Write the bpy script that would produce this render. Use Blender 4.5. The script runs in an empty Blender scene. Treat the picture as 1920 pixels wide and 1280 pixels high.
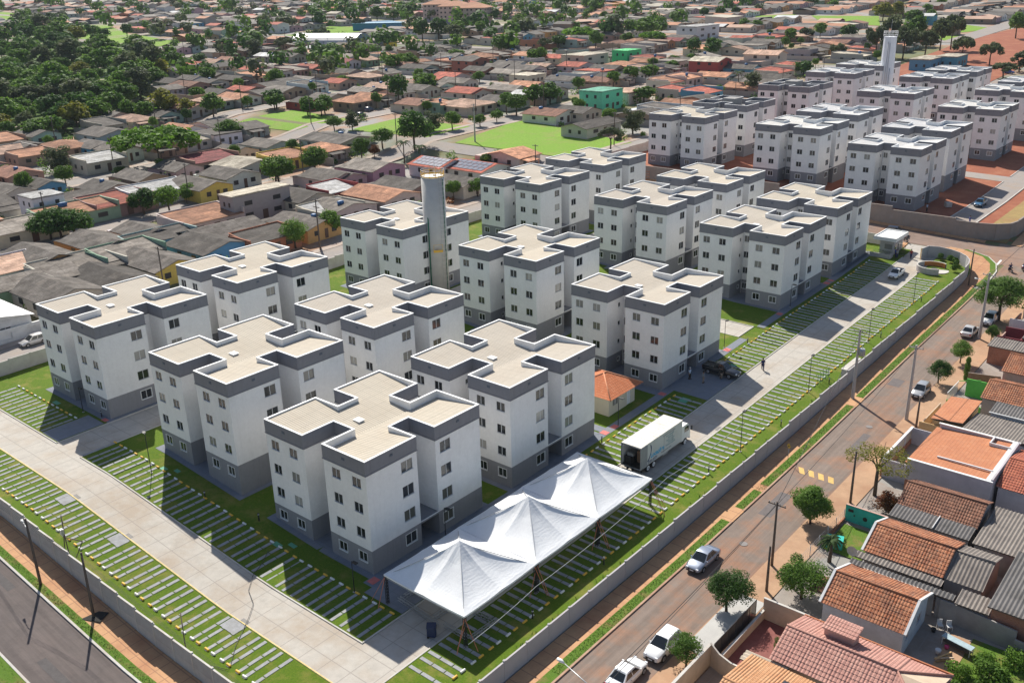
import bpy, bmesh, math, random
from math import sin, cos, pi, radians, sqrt, hypot, floor
from mathutils import Vector, Matrix
random.seed(7)
SC = bpy.context.scene
COL = SC.collection
# ---------------------------------------------------------------- camera
YAW = radians(-40.4)
FPX, PITCH, ROLL = 1797.79, 0.3694726, -0.0245502
CAMZ = 54.5; HAZE_D = 0.00007
cam_d = bpy.data.cameras.new("camera"); cam = bpy.data.objects.new("camera", cam_d); COL.objects.link(cam)
cam_d.sensor_width = 36; cam_d.lens = FPX / 1920 * 36; cam_d.clip_start = 1; cam_d.clip_end = 9000
_f = Vector((0, cos(PITCH), -sin(PITCH))); _r = Vector((1, 0, 0)); _u = _r.cross(_f)
_r2 = cos(ROLL) * _r + sin(ROLL) * _u; _u2 = -sin(ROLL) * _r + cos(ROLL) * _u
_m = Matrix((_r2, _u2, -_f)).transposed().to_4x4(); _m.translation = (0, 0, CAMZ)
cam.matrix_world = _m
SC.camera = cam
# ---------------------------------------------------------------- sky, sun, exposure
w = bpy.data.worlds.new("World"); SC.world = w; w.use_nodes = True
nt = w.node_tree; nt.nodes.clear()
sky = nt.nodes.new("ShaderNodeTexSky"); sky.sky_type = 'NISHITA'; sky.sun_disc = False
SUN_EL = radians(43.8); SX, SY = -0.279, 0.960
sky.sun_elevation = SUN_EL; sky.sun_rotation = math.atan2(SX, SY)
sky.altitude = 500; sky.air_density = 1.0; sky.dust_density = 1.6; sky.ozone_density = 1.0
bg = nt.nodes.new("ShaderNodeBackground"); bg.inputs[1].default_value = 0.074
wo = nt.nodes.new("ShaderNodeOutputWorld")
nt.links.new(sky.outputs[0], bg.inputs[0]); nt.links.new(bg.outputs[0], wo.inputs[0])
sd = bpy.data.lights.new("sun", 'SUN'); sd.energy = 4.3; sd.angle = radians(0.5); sd.color = (1, 0.95, 0.86)
sun = bpy.data.objects.new("sun", sd); COL.objects.link(sun)
sun.rotation_euler = Vector((SX * cos(SUN_EL), SY * cos(SUN_EL), sin(SUN_EL))).to_track_quat('Z', 'Y').to_euler()
sun.location = (0, 100, 200)
SC.view_settings.view_transform = 'Standard'; SC.view_settings.look = 'None'
SC.view_settings.exposure = 0.58; SC.view_settings.gamma = 1
SC.render.engine = 'CYCLES'
SC.cycles.max_bounces = 5; SC.cycles.diffuse_bounces = 3; SC.cycles.glossy_bounces = 2; SC.cycles.transparent_max_bounces = 6
SC.cycles.volume_bounces = 0
# ---------------------------------------------------------------- site coordinates (s along the block fronts, t up the long driveway) and terrain
OX, OY = -25.4955, 88.6714
UX, UY, VX, VY = cos(YAW), sin(YAW), -sin(YAW), cos(YAW)
SN = [-1500, -400, -49, -20, 8, 60, 400]
TN = [-400, -60, 0, 21, 52, 89, 110, 131, 145, 172, 210, 250, 450, 1000, 2000]
GZ = [[30,34,38,38,38,38,38,39,39,40,41,42,48,60,85],
 [2,7,9.5,9.8,10.2,10.8,11,11.5,12,13,14,15,21,37,65],
 [-1,1.8,2.45,2.9,3.2,4.1,4.3,5.2,9,9.4,10.2,11.1,18,35,63],
 [-1,1.6,2.2,2.2,2.9,3.8,3.9,5,8.6,9,9.4,9.7,17,34,62],
 [-3,-.6,0,0,.7,2.1,2.5,3.6,6.3,6,7.1,8,15,32,60],
 [-3,-1,-.6,-.5,.1,1.3,1.9,3,3.6,4.5,5.8,7,14,31,59],
 [-4,-2,-2,-2,-1,0,1,2,3,3,4,6,13,30,58]]
GZ = [[min(z, 44) for z in r] for r in GZ]
def Z(s, t):
    s = min(max(s, SN[0]), SN[-1] - 1e-6); t = min(max(t, TN[0]), TN[-1] - 1e-6)
    i = 0
    while SN[i + 1] <= s: i += 1
    j = 0
    while TN[j + 1] <= t: j += 1
    a = (s - SN[i]) / (SN[i + 1] - SN[i]); b = (t - TN[j]) / (TN[j + 1] - TN[j])
    return (1-a)*(1-b)*GZ[i][j] + a*(1-b)*GZ[i+1][j] + (1-a)*b*GZ[i][j+1] + a*b*GZ[i+1][j+1]
def W(s, t, h=0, z=None):
    return Vector((OX + s*UX + t*VX, OY + s*UY + t*VY, (Z(s, t) if z is None else z) + h))
def ST(x, y):
    dx, dy = x - OX, y - OY
    return dx*UX + dy*UY, dx*VX + dy*VY
# ---------------------------------------------------------------- materials
MATS = {}
def ramp(nt, src, stops, fac_from=None):
    n = nt.nodes.new("ShaderNodeValToRGB"); e = n.color_ramp.elements
    while len(e) < len(stops): e.new(0.5)
    for k, (p, c) in enumerate(stops): e[k].position = p; e[k].color = (*c, 1)
    nt.links.new(src, n.inputs[0]); return n.outputs[0]
def noise(nt, vec, scale, detail=4, rough=.6):
    n = nt.nodes.new("ShaderNodeTexNoise"); n.inputs['Scale'].default_value = scale
    n.inputs['Detail'].default_value = detail; n.inputs['Roughness'].default_value = rough
    if vec is not None: nt.links.new(vec, n.inputs['Vector'])
    return n.outputs[0]
def mix(nt, fac, a, b, mode='MIX'):
    n = nt.nodes.new("ShaderNodeMix"); n.data_type = 'RGBA'; n.blend_type = mode
    for sock, v in ((0, fac), (6, a), (7, b)):
        if isinstance(v, (int, float)): n.inputs[sock].default_value = v
        elif isinstance(v, (tuple, list)): n.inputs[sock].default_value = (*v, 1)
        else: nt.links.new(v, n.inputs[sock])
    return n.outputs[2]
def mathn(nt, op, a, b=None, c=None):
    n = nt.nodes.new("ShaderNodeMath"); n.operation = op
    for k, v in enumerate((a, b, c)):
        if v is None: continue
        if isinstance(v, (int, float)): n.inputs[k].default_value = v
        else: nt.links.new(v, n.inputs[k])
    return n.outputs[0]
def newmat(name, rough=.8, metal=0, spec=.5):
    m = bpy.data.materials.new(name); m.use_nodes = True; b = m.node_tree.nodes['Principled BSDF']
    b.inputs['Roughness'].default_value = rough; b.inputs['Metallic'].default_value = metal
    b.inputs['Specular IOR Level'].default_value = spec
    MATS[name] = m; return m, m.node_tree, b
def coord(nt, kind):
    if kind == 'W': return nt.nodes.new("ShaderNodeNewGeometry").outputs['Position']
    return nt.nodes.new("ShaderNodeTexCoord").outputs[kind]
def bump(nt, b, h, strength=.3, dist=.05):
    n = nt.nodes.new("ShaderNodeBump"); n.inputs['Strength'].default_value = strength; n.inputs['Distance'].default_value = dist
    nt.links.new(h, n.inputs['Height']); nt.links.new(n.outputs[0], b.inputs['Normal'])
def dirt(c, k): return tuple(x * k for x in c)
def M(name, col, rough=.8, var=.12, scale=1.5, kind='W', metal=0, spec=.4, big=0.0, bigscale=.12, bigcol=None, bmp=0, bscale=20, rnd=0.0, objcol=False, streak=0):
    """plain surface: base colour broken by fine noise, optional large stains, optional per-object tint"""
    if name in MATS: return MATS[name]
    m, nt, b = newmat(name, rough, metal, spec)
    v = coord(nt, kind)
    n = noise(nt, v, scale, 5, .65)
    base = col
    if objcol: base = nt.nodes.new("ShaderNodeObjectInfo").outputs['Color']
    c = mix(nt, 1.0, base, ramp(nt, n, [(.25, (1-var,)*3), (.75, (1+var,)*3)]), 'MULTIPLY')
    if big:
        n2 = noise(nt, v, bigscale, 5, .7)
        f = ramp(nt, n2, [(.45, (0,0,0)), (.68, (big,)*3)])
        c = mix(nt, f, c, bigcol or dirt(col, .6))
    if streak:
        mp = nt.nodes.new("ShaderNodeMapping"); mp.inputs['Scale'].default_value = (2.2, 2.2, .16); nt.links.new(v, mp.inputs[0])
        c = mix(nt, ramp(nt, noise(nt, mp.outputs[0], 1.0, 5, .75), [(.5,(0,0,0)),(.78,(streak,)*3)]), c, dirt(col, .55))
    if rnd:
        r = nt.nodes.new("ShaderNodeObjectInfo").outputs['Random']
        c = mix(nt, 1.0, c, ramp(nt, r, [(0, (1-rnd,)*3), (1, (1+rnd,)*3)]), 'MULTIPLY')
    nt.links.new(c, b.inputs['Base Color'])
    if bmp: bump(nt, b, noise(nt, v, bscale, 3), bmp, .04)
    return m
white_wall = M('white_textured_paint', (.85,.84,.825), .85, .05, 3, 'Object', big=.35, bigscale=.35, bigcol=(.66,.65,.63), bmp=.15, bscale=9, streak=.13)
grey_base = M('grey_base_paint', (.26,.26,.275), .85, .06, 3, 'Object', big=.3, bigscale=.4, bigcol=(.21,.21,.225), bmp=.15, bscale=9, streak=.3)
grey_band = M('grey_parapet_paint', (.225,.225,.245), .85, .06, 3, 'Object', big=.3, bigscale=.4, bigcol=(.18,.18,.2), bmp=.12, bscale=9, streak=.3)
white_trim = M('white_coping', (.84,.84,.83), .6, .05, 3, 'Object', big=.25, bigscale=.8, bigcol=(.62,.6,.56))
alu = M('white_aluminium', (.72,.73,.74), .4, .03, 3, 'Object')
alu_dark = M('grey_aluminium', (.30,.30,.31), .4, .03, 3, 'Object')
concrete = M('concrete', (.50,.49,.47), .9, .12, 1.2, big=.5, bigscale=.15, bigcol=(.38,.36,.33), bmp=.1)
kerbc = M('kerb_concrete', (.55,.53,.49), .9, .15, 1, big=.5, bigscale=.4, bigcol=(.42,.33,.26))
metal_grey = M('galvanised_steel', (.45,.46,.47), .45, .08, 3, 'Object', metal=.6)
black_metal = M('black_metal', (.02,.02,.022), .5, .05, 3, 'Object')
wood_dark = M('weathered_pole_wood', (.13,.10,.08), .9, .25, 3, 'Object')
conc_pole = M('pole_concrete', (.42,.40,.38), .9, .12, 2, 'Object')
rubber = M('tyre_rubber', (.02,.02,.02), .9, .1, 5, 'Object')
rim_m = M('wheel_rim', (.5,.5,.52), .35, .03, 5, 'Object', metal=.8)
yellow = M('yellow_paint', (.85,.50,.06), .6, .15, 3, 'Object', big=.3, bigscale=2, bigcol=(.5,.32,.12))
whitep = M('white_paint', (.82,.82,.80), .6, .08, 3, 'Object')
redp = M('red_tactile_tile', (.55,.06,.06), .8, .15, 3)
bluep = M('blue_grey_paving', (.19,.21,.25), .85, .12, 1.2, big=.4, bigscale=.3, bigcol=(.25,.26,.28))
earth = None
# glass with a little variety from window to window (curtains, blinds, open sashes; lighter reflections painted in as tint)
def glassmat():
    m, nt, b = newmat('window_glass', .08, 0, .6)
    r = nt.nodes.new("ShaderNodeObjectInfo").outputs['Random']
    c = ramp(nt, r, [(0, (.012,.015,.019)), (.5, (.018,.021,.024)), (.68, (.05,.055,.055)), (.82, (.13,.125,.11)), (.93, (.3,.29,.26)), (1, (.42,.41,.38))])
    nt.links.new(c, b.inputs['Base Color']); return m
glass = glassmat()
carglass = M('car_glass', (.015,.018,.02), .05, 0, 1, 'Object', spec=.8)
# ---------------------------------------------------------------- mesh helper
class MB:
    def __init__(self): self.v = []; self.f = []; self.m = []; self.uv = []; self.mats = []; self.sm = []
    def mi(self, mat):
        if mat not in self.mats: self.mats.append(mat)
        return self.mats.index(mat)
    def face(self, pts, mat, uv=None, smooth=False):
        k = len(self.v); self.v += [tuple(p) for p in pts]; self.f.append(tuple(range(k, k + len(pts))))
        self.m.append(self.mi(mat)); self.uv.append(uv); self.sm.append(smooth)
    def box(self, a, b, mat, rot=None, faces=None):
        x0,y0,z0 = a; x1,y1,z1 = b
        c = [(x0,y0,z0),(x1,y0,z0),(x1,y1,z0),(x0,y1,z0),(x0,y0,z1),(x1,y0,z1),(x1,y1,z1),(x0,y1,z1)]
        if rot: c = [rot @ Vector(p) for p in c]
        k = len(self.v); self.v += [tuple(p) for p in c]; i = self.mi(mat)
        for q in ((3,2,1,0),(4,5,6,7),(0,1,5,4),(1,2,6,5),(2,3,7,6),(3,0,4,7)):
            self.f.append(tuple(k + j for j in q)); self.m.append(i); self.uv.append(None); self.sm.append(False)
    def bar(self, p, q, wdt, mat, hgt=None, up=(0,0,1)):
        p, q = Vector(p), Vector(q); d = q - p; L = d.length
        if L < 1e-5: return
        d.normalize(); u = Vector(up)
        if abs(d.dot(u)) > .98: u = Vector((1,0,0))
        s = d.cross(u).normalized(); u = s.cross(d).normalized(); a = wdt/2; b = (hgt or wdt)/2
        k = len(self.v)
        for e in (p, q):
            for sx, sy in ((-1,-1),(1,-1),(1,1),(-1,1)): self.v.append(tuple(e + s*a*sx + u*b*sy))
        i = self.mi(mat)
        for f in ((3,2,1,0),(4,5,6,7),(0,1,5,4),(1,2,6,5),(2,3,7,6),(3,0,4,7)):
            self.f.append(tuple(k + j for j in f)); self.m.append(i); self.uv.append(None); self.sm.append(False)
    def tube(self, pts, rad, mat, n=8, cap=True, smooth=True):
        pts = [Vector(p) for p in pts]
        if not isinstance(rad, (list, tuple)): rad = [rad]*len(pts)
        rings = []; prev = None
        for i, p in enumerate(pts):
            d = (pts[min(i+1, len(pts)-1)] - pts[max(i-1, 0)]).normalized()
            if prev is None:
                a = Vector((1,0,0)) if abs(d.x) < .9 else Vector((0,1,0))
                s = d.cross(a).normalized()
            else:
                s = (prev - d * prev.dot(d)).normalized()
            prev = s; u = d.cross(s)
            k = len(self.v); rings.append(k)
            for j in range(n):
                th = 2*pi*j/n; self.v.append(tuple(p + (s*cos(th) + u*sin(th)) * rad[i]))
        mi = self.mi(mat)
        for a, b in zip(rings, rings[1:]):
            for j in range(n):
                self.f.append((a+j, a+(j+1)%n, b+(j+1)%n, b+j)); self.m.append(mi); self.uv.append(None); self.sm.append(smooth)
        if cap:
            self.f.append(tuple(rings[0]+j for j in reversed(range(n)))); self.f.append(tuple(rings[-1]+j for j in range(n)))
            self.m += [mi, mi]; self.uv += [None, None]; self.sm += [False, False]
    def ngon(self, poly, z0, z1, mat, top=None, bottom=False):
        n = len(poly)
        for i in range(n):
            a, b = poly[i], poly[(i+1) % n]
            self.face([(a[0],a[1],z0),(b[0],b[1],z0),(b[0],b[1],z1),(a[0],a[1],z1)], mat)
        self.face([(p[0],p[1],z1) for p in poly], top or mat)
        if bottom: self.face([(p[0],p[1],z0) for p in reversed(poly)], mat)
    def mesh(self, name):
        me = bpy.data.meshes.new(name); me.from_pydata(self.v, [], self.f)
        for m in self.mats: me.materials.append(m)
        me.polygons.foreach_set('material_index', self.m); me.polygons.foreach_set('use_smooth', self.sm)
        if any(u is not None for u in self.uv):
            l = me.uv_layers.new(name='uv'); data = []
            for f, u in zip(self.f, self.uv):
                for k in range(len(f)): data += list(u[k]) if u is not None else [0, 0]
            l.data.foreach_set('uv', data)
        me.update(); return me
    def build(self, name, parent=None, loc=None):
        return link(name, self.mesh(name), parent, loc)
def link(name, me, parent=None, loc=None, rz=None):
    o = bpy.data.objects.new(name, me); COL.objects.link(o)
    if parent: o.parent = parent
    if loc is not None: o.location = loc
    if rz is not None: o.rotation_euler = (0,0,rz)
    return o
def tag(o, label=None, cat=None, group=None, kind=None):
    if label: o['label'] = label
    if cat: o['category'] = cat
    if group: o['group'] = group
    if kind: o['kind'] = kind
    return o
def empty(name, loc, rz=0, label=None, cat=None, group=None):
    o = bpy.data.objects.new(name, None); COL.objects.link(o); o.location = loc; o.rotation_euler = (0,0,rz)
    o.empty_display_size = .2
    return tag(o, label, cat, group)
def copy_tree(o, parent=None):
    c = o.copy(); COL.objects.link(c); c.parent = parent
    for ch in KIDS.get(o.name, []): copy_tree(ch, c)
    return c
KIDS = {}
def index_kids():
    KIDS.clear()
    for o in bpy.data.objects:
        if o.parent: KIDS.setdefault(o.parent.name, []).append(o)
def drape(name, rects, mat, off, step=3.0, thick=0, label=None):
    """sheet(s) laid on the terrain; rects are (s0,t0,s1,t1) or 4-corner quads in site coordinates"""
    b = MB()
    for r in rects:
        q = r if len(r) != 4 or isinstance(r[0], (tuple, list)) else [(r[0],r[1]),(r[2],r[1]),(r[2],r[3]),(r[0],r[3])]
        L1 = max(hypot(q[1][0]-q[0][0], q[1][1]-q[0][1]), hypot(q[2][0]-q[3][0], q[2][1]-q[3][1]))
        L2 = max(hypot(q[3][0]-q[0][0], q[3][1]-q[0][1]), hypot(q[2][0]-q[1][0], q[2][1]-q[1][1]))
        n1, n2 = max(1, int(L1/step+.5)), max(1, int(L2/step+.5))
        def P(i, j, dz=0):
            a, c = i/n1, j/n2
            s = (1-a)*(1-c)*q[0][0]+a*(1-c)*q[1][0]+a*c*q[2][0]+(1-a)*c*q[3][0]
            t = (1-a)*(1-c)*q[0][1]+a*(1-c)*q[1][1]+a*c*q[2][1]+(1-a)*c*q[3][1]
            return W(s, t, off+dz)
        k = len(b.v); mi = b.mi(mat)
        for j in range(n2+1):
            for i in range(n1+1): b.v.append(tuple(P(i, j)))
        for j in range(n2):
            for i in range(n1):
                o = k + j*(n1+1) + i
                b.f.append((o, o+1, o+n1+2, o+n1+1)); b.m.append(mi); b.uv.append(None); b.sm.append(True)
        if thick:
            edge = [(i,0) for i in range(n1)] + [(n1,j) for j in range(n2)] + [(n1-i,n2) for i in range(n1)] + [(0,n2-j) for j in range(n2)]
            for e in range(len(edge)):
                a, c = edge[e], edge[(e+1) % len(edge)]
                b.face([P(*a, -thick), P(*c, -thick), P(*c), P(*a)], mat)
    o = b.build(name); tag(o, kind='structure'); return o
# ================================================================= ground
def groundmat():
    m, nt, b = newmat('town_ground', .95)
    p = coord(nt, 'W')
    n1 = noise(nt, p, .05, 6, .65); n2 = noise(nt, p, .9, 5, .7); n3 = noise(nt, p, .018, 3)
    e = mix(nt, n2, (.28,.15,.09), (.42,.27,.18))
    c = mix(nt, ramp(nt, n1, [(.46,(0,0,0)),(.56,(1,1,1))]), e, (.30,.29,.27))
    c = mix(nt, ramp(nt, n3, [(.5,(0,0,0)),(.6,(.75,.75,.75))]), c, mix(nt, n2, (.06,.10,.02), (.13,.17,.04)))
    nt.links.new(c, b.inputs['Base Color']); return m
def grassmat(name, a, c, d, s=1.0, amt=.5):
    m, nt, b = newmat(name, .95, 0, .2)
    p = coord(nt, 'W')
    f = noise(nt, p, 6*s, 6, .75); g = noise(nt, p, .35*s, 5, .7); h = noise(nt, p, 25*s, 3, .7)
    col = mix(nt, ramp(nt, f, [(.3,(0,0,0)),(.7,(1,1,1))]), a, c)
    col = mix(nt, ramp(nt, g, [(.5,(0,0,0)),(.72,(amt,)*3)]), col, d)
    col = mix(nt, 1.0, col, ramp(nt, h, [(.3,(.7,.7,.7)),(.7,(1.3,1.3,1.3))]), 'MULTIPLY')
    nt.links.new(col, b.inputs['Base Color']); bump(nt, b, f, .5, .08); return m
lawn_m = grassmat('lawn_grass', (.058,.125,.006), (.125,.180,.014), (.26,.215,.06), 1, .75)
field_m = grassmat('field_grass', (.13,.26,.02), (.23,.37,.045), (.27,.26,.09), .35, .8)
verge_m = grassmat('verge_grass', (.07,.15,.015), (.13,.21,.03), (.28,.17,.08), 1.4, .8)
ground_m = groundmat()
def concmat(name, col, stain, jt=2.35, joint=True, line=(.30,.27,.24), tracks=0, edge=None):
    """slab paving with joints in site axes, tyre grime and red dust"""
    m, nt, b = newmat(name, .9, 0, .3)
    p = coord(nt, 'W')
    mp = nt.nodes.new("ShaderNodeMapping"); mp.vector_type = 'POINT'; mp.inputs['Rotation'].default_value = (0, 0, -YAW)
    nt.links.new(p, mp.inputs[0])
    q = nt.nodes.new("ShaderNodeVectorMath"); q.operation = 'ADD'
    x, y = OX*UX + OY*UY, OX*VX + OY*VY
    q.inputs[1].default_value = (-x, -y, 0); nt.links.new(mp.outputs[0], q.inputs[0])
    sep = nt.nodes.new("ShaderNodeSeparateXYZ"); nt.links.new(q.outputs[0], sep.inputs[0])
    n = noise(nt, p, 1.1, 6, .7); g = noise(nt, p, .16, 6, .7); h = noise(nt, p, .5, 5, .75)
    c = mix(nt, 1.0, col, ramp(nt, n, [(.3,(.9,.9,.9)),(.7,(1.08,1.08,1.08))]), 'MULTIPLY')
    c = mix(nt, ramp(nt, g, [(.46,(0,0,0)),(.66,(.8,.8,.8))]), c, stain)
    c = mix(nt, ramp(nt, h, [(.55,(0,0,0)),(.72,(.35,.35,.35))]), c, dirt(col, .62))
    if tracks:
        cx = nt.nodes.new("ShaderNodeVectorMath"); cx.operation = 'MULTIPLY'; cx.inputs[1].default_value = tracks if isinstance(tracks, tuple) else (1.6, .035, 1); nt.links.new(q.outputs[0], cx.inputs[0])
        c = mix(nt, 1.0, c, ramp(nt, noise(nt, cx.outputs[0], 1.0, 5, .7), [(.3,(.78,.77,.76)),(.7,(1.18,1.17,1.15))]), 'MULTIPLY')
    if edge:
        e_ = mathn(nt, 'ABSOLUTE', mathn(nt, 'SUBTRACT', sep.outputs[0], edge[0])); e_ = mathn(nt, 'ADD', e_, mathn(nt, 'MULTIPLY', mathn(nt, 'SUBTRACT', h, .5), 1.5))
        c = mix(nt, ramp(nt, mathn(nt, 'MULTIPLY', e_, .25), [(edge[1]/4,(0,0,0)),((edge[1]+.9)/4,(.85,.85,.85))]), c, edge[2])
    if joint:
        d = None
        for k, ax in ((jt, 0), (jt, 1)):
            v = mathn(nt, 'PINGPONG', mathn(nt, 'ADD', sep.outputs[ax], 1000.35), k/2)
            l = mathn(nt, 'LESS_THAN', v, .045)
            d = l if d is None else mathn(nt, 'MAXIMUM', d, l)
        c = mix(nt, mathn(nt, 'MULTIPLY', d, .7), c, line)
    nt.links.new(c, b.inputs['Base Color']); bump(nt, b, n, .15, .02); return m
drive_m = concmat('driveway_concrete', (.48,.445,.395), (.40,.325,.25), 2.45)
asph_m = concmat('dusty_asphalt', (.225,.178,.150), (.33,.17,.10), 3, False, tracks=1, edge=(40.8,2.75,(.34,.155,.085)))
asph2_m = concmat('grey_asphalt', (.125,.105,.10), (.16,.13,.12), 3, False, tracks=(.035,1.6,1))
street_m = concmat('town_asphalt', (.30,.27,.25), (.34,.28,.23), 3, False)
walk_m = concmat('dusty_pavement', (.56,.32,.17), (.42,.19,.10), 1.5, True, (.3,.16,.1))
tan_m = concmat('dusty_earth', (.46,.29,.18), (.36,.20,.12), 3, False)
red_m = concmat('red_earth', (.30,.095,.05), (.38,.15,.08), 3, False)
pad_m = concmat('blue_grey_slabs', (.20,.22,.26), (.25,.25,.26), 1.2, True, (.19,.2,.22))
yard_m = concmat('yard_concrete', (.33,.29,.26), (.24,.18,.14), 2, True)
slab_m = M('parking_slab_concrete', (.33,.335,.345), .9, .22, 3, big=.6, bigscale=.8, bigcol=(.24,.235,.22))
def steps(nodes, fine):
    out = []
    for a, b in zip(nodes, nodes[1:]):
        n = 1
        for lo, hi, st in fine:
            if a >= lo and b <= hi: n = max(n, int((b-a)/st + .99))
        out += [a + (b-a)*k/n for k in range(n)]
    return out + [nodes[-1]]
sl = steps([-1500,-400,-200,-80,-49,-20,8,60,120,400], [(-80,120,3),(-400,400,10),(-1500,400,40)])
tl = steps([-400,-60,0,21,52,89,110,131,145,172,210,250,450,1000,2000], [(-60,172,3),(-400,450,10),(-400,2000,40)])
g = MB(); mi = g.mi(ground_m)
for t in tl:
    for s in sl: g.v.append(tuple(W(s, t, 0)))
for j in range(len(tl)-1):
    for i in range(len(sl)-1):
        o = j*len(sl)+i; g.f.append((o, o+1, o+len(sl)+1, o+len(sl))); g.m.append(mi); g.uv.append(None); g.sm.append(True)
tag(g.build('ground'), kind='structure')
# ---- site surfaces
LW, DR, KB = .10, .05, .14
drape('site_lawn', [(-59,-18.8,34.5,-12.4),(-59,-7.4,21.7,0),(26.9,-12.4,34.5,130),(-59,0,21.7,131)], lawn_m, .03, 3)
drape('lawn_surface', [(-59,-18.8,34.5,-12.4),(-59,-7.4,-33.1,130),(-27.2,-7.4,21.7,75),(-27.2,80.2,21.7,131),(26.9,-12.4,34.5,129),(-27.2,74,-26,81)], lawn_m, LW, 3)
drape('driveway', [(-59,-12.3,26.8,-7.5),(21.8,-7.5,26.8,127),(-33.0,-7.5,-27.3,130),(-27.3,75.2,14.8,80),(20.2,126.8,27.4,133.6)], drive_m, DR, 3)
KW = .14
drape('kerb', [(-59,-12.3-KW,26.8+KW,-12.3),(26.8,-12.3,26.8+KW,126),(-59,-7.5,-33.0,-7.5+KW),(-27.3,-7.5,21.8,-7.5+KW),(21.8-KW,-7.4,21.8,126),
   (-33-KW,-7.4,-33,130),(-27.3,-7.4,-27.3+KW,75.2),(-27.3,80,-27.3+KW,130),(-27.3,75.2-KW,14.8,75.2),(-27.3,80,14.8,80+KW),(14.8,75.2-KW,14.8+KW,80+KW)], kerbc, KB, 3, thick=.12)
drape('yellow_kerb_line', [(-59,-12.3-KW+.01,26.8,-12.3-.02)], M('faded_yellow_line', (.72,.55,.22), .8, .25, 2), KB+.008, 3)
drape('drain_grate', [(-19.6,-12.25,-18.6,-11.85),(-9,-12.25,-8,-11.85),(10.6,-12.25,11.6,-11.85),(26.3,47,26.7,48.1),(26.3,30,26.7,31.4)], M('drain_iron',(.2,.19,.18),.7,.1,2), DR+.01, 3)
# walkways along and between the blocks
wk = [(15.25,-1.5,16.5,74.9),(15.25,80.4,16.5,126)]
for (bs, bt, bz) in [(0,0,0),(0,20.9,0),(0,52.6,0),(0,88.5,0),(0,109.1,0),(-21.4,0,0),(-21.4,20.9,0),(-21.6,52.6,0),(-21.9,89,0),(-21.9,110.2,0),(-49,0,0),(-48.6,20.7,0),(-49.7,53,0),(-50,89.7,0),(-50.3,111,0)]:
    wk += [(bs-.75, bt-.75, bs+15.9, bt), (bs-.75, bt+15.9, bs+15.9, bt+16.7), (bs-.75, bt, bs, bt+15.9), (bs+15.16, bt, bs+15.9, bt+15.9), (bs, bt, bs+15.16, bt+15.9)]
    wk += [(bs+3.6, bt-2.1, bs+4.4, bt-.75)] if bt else []
drape('walkway', wk, pad_m, LW+.03, 3)
drape('accessible_bay', [(16.5,-2.5,21.6,9),(16.5,53.6,21.6,63.2),(-37.2,-7.2,-33.3,-1.2)], pad_m, LW+.045, 3)
drape('tactile_paving', [(15.4,-1.2,16.3,-.2),(15.4,37.6,16.4,38.5),(15.6,39.6,16.4,40.6),(15.3,51.3,16.3,52.2),(15.4,69.2,16.3,70.3),(15.4,86.6,16.3,87.6),(15.4,104.9,16.4,106.1),(15.4,106.9,16.4,107.6),(-34.6,-.9,-33.6,-.3)], M('faded_red_tile',(.62,.17,.15),.8,.12,2), LW+.06, 3)
drape('path', [(9,37.9,15.3,39.2),(9,51,15.3,52)], pad_m, LW+.04, 3)
drape('green_manhole_cover', [(3.3,-3.2,4.4,-2.6),(4.6,-2.2,5.6,-1.7),(-17.6,-3.0,-16.7,-2.4),(-16,-2.2,-15.2,-1.7),(-45,-2.2,-43.6,-1.6),(18.6,64.8,19.5,65.8),(18.5,51.2,19.7,52.6),(19,37,19.8,37.8)], M('green_cover_paint',(.10,.33,.20),.7,.1,2), LW+.03, 3)
drape('garden_edging', [(6.9,16.3+.6,10,17.0)], red_m, LW+.02, 3)
# parking slabs and wheel stops
STOPS = []
def bays(name, x0, pitch, k0, k1, line, inner, along, rowtxt, flip=0):
    b = MB()
    sgn = 1 if line > inner else -1
    for k in range(k0, k1):
        for j, dx in enumerate((0, 1.32)):
            c = x0 + pitch*k + dx; r = random.Random(int(c*97))
            a = inner + sgn*.12
            for L in (1.32, 1.38, 1.12):
                e = a + sgn*L; lo, hi = min(a, e), max(a, e); w2 = .175
                o = r.uniform(-.02, .02)
                q = [(c-w2+o, lo), (c+w2+o, lo), (c+w2+o, hi), (c-w2+o, hi)]
                if along == 't': pass
                else: q = [(y, x) for x, y in q][::-1]
                top = [W(x, y, LW+.045) for x, y in q]; bot = [W(x, y, LW-.03) for x, y in q]
                b.face(top, slab_m)
                for i in range(4): b.face([bot[i], bot[(i+1)%4], top[(i+1)%4], top[i]], slab_m)
                a = e + sgn*.11
            STOPS.append((c, line, along, (k + flip) % 2, rowtxt, sgn))
    tag(b.build(name), kind='structure')
bays('parking_slabs', -10.9, 2.34, -7, 14, -3.0, -7.3, 't', 'between the left driveway and the front blocks')
bays('parking_slabs', -53.5, 2.4, 0, 7, -2.6, -7.2, 't', 'between the left driveway and the leftmost block')
bays('parking_slabs', -10.0, 2.27, -11, 13, -16.5, -12.5, 't', 'on the lawn between the left driveway and the slatted wall')
bays('parking_slabs', 46.0, 2.3, -23, 31, 31.1, 27.0, 's', 'on the lawn between the long driveway and the smooth wall')
bays('parking_slabs', 34.3, 2.37, -3, 8, 17.4, 21.6, 's', 'between the long driveway and the small tiled house')
bays('parking_slabs', 65.0, 2.37, 0, 24, 17.4, 21.6, 's', 'between the long driveway and the far front blocks', 1)
drape('drain_slab', [(-20.4,-13.9,-18.4,-12.5),(-9.6,-13.9,-7.6,-12.5),(9.8,-13.9,11.9,-12.5)], slab_m, LW+.05, 3)
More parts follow.
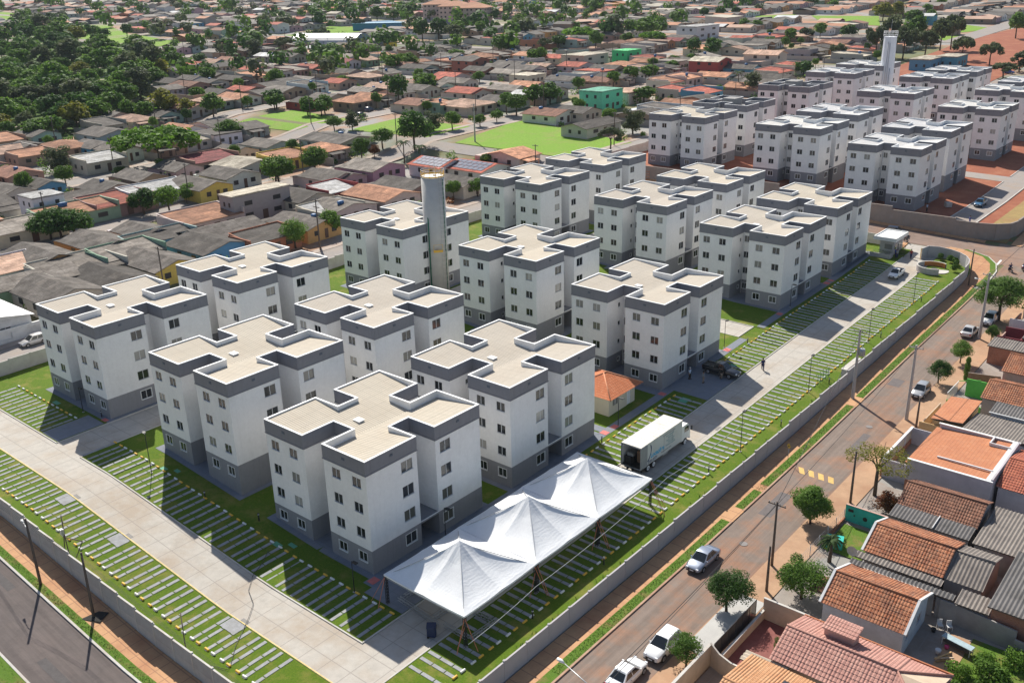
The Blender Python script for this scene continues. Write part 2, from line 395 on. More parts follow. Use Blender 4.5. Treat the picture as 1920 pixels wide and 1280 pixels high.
def stop_mesh(mat, nm):
    b = MB(); a, c = .25, .075
    prof = [(-c,0),(c,0),(c*.8,.09),(c*.4,.115),(-c*.4,.115),(-c*.8,.09)]
    k = len(b.v)
    for x in (-a, -a+.03, a-.03, a):
        sc = .75 if abs(x) == a else 1
        for y, z in prof: b.v.append((x, y*sc, z*(sc if z else 1)))
    mi = b.mi(mat)
    for q in range(3):
        for i in range(6):
            j = (i+1) % 6; b.f.append((k+q*6+i, k+q*6+j, k+q*6+6+j, k+q*6+6+i)[::-1]); b.m.append(mi); b.uv.append(None); b.sm.append(False)
    b.f += [tuple(k+i for i in range(6)), tuple(k+18+i for i in reversed(range(6)))]; b.m += [mi, mi]; b.uv += [None]*2; b.sm += [False]*2
    bm_ = M('bolt_hole_dark', (.08,.08,.08))
    for x in (-.12, .12):
        b.tube([(x, 0, .11), (x, 0, .119)], .02, bm_, 6)
    return b.mesh(nm)
sw = stop_mesh(whitep, 'wheel_stop_white'); sy = stop_mesh(yellow, 'wheel_stop_yellow')
for c, line, along, col, txt, sgn in STOPS:
    s, t = (c, line) if along == 't' else (line, c)
    o = link('wheel_stop', sy if col else sw, None, W(s, t, LW+.04), YAW + (0 if along == 't' else pi/2))
    o.scale = (1.15, 1.35, 1.2)
    tag(o, ('yellow' if col else 'white') + ' concrete wheel stop ' + txt, 'wheel stop', ('yellow' if col else 'white') + ' wheel stops ' + txt)
# ---- streets round the site
drape('left_road', [(-64,-28.3,60,-22.5)], asph2_m, .02, 3)
drape('left_kerb', [(-64,-22.5,60,-22.3),(-64,-28.5,60,-28.3)], kerbc, .15, 3, thick=.14)
drape('left_verge', [(-64,-22.3,60,-21.5),(-64,-31.5,60,-28.5)], verge_m, .12, 3)
drape('left_pavement', [(-64,-21.5,60,-19.1)], walk_m, .11, 3)
drape('far_left_pavement', [(-64,-33.5,60,-31.5)], walk_m, .1, 3)
drape('right_road', [(37.9,-60,43.8,420)], asph_m, .02, 3)
drape('right_kerb', [(37.7,-30,37.9,29.8),(37.7,32.4,37.9,63),(37.7,66,37.9,116.5),(38.0,141,38.2,400)], M('dusty_kerb',(.44,.29,.20),.9,.2,1,big=.6,bigscale=.3,bigcol=(.33,.15,.09)), .15, 3, thick=.14)
drape('right_verge', [(36.7,-30,37.7,29.6),(36.7,32.6,37.7,37),(36.7,38.5,37.7,63),(36.7,66,37.7,116.5)], verge_m, .13, 3)
drape('right_pavement', [(34.7,-30,36.7,118),(36.7,29.6,37.9,32.6),(36.7,63,37.9,66),(36.7,37,37.7,38.5),(36.3,141,38.0,400)], walk_m, .11, 3)
drape('earth_pavement', [(43.8,-60,46.8,420)], tan_m, .09, 3)
drape('driveway_apron', [(43.9,9.6,46.7,19.5)], concrete, .12, 3)
drape('cross_road', [(-59,133.8,36.5,139.6),(34.5,131,44,141)], concmat('junction_asphalt', (.27,.195,.16), (.34,.19,.12), 3, False, tracks=(.04,1.2,1)), .035, 3)
drape('cross_pavement', [(-59,131.4,20,133.6),(-59,139.6,32,141)], walk_m, .12, 3)
# rounded corner by the gate
cor = [(34.6,118,36.7,118),(34.4,122,36.9,122),(34.0,125,36.7,126.5),(32.8,128.5,35.6,130.5),(31.2,131,33.6,133.2),(28.4,133.4,29.6,135),(26.5,134.3,27.5,135.2)]
cq = [[(a[0],a[1]),(a[2],a[3]),(b[2],b[3]),(b[0],b[1])] for a, b in zip(cor, cor[1:])]
drape('corner_pavement', cq, walk_m, .12, 2)
drape('corner_verge', [[(a[2],a[3]),(a[2]+.9,a[3]+.2),(b[2]+.9,b[3]+.2),(b[2],b[3])] for a, b in zip(cor[:-2], cor[1:-1])], verge_m, .14, 2)
drape('corner_kerb', [[(a[2]+.9,a[3]+.2),(a[2]+1.1,a[3]+.25),(b[2]+1.1,b[3]+.25),(b[2]+.9,b[3]+.2)] for a, b in zip(cor[:-2], cor[1:-1])], kerbc, .17, 2, thick=.15)
ym = M('road_yellow', (.68,.43,.14), .8, .2, 1.5)
wm = M('road_white', (.75,.73,.70), .8, .15, 1.5)
drape('road_marking', [[(38.4+k*1.18,44.75),(39.05+k*1.18,44.75),(39.75+k*1.13,43.5),(39.1+k*1.13,43.5)] for k in range(4)], ym, .035, 2)
drape('road_marking', [(36.6,124.5,36.95,133.2),(32.2,132.5,34.6,133.3)], wm, .05, 2)
mc = M('iron_cover', (.22,.20,.19), .7, .15, 3)
for k,(a,c_,nm) in enumerate(((-11.4,-25.6,'left_manhole'),(-16.5,-26.8,'left_manhole'),(40.6,27,'right_manhole'),(41.2,59,'right_manhole'))):
    b = MB(); b.ngon([(.42*cos(q*pi/8),.42*sin(q*pi/8)) for q in range(16)],0,.012,mc); tag(b.build('manhole_cover',None,W(a,c_,.035)),kind='structure')
drape('asphalt_patch', [(39.2,33,40.6,38.5),(41.3,52,42.2,57),(38.6,72,40.2,74.5)], M('old_patch',(.15,.13,.125),.9,.2,2), .028, 3)
drape('asphalt_patch', [(-14,-24.2,-9,-23.4),(2,-26.8,9,-26.0)], M('old_patch2',(.10,.09,.088),.9,.2,2), .028, 3)
# second complex platform and its drive
drape('red_earth_yard', [(-59,141.4,35.4,300),(35.4,143,36,300)], red_m, .03, 4)
drape('far_driveway', [(22.2,144,27.2,300),(-20,190,22.2,195.5)], concmat('grey_far_drive',(.33,.30,.28),(.36,.27,.2),3,False), .08, 4)
drape('far_kerb', [(22.0,144,22.2,190),(27.2,144,27.45,300),(22,195.5,22.2,300)], kerbc, .2, 4, thick=.15)
drape('dry_bank', [(27.6,141.6,35.3,150),(30,150,35.4,300)], M('dry_grass_bank',(.33,.24,.09),.95,.25,1.2,big=.6,bigscale=.3,bigcol=(.30,.14,.07)), .07, 4)
drape('bare_verge', [(-59,141.4,27.6,145.5)], grassmat('dull_grass',(.07,.08,.03),(.11,.10,.05),(.12,.09,.06),1,.6), .06, 4)
# ================================================================= apartment blocks
U_, V_, A_, D1, C_, D2, H_, ZN, ZG = 15.16, 15.9, 6.09, 4.0, 6.65, 3.64, 12.4, 10.87, 2.66
PTS = [(0,0),(A_,0),(A_,D1),(U_-A_,D1),(U_-A_,0),(U_,0),(U_,C_),(U_-D2,C_),(U_-D2,V_-C_),(U_,V_-C_),(U_,V_),(U_-A_,V_),(U_-A_,V_-D1),(A_,V_-D1),(A_,V_),(0,V_),(0,V_-C_),(D2,V_-C_),(D2,C_),(0,C_)]
def offset(P, d):
    n = len(P); out = []
    for i in range(n):
        p0, p, p1 = P[i-1], P[i], P[(i+1) % n]
        e0 = (p[0]-p0[0], p[1]-p0[1]); e1 = (p1[0]-p[0], p1[1]-p[1])
        n0 = (e0[1]/hypot(*e0), -e0[0]/hypot(*e0)); n1 = (e1[1]/hypot(*e1), -e1[0]/hypot(*e1))
        out.append((p[0]+d*(n0[0]+n1[0]), p[1]+d*(n0[1]+n1[1])))
    return out
LV = [1.62 + 2.72*i for i in range(4)]
# openings per edge index: (distance from edge start, centre z, width, height, kind)
def holes_for(i, zlo, zhi):
    L = []
    def add(d, w_, h_, zz=LV, k='w'): L.extend([(d, z, w_, h_, k) for z in zz])
    if i == 0: add(1.38, 1.2, 1.05); add(4.3, 1.2, 1.05)
    if i == 4: add(A_-4.3, 1.2, 1.05); add(A_-1.38, 1.2, 1.05)
    if i == 5: add(5.25, 1.5, 1.2)
    if i == 9: add(C_-5.25, 1.5, 1.2)
    if i == 2: add(.62, .85, 1.05)
    if i == 1: add(2.95, .5, .6)
    return [h for h in L if zlo < h[1] < zhi]
def wall_face(b, p0, p1, z0, z1, holes, mat, dep=.13):
    L = hypot(p1[0]-p0[0], p1[1]-p0[1]); ux, uy = (p1[0]-p0[0])/L, (p1[1]-p0[1])/L; nx, ny = uy, -ux
    P = lambda d, z, o=0: (p0[0]+ux*d-nx*o, p0[1]+uy*d-ny*o, z)
    xs = sorted({0, L} | {h[0]-h[2]/2 for h in holes} | {h[0]+h[2]/2 for h in holes})
    zs = sorted({z0, z1} | {h[1]-h[3]/2 for h in holes} | {h[1]+h[3]/2 for h in holes})
    for a, c in zip(xs, xs[1:]):
        for e, f in zip(zs, zs[1:]):
            if any(abs((a+c)/2-h[0]) < h[2]/2 and abs((e+f)/2-h[1]) < h[3]/2 for h in holes): continue
            b.face([P(a,e), P(c,e), P(c,f), P(a,f)], mat)
    for h in holes:
        a, c, e, f = h[0]-h[2]/2, h[0]+h[2]/2, h[1]-h[3]/2, h[1]+h[3]/2
        for q in ([(a,e),(c,e)], [(c,e),(c,f)], [(c,f),(a,f)], [(a,f),(a,e)]):
            b.face([P(*q[0]), P(*q[1]), P(q[1][0],q[1][1],dep), P(q[0][0],q[0][1],dep)], mat)
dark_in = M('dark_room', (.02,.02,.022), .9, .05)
def block_walls(unfinished=False):
    up, ba = MB(), MB(); n = len(PTS)
    for i in range(n):
        p, q = PTS[i], PTS[(i+1) % n]
        wall_face(up, p, q, ZG, ZN, holes_for(i, ZG, ZN), white_wall)
        wall_face(ba, p, q, -2.5, ZG, holes_for(i, -2, ZG), grey_base)
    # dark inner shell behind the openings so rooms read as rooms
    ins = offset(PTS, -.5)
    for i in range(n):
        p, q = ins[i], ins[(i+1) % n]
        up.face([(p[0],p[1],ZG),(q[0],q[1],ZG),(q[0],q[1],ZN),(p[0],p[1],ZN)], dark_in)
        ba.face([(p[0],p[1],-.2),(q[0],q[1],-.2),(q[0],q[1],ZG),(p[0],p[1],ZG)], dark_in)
    pr = MB(); o1 = offset(PTS, .04); i1 = offset(PTS, -.13)
    for i in range(n):
        j = (i+1) % n; p, q, r, s_ = o1[i], o1[j], i1[i], i1[j]
        pr.face([(p[0],p[1],ZN),(q[0],q[1],ZN),(q[0],q[1],H_-.06),(p[0],p[1],H_-.06)], grey_band)
        pr.face([(PTS[i][0],PTS[i][1],ZN),(PTS[j][0],PTS[j][1],ZN),(q[0],q[1],ZN),(p[0],p[1],ZN)][::-1], grey_band)
        pr.face([(s_[0],s_[1],H_-1.5),(r[0],r[1],H_-1.5),(r[0],r[1],H_-.06),(s_[0],s_[1],H_-.06)], white_trim if not unfinished else grey_band)
    lip = MB(); o3 = offset(PTS, .085)
    for i in range(n):
        j = (i+1) % n; p, q, a, c = o3[i], o3[j], o1[i], o1[j]
        lip.face([(p[0],p[1],ZN-.05),(q[0],q[1],ZN-.05),(q[0],q[1],ZN+.06),(p[0],p[1],ZN+.06)], grey_band)
        lip.face([(p[0],p[1],ZN+.06),(q[0],q[1],ZN+.06),(c[0],c[1],ZN+.06),(a[0],a[1],ZN+.06)], grey_band)
        lip.face([(a[0],a[1],ZN-.05),(c[0],c[1],ZN-.05),(q[0],q[1],ZN-.05),(p[0],p[1],ZN-.05)], grey_band)
    cp = MB(); oo, ii = offset(PTS, .06), offset(PTS, -.16); cm = white_trim if not unfinished else grey_band
    for i in range(n):
        j = (i+1) % n
        P = [(oo[i],oo[j]),(ii[i],ii[j])]
        (a, c), (d, e) = P
        cp.face([(a[0],a[1],H_-.06),(c[0],c[1],H_-.06),(c[0],c[1],H_),(a[0],a[1],H_)], cm)
        cp.face([(a[0],a[1],H_),(c[0],c[1],H_),(e[0],e[1],H_),(d[0],d[1],H_)], cm)
        cp.face([(e[0],e[1],H_-.06),(d[0],d[1],H_-.06),(d[0],d[1],H_),(e[0],e[1],H_)], cm)
        cp.face([(a[0],a[1],H_-.06),(d[0],d[1],H_-.06),(e[0],e[1],H_-.06),(c[0],c[1],H_-.06)], cm)
    return up.mesh('wall'), ba.mesh('base_wall'), pr.mesh('parapet'), lip.mesh('parapet_lip'), cp.mesh('coping')
def roofmat(name, col, old):
    m, nt, b = newmat(name, .9, 0, .3)
    p = coord(nt, 'Object'); sep = nt.nodes.new("ShaderNodeSeparateXYZ"); nt.links.new(p, sep.inputs[0])
    r = nt.nodes.new("ShaderNodeObjectInfo").outputs['Random']
    n = noise(nt, p, 1.2, 5, .7); g_ = noise(nt, p, .3, 5, .7)
    c = mix(nt, 1.0, col, ramp(nt, n, [(.3,(.93,.93,.93)),(.7,(1.06,1.06,1.06))]), 'MULTIPLY')
    c = mix(nt, ramp(nt, g_, [(.45,(0,0,0)),(.7,(.45,.45,.45))]), c, old)
    w1 = mathn(nt, 'SINE', mathn(nt, 'MULTIPLY', sep.outputs[1], 2*pi/.30))
    c = mix(nt, 1.0, c, ramp(nt, mathn(nt,'MULTIPLY_ADD',w1,.5,.5), [(.1,(.80,.79,.77)),(.5,(1.03,1.03,1.03))]), 'MULTIPLY')
    l1 = mathn(nt, 'LESS_THAN', mathn(nt, 'PINGPONG', mathn(nt, 'ADD', sep.outputs[1], 50.2), .53), .025)
    l2 = mathn(nt, 'LESS_THAN', mathn(nt, 'PINGPONG', mathn(nt, 'ADD', sep.outputs[0], 50.07), .9), .03)
    c = mix(nt, mathn(nt, 'MULTIPLY', mathn(nt, 'MAXIMUM', l1, l2), .38), c, dirt(col, .45))
    c = mix(nt, 1.0, c, ramp(nt, r, [(0,(.94,.94,.96)),(1,(1.05,1.04,1.0))]), 'MULTIPLY')
    nt.links.new(c, b.inputs['Base Color']); bump(nt, b, w1, .35, .05); return m
roof_m = roofmat('fibre_cement_roof', (.51,.46,.39), (.44,.375,.30))
roof2_m = roofmat('new_fibre_cement_roof', (.60,.60,.60), (.55,.5,.44))
slabroof_m = M('bare_roof_slab', (.30,.29,.28), .9, .15, 1, 'Object')
def rz(x):
    lo = H_ - .95
    if x <= U_-A_: return (H_-.13) + (lo-(H_-.13)) * x/(U_-A_)
    return lo + .1 + (H_-.16-lo-.1) * (x-(U_-A_))/A_
def roof_mesh(mat, flat=False):
    b = MB(); f = (lambda x, e=0: H_-1.3) if flat else (lambda x, e=0: rz(x))
    e = .08
    R = [(0,D2,0,C_),(0,D2,V_-C_,V_),(D2,A_,0,V_),(A_,U_-A_,D1,V_-D1),(U_-A_,U_-D2,0,V_),(U_-D2,U_,0,C_),(U_-D2,U_,V_-C_,V_)]
    for k, (x0,x1,y0,y1) in enumerate(R):
        z0 = f(x0); z1 = f(x1)
        if x0 >= U_-A_-.01 and not flat: z0 = rz(x0+1e-4)
        # keep sheets under the coping, inside the parapet thickness
        ax0 = x0+e if x0 == 0 or (x0 == A_ and False) else x0; ax1 = x1-e if x1 == U_ else x1
        ay0 = y0+e if y0 in (0, D1, V_-C_) else y0; ay1 = y1-e if y1 in (V_, V_-D1, C_) else y1
        b.face([(ax0,ay0,z0),(ax1,ay0,z1),(ax1,ay1,z1),(ax0,ay1,z0)], mat)
    if not flat: b.face([(U_-A_,D1,H_-.95),(U_-A_,V_-D1,H_-.95),(U_-A_,V_-D1,H_-.85),(U_-A_,D1,H_-.85)], mat)
    else:
        for (x,y,w_,d_,h_) in ((5.2,6,3.5,4,1.9),(6.5,1.5,.3,.3,.9)): b.box((x,y,H_-1.4),(x+w_,y+d_,H_-1.3+h_), slabroof_m)
    return b.mesh('roof')
me_up, me_ba, me_pr, me_lip, me_cp = block_walls()
me_pr_u = block_walls(True)[2]; me_cp_u = M and None
roof_me, roof2_me, slab_me = roof_mesh(roof_m), roof_mesh(roof2_m), roof_mesh(slabroof_m, True)
def window_meshes(w_, h_, ground):
    f, p = MB(), MB(); fr = .05; d = .05
    a, c = w_/2, h_/2
    mt = alu if ground else alu_dark
    for (x0,z0,x1,z1) in ((-a,-c,a,-c+fr),(-a,c-fr,a,c),(-a,-c+fr,-a+fr,c-fr),(a-fr,-c+fr,a,c-fr)):
        f.box((x0,.03,z0),(x1,.03+d,z1), mt)
    if w_ > .6: f.box((-fr*.55,.025,-c+fr),(fr*.55,.03+d,c-fr), alu)
    f.box((-a-.05,-.07,-c-.05),(a+.05,.05,-c), whitep if ground else alu)      # sill
    if ground:
        for (x0,z0,x1,z1) in ((-a-.06,c,a+.06,c+.06),(-a-.06,-c,-a,c),(a,-c,a+.06,c)): f.box((x0,-.02,z0),(x1,.02,z1), whitep)
    n = 2 if w_ > .6 else 1
    for k in range(n):
        x0 = -a+fr + k*(w_/2-fr*.5); x1 = x0 + (w_/2-fr*1.2 if n == 2 else w_-2*fr); y = .055 + .02*k
        p.face([(x0,y,-c+fr),(x1,y,-c+fr),(x1,y,c-fr),(x0,y,c-fr)], glass)
    return f.mesh('window'), p.mesh('pane')
WM = {(k, g_): window_meshes(*k, g_) for k in ((1.2,1.05),(1.5,1.2),(.85,1.05),(.5,.6)) for g_ in (0, 1)}
def unglazed(w_, h_):
    b = MB(); b.box((-w_/2-.05,-.05,-h_/2-.05),(w_/2+.05,.04,-h_/2), alu); return b.mesh('window')
vb = MB(); vb.box((-.2,-.03,-.13),(.2,.02,.13), M('vent_dark_blue',(.07,.085,.11),.6,.1,5,'Object'))
for k in range(4): vb.box((-.2,-.045,-.12+.065*k),(.2,-.03,-.09+.065*k), M('vent_slats',(.14,.17,.21),.6,.1,5,'Object'))
vent_me = vb.mesh('vent')
hb = MB(); hb.box((-.45,-.35,0),(.45,.35,.12), white_trim); hb.box((-.5,-.4,.12),(.5,.4,.17), white_trim); hatch_me = hb.mesh('roof_hatch')
pb = MB(); pb.tube([(0,0,-.3),(0,0,ZN)], .055, white_trim, 8); pb.box((-.08,-.08,ZN-.15),(.08,.08,ZN), white_trim); pipe_me = pb.mesh('downpipe')
eb = MB(); eb.box((U_-D2,C_,2.55),(U_+.05,V_-C_,2.72), grey_base); eb.box((U_+.0,C_,2.72),(U_+.06,V_-C_,2.82), whitep); canopy_me = eb.mesh('entrance_canopy')
db = MB(); db.box((U_-D2,C_+.75,0),(U_-D2+.05,C_+1.75,2.1), black_metal); db.box((U_-D2+.05,C_+.85,.9),(U_-D2+.07,C_+1.65,2.0), glass); db.tube([(U_-D2+.1,C_+1.6,1),(U_-D2+.1,C_+1.6,1.2)],.015,alu,6); door_me = db.mesh('entrance_door')
def block(s, t, z, label, group, style=0):
    rt = empty('apartment_block', W(s, t, 0, z), YAW, label, 'apartment block', group)
    link('wall', me_up, rt); link('base_wall', me_ba, rt)
    pr = link('parapet', me_pr_u if style == 2 else me_pr, rt); link('lip', me_lip, pr); link('coping', me_cp, pr)
    rf = link('roof', (roof_me, roof2_me, slab_me)[style], rt)
    if style < 2: link('hatch', hatch_me, rf, (6.9, 6.6, rz(6.9)-.01))
    n = len(PTS)
    for i in (0, 4, 5, 9, 2, 1):
        p, q = PTS[i], PTS[(i+1) % n]; ang = math.atan2(q[1]-p[1], q[0]-p[0])
        L = hypot(q[0]-p[0], q[1]-p[1]); ux, uy = (q[0]-p[0])/L, (q[1]-p[1])/L
        for (d, zc, w_, h_, k) in holes_for(i, -2, ZN):
            f, g_ = WM[((w_, h_), 1 if zc < 2 else 0)]
            fr = link('window', f, rt, (p[0]+ux*d, p[1]+uy*d, zc), ang)
            if style < 2: link('pane', g_, fr)
    for (x, y, a) in ((3.04,-.04,0),(U_-3.04,-.04,0),(U_+.04,3.3,pi/2),(U_+.04,V_-3.3,pi/2)): link('vent', vent_me, rt, (x, y, 11.75), a)
    link('downpipe', pipe_me, rt, (A_+.08, D1-.08, 0)); link('downpipe', pipe_me, rt, (U_-D2+.08, C_+.08, 0))
    link('entrance_canopy', canopy_me, rt); link('entrance_door', door_me, rt)
    return rt
NEAR = [(0,0,-.02,'apartment block nearest the camera, beside the first white tent'),(0,20.94,.03,'apartment block behind the middle white tent, in front of the small orange roof'),(0,52.6,.69,'apartment block beside the black pickup and the two standing men'),(0,88.5,2.06,'front row apartment block beside the sunlit court, next before the gatehouse block'),(0,109.1,2.49,'front row apartment block next to the white gatehouse'),
 (-21.25,0,2.24,'middle row apartment block closest to the left driveway, left of the nearest block'),(-21.3,20.9,2.26,'middle row apartment block standing just in front of the round water tower'),(-21.6,52.66,2.89,'middle row apartment block right of the round water tower'),(-21.9,89,3.83,'middle row apartment block, fourth counted from the left driveway'),(-21.95,110.2,3.88,'middle row apartment block farthest up, right before the cross street'),
 (-48.95,0.04,2.45,'leftmost apartment block at the left edge beside the branch driveway'),(-48.62,20.7,2.86,'back row apartment block right behind the leftmost one, by the yellow house'),(-49.7,53.1,3.21,'back row apartment block partly hidden by the round water tower'),(-50.1,89.7,4.14,'back row apartment block second from the bright green lot'),(-50.4,111.2,4.3,'back row apartment block nearest the bright green lot')]
for s, t, z, lb in NEAR: block(s, t, z, lb, 'beige roofed apartment blocks of the near complex')
FAR = [(-49.9,151.4,8.97,0,'far complex apartment block at its left corner by the cross street'),(-49.5,171.4,9.45,2,'unfinished apartment block without roof sheets behind the left corner one'),(-49.5,208.1,10.24,2,'unfinished apartment block with bare roof and black window holes, farther back'),(-49.4,239.5,11.0,1,'far complex block in back row, left of the slender white tower'),(-49.6,263,11.3,1,'last block of the back row, half hidden by the slender white tower'),
 (-22.1,151.9,8.58,1,'far complex middle row block facing the cross street'),(-22,172.9,8.98,1,'far complex middle row block, second from the cross street'),(-23,213.4,9.44,1,'far complex block in front of the slender white tower'),(-24.2,249,9.9,1,'far complex block right of the slender white tower'),(-22.5,266.4,10.4,1,'farthest block of the middle row, before the blue sheds'),
 (-.3,151.2,6.34,1,'far complex block above the curved grey block wall, by the drive'),(-1.2,172.9,6.9,1,'far complex front row block, second from the curved block wall'),(-.6,210.4,7.15,1,'far complex front row block with puddle and rubble at its foot'),(-.2,240.2,8.3,1,'far complex front row block cut by the right edge of the photo'),(.8,258.5,8.8,1,'farthest front row block at the right edge of the photo')]
for s, t, z, st_, lb in FAR: block(s, t, z, lb, 'apartment blocks of the far complex under completion', st_)
# ================================================================= perimeter walls
wall_pc = M('precast_wall', (.46,.44,.44), .9, .08, 1.2, big=.5, bigscale=.3, bigcol=(.40,.35,.34), bmp=.1, bscale=6)
wall_sl = M('slatted_precast', (.50,.48,.45), .9, .1, 1.2, big=.5, bigscale=.4, bigcol=(.38,.33,.30), bmp=.1, bscale=6)
wall_blk = M('grey_block_wall', (.27,.235,.215), .95, .14, 1.0, big=.5, bigscale=.3, bigcol=(.34,.25,.20), bmp=.2, bscale=4)
def wall_run(name, label, pts, bay, h, every, mat, post_mat, slats=False, th=.12, group=None, posts=True, cat='wall'):
    # resample path
    P = []
    for (a, b) in zip(pts, pts[1:]):
        L = hypot(b[0]-a[0], b[1]-a[1]); n = max(1, round(L/bay))
        P += [(a[0]+(b[0]-a[0])*k/n, a[1]+(b[1]-a[1])*k/n) for k in range(n)]
    P.append(pts[-1])
    base = W(*P[0]); rt = empty(name, base, 0, label, cat, group)
    b = MB(); ztop = None
    for i in range(len(P)-1):
        if i % every == 0 or ztop is None:
            j = min(i+every, len(P)-1); ztop = max(Z(*P[i]), Z(*P[j])) + h
        a, c = W(*P[i]) - base, W(*P[i+1]) - base
        zb = min(Z(*P[i]), Z(*P[i+1])) - .3 - base.z; zt = ztop - base.z
        d = (c - a); d.z = 0; d.normalize(); n = Vector((d.y, -d.x, 0)) * th/2
        def slab(z0, z1, m_, n=n, a=a, c=c):
            q = [Vector((v.x, v.y, 0)) for v in (a-n, c-n, c+n, a+n)]
            lo = [v + Vector((0,0,z0)) for v in q]; hi = [v + Vector((0,0,z1)) for v in q]
            b.face(hi, m_)
            for k in range(4): b.face([lo[k], lo[(k+1)%4], hi[(k+1)%4], hi[k]][::1], m_)
        if slats:
            top = zt - .02
            slab(zb, zt - 1.3, mat)
            for k in range(6): slab(zt-1.26+k*.205, zt-1.26+k*.205+.14, mat)
            slab(zb, zt-.1, mat, n*.6)
            slab(zt-.03, zt+.04, post_mat, n*1.35)
        else:
            slab(zb, zt, mat); slab(zt, zt+.05, post_mat, n*1.35)
        if posts:
            p = MB(); w2 = .09
            p.box((-w2,-w2,zb),(w2,w2,zt+.1), post_mat)
            p.box((-w2-.015,-w2-.015,zt+.1),(w2+.015,w2+.015,zt+.14), post_mat)
            o = p.build('post', rt, (a.x, a.y, 0)); o.rotation_euler = (0,0,math.atan2(d.y,d.x))
    b.build('panel', rt); return rt
arc = [(34.5,119),(34.3,121.5),(33.8,123.9),(32.7,126),(31.1,127.7),(29.2,128.9),(27,129.5),(25.2,129),(24.8,126.6)]
wall_run('perimeter_wall', 'smooth grey precast wall running up beside the long row of parking slabs', [(34.5,-30),(34.5,119)], 3.0, 1.95, 3, wall_pc, wall_pc)
wall_run('curved_wall', 'curved grey wall round the small garden at the gate', arc, 2.0, 2.1, 9, wall_pc, wall_pc, posts=False)
wall_run('slatted_wall', 'grey precast wall with open slats beside the left street', [(-60,-19),(34.5,-19)], 2.95, 2.4, 1, wall_sl, kerbc, True)
wall_run('back_wall', 'plain grey concrete wall behind the back row of blocks', [(-59.3,-19),(-59.3,131)], 3.0, 2.0, 2, wall_sl, wall_sl)
wall_run('front_cross_wall', 'grey concrete wall along the cross street left of the gatehouse', [(-59.3,131),(15.6,131)], 3.0, 2.0, 3, wall_sl, wall_sl, posts=False)
wall_run('retaining_wall', 'long curved grey block wall below the far complex', [(-59,141.2),(26,141.0),(30,141.1),(33,142),(35,144),(35.7,147),(35.8,152),(36.1,300)], 3.0, 2.9, 4, wall_blk, wall_blk, posts=False, th=.25)
wall_run('far_back_wall', 'pale wall and fence behind the back row of the far complex', [(-59.3,141),(-59.3,290)], 4.0, 2.2, 2, wall_sl, wall_sl, posts=False)
# inner retaining wall behind middle row
# tall weeds along the smooth wall
r = random.Random(3); gb = MB(); gm = grassmat('tall_weeds', (.10,.19,.02),(.18,.26,.05),(.28,.25,.08), 2, .5)
for k in range(7000):
    t = r.uniform(-15, 118); s = r.gauss(33.7, .38)
    if s > 34.3 or s < 32.2: continue
    d = .5 + .5*sin(t*.31)*sin(t*.13+1) ; 
    if r.random() > .35 + .6*max(0, d-.3): continue
    h = r.uniform(.15,.5); p = W(s, t, LW)
    for q in range(3):
        a = r.uniform(0, 2*pi); w_ = Vector((cos(a), sin(a), 0))*.045; l = Vector((r.uniform(-.2,.2), r.uniform(-.2,.2), h))
        gb.face([p-w_, p+w_, p+l], gm)
tag(gb.build('tall_grass'), 'tall weeds growing along the foot of the smooth wall', 'grass', kind='stuff')
gb = MB()
for k in range(5000):
    t = r.choice([r.uniform(-22.2,-21.6)]) if k % 2 else r.uniform(-31.4,-28.6); s = r.uniform(-30, 40); p = W(s, t, .12); h = r.uniform(.03,.1)
    for q in range(2):
        a = r.uniform(0, 2*pi); w_ = Vector((cos(a), sin(a), 0))*.025; gb.face([p-w_, p+w_, p+Vector((r.uniform(-.1,.1), r.uniform(-.1,.1), h))], verge_m)
for k in range(7000):
    t = r.uniform(0, 116); s = r.uniform(36.75, 37.65); p = W(s, t, .13); h = r.uniform(.03,.1)
    if 29.6 < t < 32.6 or 63 < t < 66: continue
    for q in range(2):
        a = r.uniform(0, 2*pi); w_ = Vector((cos(a), sin(a), 0))*.025; gb.face([p-w_, p+w_, p+Vector((r.uniform(-.1,.1), r.uniform(-.1,.1), h))], verge_m)
tag(gb.build('verge_grass'), 'short rough grass on the kerbside verges', 'grass', kind='stuff')
# ================================================================= tents
def tentmat():
    m, nt, b = newmat('white_tent_fabric', .55, 0, .3)
    p = coord(nt, 'Object'); n = noise(nt, p, .8, 5, .6)
    c = mix(nt, 1.0, (.88,.89,.90), ramp(nt, n, [(.3,(.93,.93,.93)),(.7,(1.04,1.04,1.04))]), 'MULTIPLY')
    nt.links.new(c, b.inputs['Base Color'])
    wv = nt.nodes.new("ShaderNodeTexWave"); wv.inputs['Scale'].default_value = .9; wv.inputs['Distortion'].default_value = 9; wv.inputs['Detail'].default_value = 3
    wv.inputs['Detail Scale'].default_value = 1.2; nt.links.new(p, wv.inputs['Vector'])
    bump(nt, b, mix(nt, .7, wv.outputs[0], n), .22, .08)
    tr = nt.nodes.new("ShaderNodeBsdfTranslucent"); tr.inputs[0].default_value = (.8,.82,.85,1)
    ms = nt.nodes.new("ShaderNodeMixShader"); ms.inputs[0].default_value = .10
    out = nt.nodes['Material Output']; nt.links.new(b.outputs[0], ms.inputs[1]); nt.links.new(tr.outputs[0], ms.inputs[2]); nt.links.new(ms.outputs[0], out.inputs[0])
    return m
tent_m = tentmat()
strap_m = M('orange_strap', (.62,.22,.12), .8, .1, 5, 'Object')
N = 32; cb = MB(); mi = cb.mi(tent_m); HE, HP = 3.25, 3.05; R5 = 5.0
